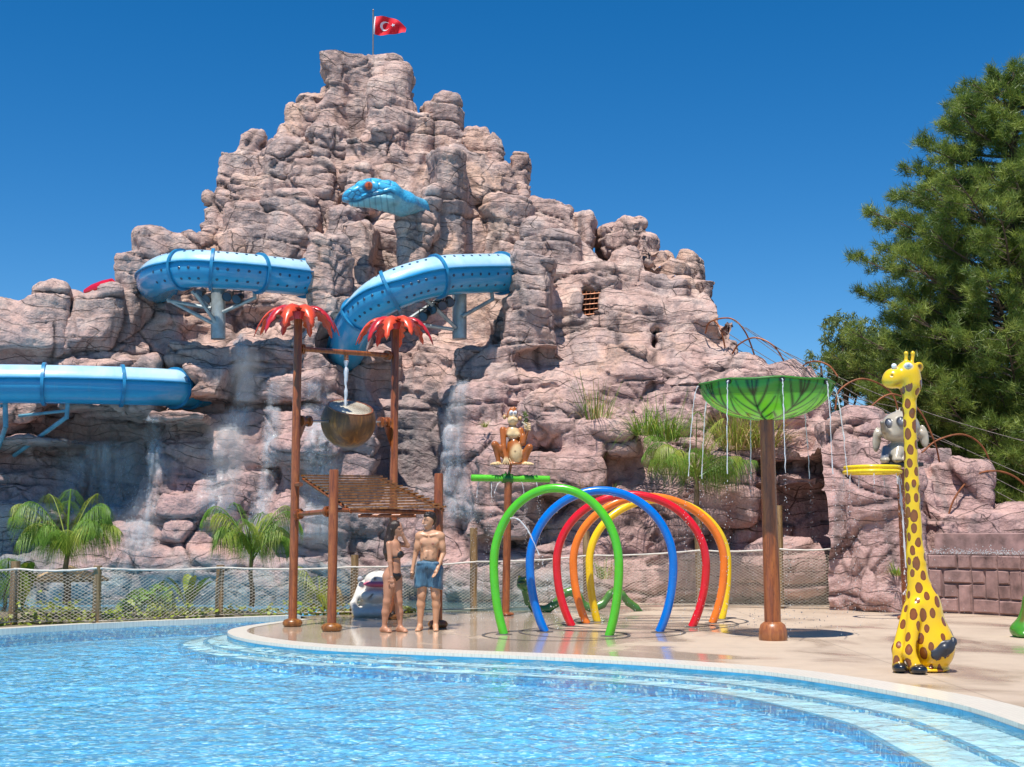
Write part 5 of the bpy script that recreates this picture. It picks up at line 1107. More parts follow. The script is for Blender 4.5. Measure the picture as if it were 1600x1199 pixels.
# ================================================================== SMALL THINGS
M['white'] = paint('white_plastic', (.75, .75, .75), .35)
def camera_(p, aim):
    root = empty('security_camera', p, 'small white security camera fixed on the pink rock column', 'security camera')
    q = MB(); q.box(p, (.10, .035, .035), aim); q.build('housing', M['white'], root, False, .008); q = MB(); q.lathe(p + aim @ Vector((-.1, 0, 0)), [(.03, -.01), (.03, .012), (0, .012)], 12, (aim @ Vector((-1, 0, 0))).to_track_quat('Z', 'Y').to_matrix()); q.build('lens', M['black'], root)
    q = MB(); q.tube([p + Vector((.03, 0, -.03)), p + Vector((.04, .35, -.10))], .012, 8); q.build('arm', M['white'], root)
camera_(W(1329, 717, 25.5), Euler((0, R(-14), R(25))).to_matrix())
M['hoop'] = paint('rusty_hoop_steel', (.30, .10, .035), .45, .25, .3)
M['cable'] = paint('dark_cable', (.10, .07, .06), .6)
hoops = [[(1102,521,31.4),(1110,503,31.0),(1142,498,30.8),(1165,520,30.6),(1183,567,30.6)], [(1106,494,31.6),(1120,505,31.2),(1128,522,31),(1133,544,31.2)], [(1144,553,30.8),(1155,538,30.5),(1180,528,30.3),(1210,542,30.1),(1231,576,30.2)],
 [(1250,576,30.0),(1262,567,29.6),(1278,565,29.4),(1296,572,29.2),(1309,588,28.8)], [(1305,640,27.6),(1312,610,27.6),(1346,592,27.6),(1385,607,27.6),(1402,636,27.6),(1407,700,27.6)], [(1348,664,27.0),(1362,635,27),(1395,616,27),(1435,640,27),(1460,690,27),(1468,722,27.2)],
 [(1440,708,27.0),(1465,688,27),(1504,679,27),(1535,698,27),(1550,740,27),(1545,798,27)], [(1480,812,26.2),(1492,778,26.2),(1520,745,26.2),(1555,736,26.2),(1590,748,26.2),(1625,785,26.2)]]
hl = ['rusty hoop on the mountain shoulder, leftmost and tallest against the sky', 'short rusty half hoop hugging the rock below the mountain shoulder', 'rusty hoop against the sky left of the leaf bowl', 'small rusty hoop just above the leaf bowl rim', 'rusty hoop rising left of the elephant', 'rusty hoop arching right behind the elephant head', 'wide rusty hoop above the square boulder right of the giraffe', 'rusty hoop at the right frame edge over the low boulders']
for P_, lb in zip(hoops, hl):
    q = MB(); q.tube(spline([W(*p) for p in P_], 8), .019, 8); tag(q.build('cable_hoop', M['hoop']), lb, 'metal hoop', 'rusty hoops strung with cables')
cabn = ['lowest', 'second lowest', 'steepest', 'short', 'topmost', 'middle']
cab = [((1142,498,30.8),(1640,790,26.0)), ((1165,512,30.6),(1640,760,26.0)), ((1180,528,30.3),(1640,812,26.0)), ((1128,515,31),(1500,700,27.0)), ((1210,542,30.1),(1640,700,27.0)), ((1150,545,31),(1420,640,28.0))]
for i, (a, b) in enumerate(cab):
    A_, B_ = W(*a), W(*b); P_ = [A_.lerp(B_, t_ / 10) + Vector((0, 0, -.22 * math.sin(math.pi * t_ / 10))) for t_ in range(11)]
    q = MB(); q.tube(P_, .0085, 5, caps=False); tag(q.build('cable', M['cable']), cabn[i] + ' of the thin sagging cables strung from the mountain shoulder over the hoops', 'cable', 'cables over the hoops')
# iron grid in the rock window
root = empty('window_grid', W(922, 480, 31.9), 'iron grid closing the small dark rock window on the right face', 'grid')
for i in range(5): q = MB(); q.tube([W(910 + i * 6.4, 455, 31.95), W(907 + i * 6.6, 502, 31.95)], .016, 6); q.build('bar', M['hoop'], root)
for i in range(6): q = MB(); q.tube([W(906, 461 + i * 8, 31.93), W(939, 458 + i * 8, 31.93)], .016, 6); q.build('bar', M['hoop'], root)
# ================================================================== PEOPLE
def skin(name, c1, c2):
    t = NT(name); a = t.node('Attribute', attribute_name='Col'); n = t.noise(9, 5, .6); c = t.mix(1.0, a.outputs[0], t.ramp(n, [(.3, (.88, .84, .82)), (.65, (1, 1, 1))]), 'MULTIPLY')
    t.set(Base_Color=c, Roughness=.38, Specular_IOR_Level=.45, Subsurface_Weight=.05, Subsurface_Radius=(.015, .006, .003), Normal=t.bump(t.noise(60, 3), .08, .003)); return t.m
def hairmat(name, c):
    t = NT(name); n = t.noise(5, 5, .7, t.co((14, 14, 1.5))); t.set(Base_Color=t.ramp(n, [(.35, tuple(x * .4 for x in c)), (.65, c)]), Roughness=.38, Specular_IOR_Level=.5, Normal=t.bump(n, .7, .01)); return t.m
M['skin_m'] = skin('tan_skin', 0, 0); M['skin_w'] = skin('tanned_skin', 0, 0)
M['hair_d'] = hairmat('dark_hair', (.03, .018, .012)); M['hair_b'] = hairmat('brown_hair', (.05, .026, .016))
def fingers(out, wrist, down, side, col_, curl=(0, 0, 0), sc=1.0):
    """palm plus four unequal bent fingers and a thumb"""
    w, d, s = Vector(wrist), Vector(down).normalized(), Vector(side).normalized(); nrm = d.cross(s).normalized(); cu = Vector(curl)
    out.append(C(w, w + d * .045 * sc, .024, .028, col_, .02)); pc = w + d * .055 * sc
    out.append(E(pc + d * .01, (.036, .036, .036), (0, 0, 0), col_, .02) if False else C(pc - s * .018, pc + s * .018, .021, .021, col_, .015))
    for i, (o, L) in enumerate(((-.030, .068), (-.010, .078), (.010, .073), (.029, .056))):
        a = pc + s * o * sc + d * .018; b = a + (d + s * o * 3).normalized() * L * .5 * sc + cu * .2; c = b + (d + cu * 12).normalized() * L * .5 * sc
        out.append(C(a, b, .0098, .0092, col_, .006)); out.append(C(b, c, .0092, .0075, col_, .006))
    a = w + d * .025 - s * .022; b = a + (d * .5 - s * .9).normalized() * .034; c = b + (d * .95 - s * .3).normalized() * .03
    out.append(C(a, b, .013, .011, col_, .01)); out.append(C(b, c, .011, .008, col_, .006))
def foot_(out, ank, toe, col_):
    a, t_ = Vector(ank), Vector(toe); d = (t_ - a); d.z = 0; d.normalize(); s = Vector((-d.y, d.x, 0)); heel = Vector((a.x, a.y, .034)) - d * .045
    out.append(E(tuple(heel), (.036, .036, .034), (0, 0, 0), col_, .03)); out.append(C(Vector((a.x, a.y, .06)), Vector((t_.x, t_.y, .024)) - d * .05, .040, .030, col_, .03)); out.append(C(heel, Vector((t_.x, t_.y, .022)) - d * .03, .030, .026, col_, .03))
    for i, o in enumerate((-.030, -.014, .001, .015, .028)):
        L = (.040, .042, .038, .033, .026)[i]; p = Vector((t_.x, t_.y, .014)) - d * .035 + s * o; out.append(C(p, p + d * L, .0125 if i == 0 else .0095, .010 if i == 0 else .008, col_, .008))
# -------- man: crop pixels (558 per metre) to metres; x right, y away, z up
def MA(cx, cy, y=0.0): return ((cx - 622) / 558 * .95, y, (1085 - cy) / 558)
ps = [(.60, .325, .19), (.66, .37, .225), (.36, .13, .09), (.02, .012, .01), (.75, .75, .72), (.40, .18, .12), (.24, .12, .07)]
ma = [  # torso
 E(MA(632, 345, .01), (.165, .098, .160), col=0, k=.06), E(MA(628, 430, .01), (.138, .088, .15), col=0, k=.06), E(MA(622, 500, .01), (.126, .084, .10), col=0, k=.06), E(MA(618, 580, .02), (.148, .10, .11), col=0, k=.06),
 E(MA(590, 352, -.062), (.074, .030, .050), (0, 6, 0), 1, .03), E(MA(668, 352, -.062), (.074, .030, .050), (0, -6, 0), 1, .03), C(MA(560, 300, .01), MA(700, 300, .01), .055, .055, 0, .05),
 E(MA(600, 445, -.082), (.035, .008, .03), col=1, k=.03), E(MA(640, 445, -.082), (.035, .008, .03), col=1, k=.03), E(MA(601, 483, -.080), (.034, .008, .03), col=1, k=.03), E(MA(639, 483, -.080), (.034, .008, .03), col=1, k=.03),
 C(MA(620, 400, -.105), MA(618, 520, -.105), .008, .008, 6, .02, '-'), E(MA(603, 488, -.092), (.008, .010, .010), col=6, k=.008, op='-'), E(MA(556, 366, -.088), (.012, .010, .010), col=2, k=.004), E(MA(662, 366, -.093), (.012, .010, .010), col=2, k=.004),
 C(MA(628, 285, .015), MA(622, 235, .0), .060, .054, 0, .035), C(MA(590, 280, .0), MA(560, 292, .0), .04, .04, 0, .05), C(MA(665, 280, .0), MA(705, 290, .0), .04, .04, 0, .05),
 C(MA(608, 300, -.085), MA(560, 290, -.05), .012, .012, 0, .02), C(MA(640, 300, -.085), MA(700, 290, -.05), .012, .012, 0, .02),
 # head turned to the viewer's left
 E(MA(622, 165, .0), (.080, .094, .098), col=0, k=.02), E(MA(610, 195, -.025), (.062, .072, .078), col=0, k=.03), E(MA(600, 226, -.045), (.034, .035, .022), col=0, k=.025), C(MA(576, 180, -.075), MA(571, 196, -.088), .010, .014, 0, .012),
 E(MA(590, 172, -.078), (.014, .010, .008), col=3, k=.004), E(MA(616, 172, -.088), (.014, .010, .008), col=3, k=.004) if False else E(MA(612, 173, -.088), (.013, .009, .008), col=3, k=.004), C(MA(583, 160, -.080), MA(597, 158, -.085), .005, .006, 3, .004), C(MA(604, 158, -.087), MA(622, 161, -.082), .006, .005, 3, .004),
 C(MA(584, 211, -.088), MA(606, 211, -.086), .007, .006, 2, .004), C(MA(586, 209, -.093), MA(603, 209, -.091), .0035, .0035, 4, .002), E(MA(652, 185, -.005), (.012, .024, .032), (0, 10, 0), 5, .01), E(MA(583, 175, -.06), (.03, .02, .02), col=0, k=.02),
 # arms
 E(MA(540, 305, .0), (.062, .06, .065), col=0, k=.04), C(MA(530, 305, .0), MA(508, 440, .02), .046, .036, 0, .03), C(MA(508, 440, .02), MA(481, 580, -.03), .038, .024, 0, .02), E(MA(524, 385, -.01), (.046, .044, .08), (0, 8, 0), 0, .03),
 E(MA(724, 305, .0), (.062, .06, .065), col=0, k=.04), C(MA(735, 305, .0), MA(752, 440, .02), .046, .036, 0, .03), C(MA(752, 440, .02), MA(706, 570, -.11), .038, .024, 0, .02), E(MA(742, 385, -.01), (.046, .044, .08), (0, -8, 0), 0, .03),
 # legs
 C(MA(572, 640, .02), MA(562, 785, .0), .095, .062, 0, .04), C(MA(562, 785, .0), MA(556, 870, .02), .060, .060, 0, .04), C(MA(556, 870, .02), MA(548, 1045, .02), .060, .034, 0, .03), E(MA(560, 800, -.04), (.036, .025, .042), col=1, k=.02), E(MA(556, 880, .05), (.048, .045, .09), col=0, k=.03),
 C(MA(672, 640, .02), MA(684, 785, .0), .095, .062, 0, .04), C(MA(684, 785, .0), MA(690, 870, .02), .060, .060, 0, .04), C(MA(690, 870, .02), MA(686, 1045, .02), .060, .034, 0, .03), E(MA(684, 800, -.04), (.036, .025, .042), col=1, k=.02), E(MA(691, 880, .05), (.048, .045, .09), col=0, k=.03)]
fingers(ma, MA(480, 585, -.03), (-.04, -.25, -1), (-.6, -.8, 0), 0, (.0, -.02, -.0))
fingers(ma, MA(704, 574, -.11), (-.40, -.35, -.85), (.5, -.75, 0), 0, (-.01, -.02, 0))
foot_(ma, MA(548, 1050, .02), (MA(535, 1085)[0], -.16, 0), 0); foot_(ma, MA(686, 1050, .02), (MA(698, 1085)[0], -.17, 0), 0)
cm = G(669, 985.5)
root = empty('person', cm, 'shirtless dark haired man in blue swim shorts standing barefoot facing the woman', 'person')
sdf_obj('body', ma, .0068, M['skin_m'], root, .03, ps, .004, tuple(cm))
hm = [E(MA(630, 142, .020), (.096, .106, .086), col=0, k=.02), E(MA(648, 165, .04), (.070, .080, .090), col=0, k=.02)]
rs = random.Random(2)
for k in range(46):
    an = rs.uniform(0, 6.28); x = 622 + 42 * math.cos(an) * rs.random() ** .5; y_ = .012 + .075 * math.sin(an); hm.append(E(MA(x + 6, 113 + rs.uniform(-9, 14) + .3 * abs(x - 622), y_), (.020, .020, .020), col=0, k=.012))
hm += [E(MA(592 + 6 * i, 128 + 3 * (i % 2), -.070), (.016, .018, .016), col=0, k=.01) for i in range(7)] + [C(MA(655, 150, -.02), MA(656, 185, .0), .014, .01, 0, .02)]
hm += [E(MA(604, 182, -.048), (.060, .070, .052), k=.006, op='-')]
sdf_obj('hair', hm, .007, M['hair_d'], root, .02, None, .01, tuple(cm))
def shorts_mat():
    t = NT('blue_swim_fabric'); n = t.noise(3, 6, .65, t.co((4, 4, 1.2)), .6); t.set(Base_Color=t.ramp(n, [(.3, (.025, .085, .16)), (.7, (.065, .17, .26))]), Roughness=.5, Sheen_Weight=.2, Normal=t.bump(t.noise(2.2, 5, .6, t.co((6, 6, 1.6)), 1.0), .9, .03)); return t.m
sh = [E(MA(620, 560, .015), (.185, .150, .10), k=.05), C(MA(572, 590, .015), MA(560, 705, .0), .125, .112, 0, .04), C(MA(678, 590, .015), MA(685, 720, .0), .125, .110, 0, .04), B(MA(620, 528, .01), (.165, .122, .02), .02, k=.03),
      B(MA(560, 748, 0), (.16, .2, .035), .01, (0, -3, 0), k=.006, op='-'), B(MA(690, 765, 0), (.17, .2, .045), .01, (0, 4, 0), k=.006, op='-')]
def wr(V, Q, Cc):
    N = vnormals(V, Q); P = V.astype(np.float32); low = np.clip((.98 - V[:, 2]) / .3, 0, 1)
    d = .012 * vn(P, (14, 14, 5), 4) + .007 * vn(P, (26, 26, 10), 5) + .010 * low * np.sin(38 * V[:, 0] + 12 * V[:, 2]); return V + N * d[:, None], Cc
sdf_obj('swim_shorts', sh, .008, shorts_mat(), root, .03, None, .01, tuple(cm), wr)
q = MB(); p0 = Vector(MA(608, 540, -.125)) + cm
q.tube([p0, p0 + Vector((-.012, -.006, -.03)), p0 + Vector((-.005, -.004, -.075))], .004, 6); q.tube([p0, p0 + Vector((.012, -.006, -.028)), p0 + Vector((.014, -.004, -.065))], .004, 6); q.build('drawstring', M['black'], root)
# -------- woman
def WO(cx, cy, y=0.0): return ((cx - 330) / 558, y, (1092 - cy) / 558)
pw = [(.48, .235, .14), (.53, .27, .16), (.33, .10, .08), (.015, .01, .01), (.02, .02, .02)]
wm = [ # torso turned to the right
 E(WO(335, 400, .0), (.100, .110, .120), (0, -6, 0), 0, .05), E(WO(350, 455, -.01), (.088, .105, .10), (0, -4, 0), 0, .05), E(WO(348, 540, .0), (.082, .098, .11), col=0, k=.05), E(WO(330, 610, .01), (.115, .125, .115), (0, 8, 0), 0, .05), E(WO(297, 640, .02), (.095, .115, .10), col=0, k=.04), 
 E(WO(380, 455, -.055), (.055, .052, .056), col=0, k=.03), E(WO(384, 455, .055), (.052, .05, .055), col=0, k=.03),
 C(WO(325, 355, .0), WO(350, 300, .0), .050, .043, 0, .03), C(WO(300, 368, -.06), WO(345, 350, .05), .042, .042, 0, .04),
 # head in profile looking up at him
 E(WO(352, 238, .0), (.088, .078, .096), (0, 8, 0), 0, .02), E(WO(372, 265, .0), (.058, .058, .072), (0, 10, 0), 0, .03), E(WO(386, 300, .0), (.026, .03, .022), col=0, k=.02), C(WO(396, 262, .0), WO(404, 276, .0), .009, .012, 0, .012), C(WO(398, 288, -.012), WO(398, 288, .012), .009, .009, 2, .008),
 # near arm hangs, far arm bent to shade the eyes
 C(WO(300, 378, -.09), WO(312, 520, -.13), .043, .034, 0, .03), C(WO(312, 520, -.13), WO(328, 645, -.16), .034, .023, 0, .02),
 C(WO(345, 370, .09), WO(448, 388, .05), .040, .033, 0, .03), C(WO(448, 388, .05), WO(402, 290, -.02), .033, .022, 0, .02),
 # legs
 C(WO(302, 650, -.03), WO(288, 845, -.05), .090, .055, 0, .04), C(WO(285, 845, -.05), WO(275, 930, -.03), .056, .056, 0, .03), C(WO(275, 930, -.03), WO(265, 1060, -.02), .056, .031, 0, .03), E(WO(300, 740, -.04), (.068, .075, .14), col=0, k=.03),
 C(WO(355, 650, .06), WO(378, 845, .03), .092, .055, 0, .04), C(WO(378, 845, .03), WO(384, 930, .05), .052, .052, 0, .03), C(WO(384, 930, .05), WO(393, 1052, .04), .052, .030, 0, .03)]
fingers(wm, WO(330, 650, -.16), (.05, -.1, -1), (.9, -.3, 0), 0, (.01, -.0, 0), .92)
fingers(wm, WO(402, 288, -.02), (-.45, -.15, .9), (.2, -.9, .1), 0, (-.02, .0, 0), .92)
foot_(wm, WO(265, 1062, -.02), (WO(322, 1095)[0], -.12, 0), 0); foot_(wm, WO(393, 1055, .04), (WO(452, 1090)[0], -.07, 0), 0)
cw = G(613, 988)
root = empty('person', cw, 'woman with long dark hair in a black bikini shading her eyes beside the man', 'person')
sdf_obj('body', wm, .0068, M['skin_w'], root, .03, pw, .004, tuple(cw))
hw_ = [E(WO(342, 228, .0), (.094, .088, .092), (0, 8, 0), k=.02), C(WO(322, 235, .0), WO(298, 350, .0), .076, .074, 0, .03), C(WO(298, 340, -.02), WO(282, 440, -.03), .074, .060, 0, .03), C(WO(282, 430, -.03), WO(276, 510, .0), .055, .016, 0, .03), C(WO(350, 205, -.03), WO(372, 220, -.05), .03, .02, 0, .02), E(WO(388, 262, .0), (.046, .060, .060), k=.006, op='-')]
for k in range(7): hw_.append(C(WO(315 - 3 * k, 260 + 10 * k, -.075 + .022 * k), WO(274 + 3 * k, 470 + 8 * (k % 3), -.05 + .018 * k), .02, .008, 0, .01))
sdf_obj('hair', hw_, .007, M['hair_b'], root, .02, None, .01, tuple(cw))
M['bikini'] = paint('black_swim_fabric', (.012, .012, .014), .45)
bk_ = [E(WO(380, 458, -.055), (.066, .060, .062), k=.02), E(WO(386, 458, .055), (.057, .054, .057), k=.02), E(WO(400, 440, 0), (.05, .03, .08), (0, 30, 0), k=.006, op='-')]
sdf_obj('bikini_top', bk_, .007, M['bikini'], root, .02, None, .01, tuple(cw))
def band(pts, r, name, closed=True):
    q = MB(); q.tube([Vector(p) + cw for p in pts], r, 6, closed=closed); q.build(name, M['bikini'], root)
band([WO(350 + 52 * math.cos(a), 484 - 8 * math.cos(a), .110 * math.sin(a)) for a in [k * math.pi / 12 for k in range(24)]], .009, 'back_strap')
band([WO(378, 430, -.095), WO(352, 385, -.078), WO(325, 358, -.060), WO(318, 355, -.03)], .006, 'shoulder_strap', False)
bb = [E(WO(332, 622, .01), (.124, .134, .070), (0, 20, 0), k=.02), C(WO(355, 630, -.02), WO(352, 668, .0), .07, .045, 0, .02), E(WO(285, 682, -.07), (.12, .12, .055), (0, 20, 0), k=.01, op='-'), E(WO(400, 670, .10), (.08, .06, .055), k=.01, op='-')]
sdf_obj('bikini_bottom', bb, .007, M['bikini'], root, .02, None, .01, tuple(cw))
q = MB(); q.tube([Vector(WO(383, 250, -.066)) + cw, Vector(WO(396, 254, -.045)) + cw, Vector(WO(402, 256, .0)) + cw, Vector(WO(396, 254, .045)) + cw], .011, 8); q.tube([Vector(WO(345, 246, -.078)) + cw, Vector(WO(383, 250, -.066)) + cw], .004, 6); q.build('sunglasses', M['black'], root)
q = MB(); c_w = Vector(WO(328, 640, -.158)) + cw; q.lathe(c_w, [(.026, -.004), (.030, 0), (.026, .004)], 16); q.build('bracelet', M['zinc'], root)
# ================================================================== ROPE FENCE
M['pole_wood'] = rusty('log_wood', (.10, .055, .022), (.27, .16, .065), (.40, .27, .13))
M['rope'] = paint('pale_net_cord', (.50, .44, .36), .8, .15); M['rope_w'] = paint('white_rope', (.66, .62, .55), .8, .1)
fp = [(-120, 990, 878), (20, 976, 877), (150, 975, 884), (342, 965, 883), (553, 960, 867), (740, 955, 825), (917, 949, 830), (1093, 948, 808), (1220, 951, 790)]
root = empty('rope_fence', G(20, 976), 'fence of log posts with a pale diamond cord net and top rope behind the pool', 'fence')
bases = [G(x, y) for x, y, t_ in fp]
for p, (x, y, t_) in zip(bases, fp):
    q = MB(); z = W(x, t_, p.y).z; n = 6; q.tube([Vector((p.x + rs.uniform(-.006, .006), p.y, -.1 + (z + .1) * k / n)) for k in range(n + 1)], [.072 * rs.uniform(.94, 1.06) for _ in range(n + 1)], 14); q.build('post', M['pole_wood'], root)
ends = bases + [G(1322, 952)]
tops = [890, 889, 888, 887, 886, 878, 868, 860, 858, 856]
for i in range(len(ends) - 1):
    a, b = ends[i], ends[i + 1]; a = a - Vector((0, .0, 0)); xa = CX + F * a.x / a.y; za = W(0, tops[i], a.y).z; zb = W(0, tops[i + 1], b.y).z; L = (b - a).length; d = (b - a).normalized(); fr_n = Vector((d.y, -d.x, 0)) * .085; z0 = .05
    q = MB(); sg = [a.lerp(b, t_ / 12) + fr_n + Vector((0, 0, za + (zb - za) * t_ / 12 - .035 * math.sin(math.pi * t_ / 12) + rs.uniform(-.004, .004))) for t_ in range(13)]; q.tube(sg, .017, 7); q.build('top_rope', M['rope_w'], root)
    q = MB(); q.tube([a + fr_n + Vector((0, 0, z0)), b + fr_n + Vector((0, 0, z0))], .012, 6); q.build('bottom_rope', M['rope'], root)
    h = (za + zb) / 2 - z0; dw, dh = .098, .056; slope = dh / dw; run = h / slope; k = -run; q = MB(); r_ = .0038
    def P3(s_, v_):
        t_ = s_ / L; top_ = za + (zb - za) * t_ - .035 * math.sin(math.pi * t_); return a + d * s_ + fr_n * (1 + .35 * math.sin(s_ * 1.9 + v_ * 2.5)) + Vector((0, 0, z0 + (top_ - z0) * v_ / h))
    while k < L + run:
        for sgn in (1, -1):
            s0 = k; s1 = k + run; v0, v1 = (0, h) if sgn > 0 else (h, 0)
            ta, tb = max(0, (0 - s0) / run), min(1, (L - s0) / run)
            if tb - ta < .02: continue
            m_ = max(2, int(6 * (tb - ta)) + 1); P_ = [P3(s0 + run * t_, v0 + (v1 - v0) * t_) for t_ in [ta + (tb - ta) * j / m_ for j in range(m_ + 1)]]
            q.tube(P_, r_, 3, caps=False)
        k += dw
    q.build('net', M['rope'], root, False)['kind'] = 'stuff'
# loose net end bunched against the pink column
q = MB(); a = G(1322, 952); tp_ = W(1322, 857, a.y)
for i in range(9):
    s_ = i / 8; q.tube([tp_.lerp(a, s_ * .9) + Vector((-.02 * i, 0, 0)), tp_.lerp(a, s_) + Vector((.10 * math.sin(i * 2.1), -.10, -.05)), a + Vector((-.25 + .06 * i, -.14, .06 + .02 * (i % 3)))], .007, 4, caps=False)
q.tube([tp_, a + Vector((0, -.1, .05))], .014, 6); q.build('loose_net_end', M['rope_w'], root)
# ================================================================== PLANTS
def leafmat(name, c, c2, tr=.25):
    t = NT(name); n = t.noise(2.5, 4, .6); col_n = t.mix(t.ramp(n, [(.35, 0), (.65, 1)]), c, c2); t.set(Base_Color=col_n, Roughness=.45, Specular_IOR_Level=.4)
    tl = t.node('BsdfTranslucent', {'Color': col_n}); mx = t.node('MixShader', {0: tr, 1: t.p.outputs[0], 2: tl.outputs[0]}); t.l.new(mx.outputs[0], t.out.inputs[0]); return t.m
M['palm'] = leafmat('palm_green', (.10, .22, .025), (.20, .33, .04), .35); M['palm2'] = leafmat('yellow_green_leaf', (.18, .27, .03), (.38, .40, .06), .3); M['dry'] = leafmat('dry_straw_leaf', (.42, .28, .10), (.55, .40, .18), .3)
M['broad'] = leafmat('broad_leaf', (.08, .20, .03), (.17, .30, .04), .3); M['trunkp'] = paint('fibrous_palm_trunk', (.22, .15, .085), .85, .3, bump=.8, sc=8)
def blade(q, p, d, L, w, droop, n=3):
    side = d.cross(Vector((0, 0, 1))); side = side.normalized() if side.length > 1e-3 else Vector((1, 0, 0)); vs = []
    for i in range(n + 1):
        t_ = i / n; c = p + d * L * t_ + Vector((0, 0, -droop * L * t_ * t_)); ww = w * (1 - t_) ** .6 * min(1, .5 + 2 * t_); vs += [c - side * ww, c + side * ww]
    q.add(vs, [(2 * i, 2 * i + 1, 2 * i + 3, 2 * i + 2) for i in range(n)])
def frond(q, base, az, L, up_, droop, rnd, nl=54, ll=.44, lw=.0052, side_droop=1.5):
    dh = Vector((math.cos(az), math.sin(az), 0)); P_ = []
    for i in range(13):
        t_ = i / 12; P_.append(base + dh * (L * t_ * (1 - .25 * t_)) + Vector((0, 0, L * (up_ * t_ - droop * t_ ** 2.2))))
    q.tube(P_, [.014 * (1 - .8 * i / 12) for i in range(13)], 4, caps=False); sd = Vector((-dh.y, dh.x, 0))
    for i in range(nl):
        t_ = .12 + .88 * i / nl; f = t_ * 12; a = min(int(f), 11); p = P_[a].lerp(P_[a + 1], f - a); tg = (P_[a + 1] - P_[a]).normalized()
        for s_ in (-1, 1):
            d = (sd * s_ + tg * rnd.uniform(.6, 1.0) + Vector((0, 0, rnd.uniform(-.15, .25)))).normalized(); blade(q, p, d, ll * math.sin(math.pi * (.25 + .7 * t_)) * rnd.uniform(.8, 1.1), lw, side_droop * rnd.uniform(.6, 1.2))
def palm_plant(px, py_base, y_crown, L, n, label, seed, th=.045, mats=('palm', 'palm2'), base=None, up_=1.5, fan=None):
    rnd = random.Random(seed); b = base or G(px, py_base); z = W(px, y_crown, b.y); root = empty('palm_plant', b, label, 'palm')
    q = MB(); nn = 8; q.tube([b.lerp(z, i / nn) + Vector((.02 * math.sin(i), 0, 0)) for i in range(nn + 1)], [th * (1.25 - .5 * i / nn) for i in range(nn + 1)], 10); q.build('trunk', M['trunkp'], root)
    for i in range(n):
        q = MB(); az = (2 * math.pi * i / n if fan is None else fan[0] + (fan[1] - fan[0]) * i / (n - 1)) + rnd.uniform(-.25, .25); u_ = up_ * rnd.uniform(.45, 1.35)
        frond(q, z + Vector((0, 0, rnd.uniform(-.25, .05))), az, L * rnd.uniform(.75, 1.1), u_, u_ * rnd.uniform(.45, .95), rnd); q.build('frond', M[mats[1] if rnd.random() < .22 else mats[0]], root, False)
    return root
palm_plant(105, 962, 852, 1.25, 26, 'bushy green palm behind the left fence between the first two posts', 1, .05, base=Vector(W(103, 945, 22.8)) * 1.0)
palm_plant(393, 950, 860, 1.15, 23, 'green palm with a slim trunk behind the fence left of the tall rusty post', 2, .04, base=Vector(W(393, 948, 24.0)))
palm_plant(12, 950, 905, .6, 9, 'small palm behind the fence at the left frame edge', 3, .03, base=Vector(W(5, 955, 22.5)))
palm_plant(1087, 900, 735, 1.6, 24, 'tall green palm rising behind the arches in front of the rock', 4, .06, base=Vector(W(1093, 935, 27.0)), up_=1.0)
palm_plant(232, 950, 935, .5, 7, 'low sparse palm seedling behind the fence near the second post', 9, .02, base=Vector(W(200, 955, 23.6)))
palm_plant(500, 950, 925, .6, 7, 'drooping palm seedling behind the fence by the tall rusty post', 10, .025, ('palm2', 'dry'), base=Vector(W(505, 952, 24.2)))
def banana(px, py, d, h, n, label, seed):
    rnd = random.Random(seed); b = W(px, py, d); root = empty('banana_plant', b, label, 'plant')
    for i in range(n):
        az = rnd.uniform(-2.7, -.4) if i % 2 else rnd.uniform(0, 6.28); L = h * rnd.uniform(.7, 1.1); dh = Vector((math.cos(az), math.sin(az) * .6, 0)); sd = Vector((-dh.y, dh.x, 0)).normalized(); q = MB(); vs = []; m_ = 10; w_ = rnd.uniform(.06, .10)
        for j in range(m_ + 1):
            t_ = j / m_; c = b + dh * L * .55 * t_ ** 1.3 + Vector((0, 0, L * (1.1 * t_ - .35 * t_ ** 2.5))); ww = (.012 if t_ < .3 else w_ * math.sin(math.pi * min(1, (t_ - .3) / .7 * .93 + .06)) ** .6); vs += [c - sd * ww + Vector((0, 0, ww * .4)), c, c + sd * ww + Vector((0, 0, ww * .4))]
        q.add(vs, [(3 * j + k, 3 * j + k + 1, 3 * j + k + 4, 3 * j + k + 3) for j in range(m_) for k in (0, 1)]); q.build('leaf', M['broad'] if i % 3 else M['palm2'], root)
banana(293, 962, 23.8, .9, 8, 'broad leaved plant behind the fence left of the third post', 5); banana(35, 958, 22.6, 1.1, 8, 'broad dark leaved plant behind the first fence post', 6)
def tuft(px, py, d, n, L, label, seed, mats, spread=.8, name='grass_tuft', cat='grass plant', w=.009):
    rnd = random.Random(seed); b = W(px, py, d); root = empty(name, b, label, cat)
    qs = {m: MB() for m in mats}
    for i in range(n):
        m = mats[0] if rnd.random() < .62 else mats[-1]; az = rnd.uniform(0, 6.28); r_ = rnd.random() ** .5 * .22 * L; u_ = rnd.uniform(.7, 1.3); dv = Vector((math.cos(az) * spread * rnd.random(), math.sin(az) * spread * rnd.random(), u_)).normalized(); p = b + Vector((math.cos(az) * r_, math.sin(az) * r_, 0)); blade(qs[m], p, dv, L * rnd.uniform(.5, 1.1), w * rnd.uniform(.7, 1.3), rnd.uniform(.2, .9), 5)
    for m, q in qs.items():
        if q.v: q.build('green_blades' if m.startswith('palm') else 'dry_blades', M[m], root, False)
tuft(932, 662, 28.8, 130, 1.7, 'upright green and straw coloured grass growing from a ledge left of the centre palm', 21, ('palm', 'dry'))
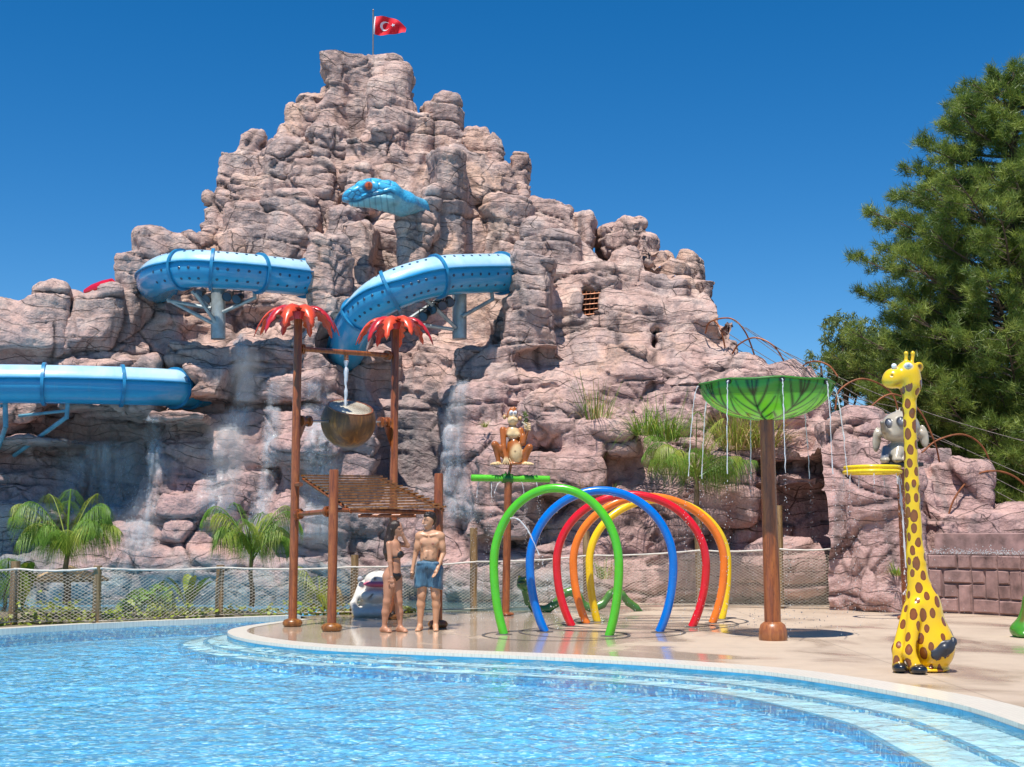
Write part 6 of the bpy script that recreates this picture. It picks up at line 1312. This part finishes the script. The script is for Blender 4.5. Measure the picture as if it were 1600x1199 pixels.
tuft(1040, 690, 28.2, 280, 1.6, 'arching green grass spilling off the ledge at centre right', 22, ('palm', 'palm2'), 1.3); tuft(1010, 680, 28.0, 160, 1.3, 'smaller arching green clump left of the big ledge grass', 23, ('palm', 'palm2'), 1.4)
tuft(1150, 705, 28.0, 380, 1.7, 'yellow green grass clump hanging behind the leaf bowl', 24, ('palm2', 'palm2', 'dry'), 1.0); tuft(1190, 700, 28.0, 320, 1.6, 'straw tinged grass clump right behind the rusty umbrella post', 25, ('palm2', 'dry'), 1.1)
tuft(915, 775, 28.0, 60, .55, 'small dry tuft on the rock above the blue arch', 26, ('dry', 'dry')); tuft(952, 780, 28.0, 80, .6, 'small dry tuft on the rock above the red arch', 27, ('dry', 'palm')); tuft(757, 668, 28.9, 40, .3, 'tiny green sprig on the rock left of the monkey', 28, ('palm2', 'dry'))
tuft(945, 905, 27.3, 90, .75, 'green tuft behind the net between the blue and yellow arches', 29, ('palm', 'dry')); tuft(1402, 900, 24.6, 60, .5, 'small green weed beside the leaning hoop post', 30, ('palm', 'palm2'))
# creeping vine along the fence foot: countless small leaves
rnd = random.Random(31); q = MB()
fpts = [bases[0], bases[1], bases[2], bases[3], bases[4], G(640, 958)]
for i in range(2600):
    s_ = rnd.random() ** .8 * (len(fpts) - 1.001); a = int(s_); p = fpts[a].lerp(fpts[a + 1], s_ - a); cl = .5 + .5 * math.sin(s_ * 9.1) * math.sin(s_ * 3.7 + 1)
    if rnd.random() > .25 + .75 * cl: continue
    p = p + Vector((rnd.gauss(0, .06), rnd.gauss(.12, .14), abs(rnd.gauss(0, .17 * (0.4 + cl) * (1.35 - .22 * s_))) + .01)); sz = rnd.uniform(.025, .06)
    nrm_ = Vector((rnd.gauss(0, .5), rnd.gauss(-.4, .5), 1)).normalized(); u_ = nrm_.cross(Vector((rnd.random(), rnd.random(), .1))).normalized(); v_ = nrm_.cross(u_); q.add([p - u_ * sz, p - v_ * sz * .8, p + u_ * sz * .4 - v_ * sz * .7, p + u_ * sz, p + u_ * sz * .4 + v_ * sz * .7, p + v_ * sz * .8], [(0, 1, 2, 3, 4, 5)])
tag(q.build('creeping_vine', M['palm2'], None, False), 'low yellow green vine creeping along the foot of the left fence', 'vine', None, 'stuff')
q = MB(); rnd = random.Random(33)
for s0, L_ in (((165, 965, 23.0), 26), ((205, 950, 23.2), 20)):
    for k in range(70):
        t_ = k / 70; p = W(s0[0] + t_ * 60 * 1.0, s0[1] - 45 * t_ * abs(math.sin(2 * t_ + .5)), s0[2]) + Vector((rnd.gauss(0, .04), rnd.gauss(0, .05), rnd.gauss(0, .04))); sz = rnd.uniform(.03, .055); nrm_ = Vector((rnd.gauss(0, .5), rnd.gauss(-.6, .5), .8)).normalized(); u_ = nrm_.cross(Vector((1, .2, 0))).normalized(); v_ = nrm_.cross(u_); q.add([p - u_ * sz, p - v_ * sz, p + u_ * sz, p + v_ * sz], [(0, 1, 2, 3)])
tag(q.build('climbing_vine', M['broad'], None, False), 'leafy vine climbing the net right of the second fence post', 'vine', None, 'stuff')
# thatched parasol behind the left fence
M['thatch'] = paint('thatch_straw', (.50, .33, .16), .9, .3, bump=.9, sc=14)
b = W(108, 960, 23.9); root = empty('thatched_parasol', b, 'straw thatched parasol behind the left fence and the first palm', 'parasol'); ap = W(108, 884, 23.9)
q = MB(); q.tube([b, ap], .035, 10); q.build('pole', M['pole_wood'], root)
rnd = random.Random(5); q = MB(); n = 64
q.lathe(ap, [(.02, .0), (.3, -.085), (.52, -.16), (.70, -.235), (.69, -.275)], n); 
for k in range(260):
    a = rnd.uniform(0, 6.28); r_ = rnd.uniform(.15, .72); p = ap + Vector((math.cos(a) * r_, math.sin(a) * r_, -.33 * r_ + .012)); dv = Vector((math.cos(a), math.sin(a), -.36)).normalized(); s_ = Vector((-math.sin(a), math.cos(a), 0)) * .012; q.add([p - s_, p + s_, p + dv * .12 + s_ * .3, p + dv * .12 - s_ * .3], [(0, 1, 2, 3)])
q.build('thatch_roof', M['thatch'], root, False)
# ================================================================== TREES
M['bark'] = paint('grey_brown_bark', (.14, .10, .07), .9, .3, bump=.9, sc=5)
M['pine'] = leafmat('pine_needles', (.085, .145, .028), (.20, .27, .045), .35); M['pine2'] = leafmat('pine_needles_light', (.22, .30, .05), (.36, .42, .09), .4); M['euc'] = leafmat('eucalyptus_leaves', (.13, .19, .06), (.27, .33, .12), .4)
def np_tris(name, V, mat, parent):
    V = np.asarray(V, np.float32).reshape(-1, 3); T = np.arange(len(V), dtype=np.int32).reshape(-1, 3); return link_mesh(name, np_mesh(name, V, T, False), mat, parent)
def clumps(centres, dirs, nb, L, w, rng, spread=.9):
    n = len(centres); c = np.repeat(centres, nb, 0); d = np.repeat(dirs, nb, 0) + rng.normal(0, spread, (n * nb, 3)); d /= np.linalg.norm(d, axis=1, keepdims=True)
    o = c + rng.normal(0, L * .22, c.shape); ln = (L * rng.uniform(.6, 1.15, n * nb))[:, None]; s = np.cross(d, rng.normal(0, 1, d.shape)); s /= np.linalg.norm(s, axis=1, keepdims=True) + 1e-6
    return np.stack([o - s * w, o + s * w, o + d * ln], 1).reshape(-1, 3)
def pine(base, H, prof, label, seed, nlimb, L=.24, w=.008, nb=42, name='pine_tree'):
    rng = np.random.default_rng(seed); rnd = random.Random(seed); root = empty(name, base, label, 'tree'); m_ = 10
    q = MB(); q.tube([base + Vector((.1 * math.sin(i * .8), 0, H * i / m_)) for i in range(m_ + 1)], [.30 * (1 - .93 * i / m_) + .01 for i in range(m_ + 1)], 12); q.build('trunk', M['bark'], root)
    ql = MB(); cen = []; dr = []
    for i in range(nlimb):
        z = .10 + .88 * (i + rnd.random()) / nlimb; az = i * 2.399 + rnd.uniform(-.3, .3); R_ = np.interp(z, [p_[0] for p_ in prof], [p_[1] for p_ in prof]) * rnd.uniform(.72, 1.12); d = Vector((math.cos(az), math.sin(az), 0)); a = base + Vector((0, 0, H * z)); P_ = [a + d * R_ * t_ + Vector((0, 0, R_ * (.12 * t_ + .22 * t_ * t_))) + Vector((rnd.gauss(0, .05), rnd.gauss(0, .05), rnd.gauss(0, .04))) * t_ for t_ in (0, .25, .5, .75, 1)]
        ql.tube(P_, [.07, .05, .035, .022, .01], 5, caps=False); nt = max(4, int(R_ * 5.5)); P_ = spline(P_, 4)
        for k in range(nt):
            t_ = .22 + .78 * (k + rnd.random()) / nt; p = P_[int(t_ * (len(P_) - 1))]; s_ = Vector((-d.y, d.x, 0)) * rnd.choice((-1, 1)); tl_ = R_ * .34 * (1.15 - t_) + .22; dv = (d * rnd.uniform(.3, .9) + s_ * rnd.uniform(.3, 1) + Vector((0, 0, rnd.uniform(.05, .55)))).normalized(); e = p + dv * tl_
            ql.tube([p, e], [.014, .006], 3, caps=False)
            for j in range(3): tt = .45 + .55 * (j + rnd.random()) / 3; c = p.lerp(e, tt) + Vector((rnd.gauss(0, .07), rnd.gauss(0, .07), rnd.gauss(0, .06))); cen.append(c); dr.append(dv * .7 + Vector((0, 0, .55)))
        cen.append(P_[-1]); dr.append(d + Vector((0, 0, .5)))
    ql.build('limbs', M['bark'], root, False); cen = np.array([tuple(c) for c in cen]); dr = np.array([tuple(c) for c in dr]); lt = rng.random(len(cen)) < .33
    np_tris('crown', clumps(cen[~lt], dr[~lt], nb, L, w, rng), M['pine'], root); np_tris('crown_tips', clumps(cen[lt], dr[lt], nb, L, w, rng), M['pine2'], root); return len(cen)
b = W(1610, 836, 33.0); b.z = -.2; s33 = 33 / F
n = pine(b, W(1590, 108, 33).z + .2, [(0, 2.6), (.12, 3.6), (.3, 4.3), (.45, 4.0), (.58, 3.9), (.7, 2.9), (.82, 2.1), (.92, 1.35), (1, .25)], 'huge dark green pine filling the right side behind the rocks', 41, 190, nb=48)
b = W(1500, 836, 36.0); b.z = -.2
pine(b, W(1480, 480, 36).z, [(0, 2.4), (.3, 3.2), (.6, 2.9), (.85, 1.8), (1, .3)], 'lower dark pine standing left of the huge pine behind the hoops', 42, 80, .24, .009, 34)
b = W(1690, 836, 30.0); b.z = -.2
pine(b, W(1600, 560, 30).z, [(0, 2.2), (.4, 2.6), (.75, 1.9), (1, .3)], 'lowest pine boughs at the right frame edge behind the low boulders', 44, 60, .24, .009, 34)
def bushy(px, py_top, d, R_, label, seed, nc=900, mat='euc'):
    rng = np.random.default_rng(seed); rnd = random.Random(seed); b = W(px, 836, d); b.z = -.2; zt = W(px, py_top, d).z; root = empty('eucalyptus_tree', b, label, 'tree')
    q = MB(); q.tube([b, b + Vector((.1, 0, zt * .5)), Vector((b.x, b.y, zt - .5))], [.16, .1, .03], 10)
    lob = []
    for i in range(11): an = rng.uniform(0, 6.28); rr = R_ * rng.uniform(.1, .75); z = zt - rng.uniform(.4, zt * .8); lob.append((b.x + rr * math.cos(an), b.y + rr * math.sin(an), z, rng.uniform(.5, .95))); q.tube([Vector((b.x, b.y, z * .7)), Vector(lob[-1][:3])], [.05, .015], 5)
    q.build('trunk', M['bark'], root); lob.append((b.x, b.y, zt - .7, .7)); cen = []
    for x, y, z, r in lob: v = rng.normal(0, 1, (nc // 12, 3)); v /= np.linalg.norm(v, axis=1, keepdims=True); cen.append(np.array([x, y, z]) + v * r * rng.uniform(.35, 1.0, (nc // 12, 1)) ** .6)
    cen = np.vstack(cen); np_tris('crown', clumps(cen, np.tile([0, 0, -.5], (len(cen), 1)), 16, .17, .020, rng, .8), M[mat], root)
bushy(1325, 487, 37, 1.7, 'pale olive eucalyptus behind the low rocks right of the leaf bowl', 51, 1300); bushy(1290, 545, 38, 1.3, 'small olive eucalyptus just right of the leaf bowl', 52, 800); bushy(1395, 505, 38.5, 1.8, 'olive eucalyptus above the elephant', 53, 1300)
# ================================================================== FALLING WATER
def fallmat():
    t = NT('white_water'); n1 = t.noise(1.0, 5, .6, t.co((9, 9, .55)), .4); n2 = t.noise(1.0, 4, .7, t.co((45, 45, 9))); n3 = t.noise(1.1, 4, .6); a = t.node('Attribute', attribute_name='Col')
    m = t.math('MULTIPLY', t.ramp(n1, [(.34, 0), (.70, 1)]), t.ramp(n2, [(.36, .45), (.62, 1)])); m = t.math('MULTIPLY', t.math('MULTIPLY', m, t.ramp(n3, [(.35, .35), (.6, 1)])), t.node('SeparateColor', {0: a.outputs[0]}).outputs[0])
    d = t.node('BsdfDiffuse', {'Color': (.82, .86, .90, 1)}); tl = t.node('BsdfTranslucent', {'Color': (.82, .86, .90, 1)}); gl = t.node('BsdfGlossy', {'Roughness': .25}); s1 = t.node('MixShader', {0: .4, 1: d.outputs[0], 2: tl.outputs[0]}); s2 = t.node('MixShader', {0: .03, 1: s1.outputs[0], 2: gl.outputs[0]})
    mx = t.node('MixShader', {0: t.math('MULTIPLY', m, .7), 1: t.node('BsdfTransparent').outputs[0], 2: s2.outputs[0]}); t.l.new(mx.outputs[0], t.out.inputs[0]); return t.m
M['fall'] = fallmat(); M['drop'] = NT('water_drop').set(Base_Color=(.88, .92, .95), Roughness=.08, Transmission_Weight=.45, IOR=1.33).m
MN = vnormals(MV, MQ); rng = np.random.default_rng(5)
for f in falls:
    wv = fall_mask(MV, f) * np.clip((-MN[:, 1] + .25 + MN[:, 2] * .5) * 2, 0, 1); qm = MQ[(wv[MQ].max(1) > .03)]
    if len(qm) == 0: continue
    used, inv = np.unique(qm, return_inverse=True); qq = inv.reshape(-1, 4); base = MV[used] + MN[used] * .02; ww = np.clip(wv[used] * 1.1, 0, 1)
    lay = [base, base + np.array([0, -.05, 0]) + MN[used] * .03, base + np.array([0.01, -.12, 0]) + MN[used] * .05]; V = np.vstack(lay); Q_ = np.vstack([qq + i * len(base) for i in range(3)])
    me = np_mesh('waterfall', V, Q_); set_col(me, np.repeat(np.concatenate([ww, ww * .8, ww * .6])[:, None], 3, 1)); o = link_mesh('waterfall', me, M['fall']); tag(o, f[7], 'waterfall', 'waterfalls on the mountain face', None)
    k = rng.choice(len(used), min(300, len(used)), p=(ww + 1e-6) / (ww + 1e-6).sum()); c = base[k] + rng.normal(0, .05, (len(k), 3)) + np.array([0, -.12, 0]) - np.abs(rng.normal(0, .12, (len(k), 1))) * np.array([[0, 1, 0]])
    s = rng.uniform(.003, .009, len(k)); T = []
    off = np.array([(1, 0, 0), (-.5, .87, 0), (-.5, -.87, 0), (0, 0, 2.2), (0, 0, -1.6)]); fc = np.array([(0, 1, 3), (1, 2, 3), (2, 0, 3), (1, 0, 4), (2, 1, 4), (0, 2, 4)])
    V = (c[:, None] + off[None] * s[:, None, None]).reshape(-1, 3); T = (fc[None] + 5 * np.arange(len(k))[:, None, None]).reshape(-1, 3)
    o = link_mesh('spray_droplets', np_mesh('spray_droplets', V, T), M['drop']); tag(o, 'cloud of white droplets thrown off the ' + f[7].split(' that ')[0], 'spray', None, 'stuff')
def drops(name, label, P_, sizes):
    P_ = np.asarray(P_, float); s = np.asarray(sizes, float); off = np.array([(1, 0, 0), (-.5, .87, 0), (-.5, -.87, 0), (0, 0, 1.9), (0, 0, -1.4)]); fc = np.array([(0, 1, 3), (1, 2, 3), (2, 0, 3), (1, 0, 4), (2, 1, 4), (0, 2, 4)])
    V = (P_[:, None] + off[None] * s[:, None, None]).reshape(-1, 3); T = (fc[None] + 5 * np.arange(len(P_))[:, None, None]).reshape(-1, 3)
    return tag(link_mesh(name, np_mesh(name, V, T), M['drop']), label, 'spray', None, 'stuff')
M['jet'] = NT('water_jet').set(Base_Color=(.92, .94, .96), Roughness=.12, Transmission_Weight=.35, IOR=1.33).m
def jet(p0, v0, z_end, label, w=.016, group=None, seed=0, name='water_jet', solid=.5):
    rnd = random.Random(seed); P_ = []; t_ = 0
    while True:
        p = p0 + v0 * t_ + Vector((0, 0, -4.9 * t_ * t_)); P_.append(p)
        if p.z < z_end or t_ > 2: break
        t_ += .018
    n = len(P_); m_ = int(n * solid); q = MB(); q.tube([p + Vector((rnd.gauss(0, .003), rnd.gauss(0, .003), 0)) for p in P_[:m_]], [w * rnd.uniform(.35, 1.0) * (1 - .5 * i / n) for i in range(m_)], 6)
    o = tag(q.build(name, M['jet']), label, 'water jet', group); q = MB()
    for i in range(m_, n):
        for _ in range(3):
            c = P_[i] + Vector((rnd.gauss(0, .012 + .02 * i / n), rnd.gauss(0, .02), rnd.gauss(0, .03))); q.lathe(c, [(0, -.6 * w), (w * rnd.uniform(.2, .5), 0), (0, 1.0 * w)], 5)
    if q.v: q.build('droplets', M['jet'], o)['kind'] = 'stuff'
    return o
top, Rr = UMB; names = ['front', 'front right', 'right', 'back right', 'back', 'back left', 'left', 'front left']
for k in range(8):
    a = R(-90 + 45 * k + 2); dv = Vector((math.cos(a), math.sin(a), 0)); jet(top + dv * Rr * 1.02 + Vector((0, 0, -.03)), dv * (.10 if k in (7, 0, 1) else .32), .02, 'thin water stream pouring from the ' + names[k] + ' spout of the leaf bowl', .012, 'streams from the leaf bowl', 60 + k, solid=.62)
bk0 = W(541, 560, (pA.y + pE.y) / 2); jet(bk0, Vector((0, -.02, -1.2)), bc.z + .1, 'broken white stream falling from the crossbar into the coconut bucket', .05, None, 70, solid=.9)
q = MB(); q.lathe(bk0 + Vector((0, 0, -.06)), [(.04, 0), (.04, .12)], 12); tag(q.build('filler_pipe', M['wood']), 'short filler pipe under the top crossbar above the bucket', 'pipe')
for k, (px, v, wh_) in enumerate(((748, (-.15, -.1, 0), 'leftmost'), (768, (.0, -.3, 0), 'second'), (783, (-.5, -.4, .3), 'third and slanting'), (815, (.2, .1, 0), 'fourth, right of the post'), (838, (.15, -.1, 0), 'rightmost'))): jet(W(px, 754, pm.y - .05), Vector(v), .02, wh_ + ' of the thin streams falling from the green spray pipe', .011, 'streams from the green spray pipe', 80 + k, solid=.35)
for k in range(7): a = k * .9; p = hc + Vector((math.cos(a) * r_ * 0 + math.cos(a) * 42 * zs, math.sin(a) * 42 * zs, -.03)); jet(p, Vector((math.cos(a) * .15, math.sin(a) * .15, 0)), .02, 'thin stream falling from the ' + ('right', 'right rear', 'left rear', 'rear left', 'left front', 'front', 'right front')[k] + ' of the yellow hoop', .010, 'streams from the yellow hoop', 90 + k, solid=.3)
jet(W(1403, 745, pe.y - .3), Vector((.12, -.1, 0)), .02, 'dense white stream falling along the leaning post under the elephant', .035, None, 99, solid=.8)
ga = G(867, 992.5); jet(W(797, 810, ga.y), Vector((1.15, 0, .3)), .02, 'slanting jet shooting from the green arch to the right', .018, None, 101, solid=.6)
rng = np.random.default_rng(9); P_ = []; S_ = []
for cx, cy, n_, sx_, sz_ in ((1215, 985, 260, .55, .35), (1420, 960, 220, .5, .5), (900, 975, 220, 1.3, .15), (700, 972, 60, .8, .1), (1345, 960, 120, .5, .3), (1110, 930, 120, .3, .8)):
    c = G(cx, max(cy, 955)); pts_ = np.array([c.x, c.y, 0]) + rng.normal(0, 1, (n_, 3)) * np.array([sx_, .5, 0]); pts_[:, 2] = np.abs(rng.normal(0, sz_, n_)) + .02; P_.append(pts_); S_.append(rng.uniform(.003, .009, n_))
drops('splash_droplets', 'droplets bouncing off the wet deck around the leaf umbrella, arches and hoop post', np.vstack(P_), np.concatenate(S_))
P_ = [];
for i in range(900): s_ = rng.uniform(0, cum[-1]); v = wat_(s_, wall_h + abs(rng.normal(0, .05)), rng.normal(.02, .05)); P_.append(tuple(v))
drops('wall_spray', 'line of splashing droplets along the top of the stamped stone wall', P_, rng.uniform(.004, .011, 900))
# soft white mist where the falls break: small clouds of real vapour
def mist(p, r, label, dens, seed):
    q = MB(); n_ = 20; pr = [(max(1e-4, math.sin(math.pi * i / 12)), -math.cos(math.pi * i / 12)) for i in range(13)]; q.lathe((0, 0, 0), pr, n_)
    t = NT('mist'); t.n.remove(t.p); tc = t.node('TexCoord').outputs['Object']; L = t.node('VectorMath', {0: tc}, operation='LENGTH').outputs['Value']
    fo = t.node('MapRange', {'Value': L, 'From Min': 0.25, 'From Max': 0.95, 'To Min': 1.0, 'To Max': 0.0}, interpolation_type='SMOOTHSTEP').outputs[0]
    nz = t.ramp(t.noise(1.6, 4, .6, t.node('Mapping', {'Vector': tc, 'Scale': (1, 1, 1), 'Location': (seed, 0, 0)}).outputs[0]), [(.36, 0), (.62, 1)])
    v = t.node('VolumePrincipled', {'Color': (.95, .97, 1, 1), 'Density': t.math('MULTIPLY', t.math('MULTIPLY', fo, nz), dens), 'Anisotropy': .2}); t.l.new(v.outputs[0], t.out.inputs['Volume'])
    o = q.build('mist', t.m); o.location = p; o.scale = r; tag(o, label, 'mist', None, 'stuff')
mist(W(384, 590, 29.6), (.5, .4, 1.0), 'white mist around the upper left fall', 1.9, 1)
mist(W(360, 710, 29.0), (.8, .45, 1.3), 'white mist drifting down the rock between the left palms', 1.3, 2)
mist(W(490, 800, 28.3), (1.0, .45, 1.3), 'thin mist at the foot of the fall behind the tall rusty post', 0.9, 3)
mist(W(215, 830, 28.6), (.8, .45, .9), 'thin mist over the pink ledge at left', 0.9, 4)
mist(W(714, 660, 29.2), (.4, .4, 1.2), 'white mist in the cleft left of the monkey', 1.2, 5)
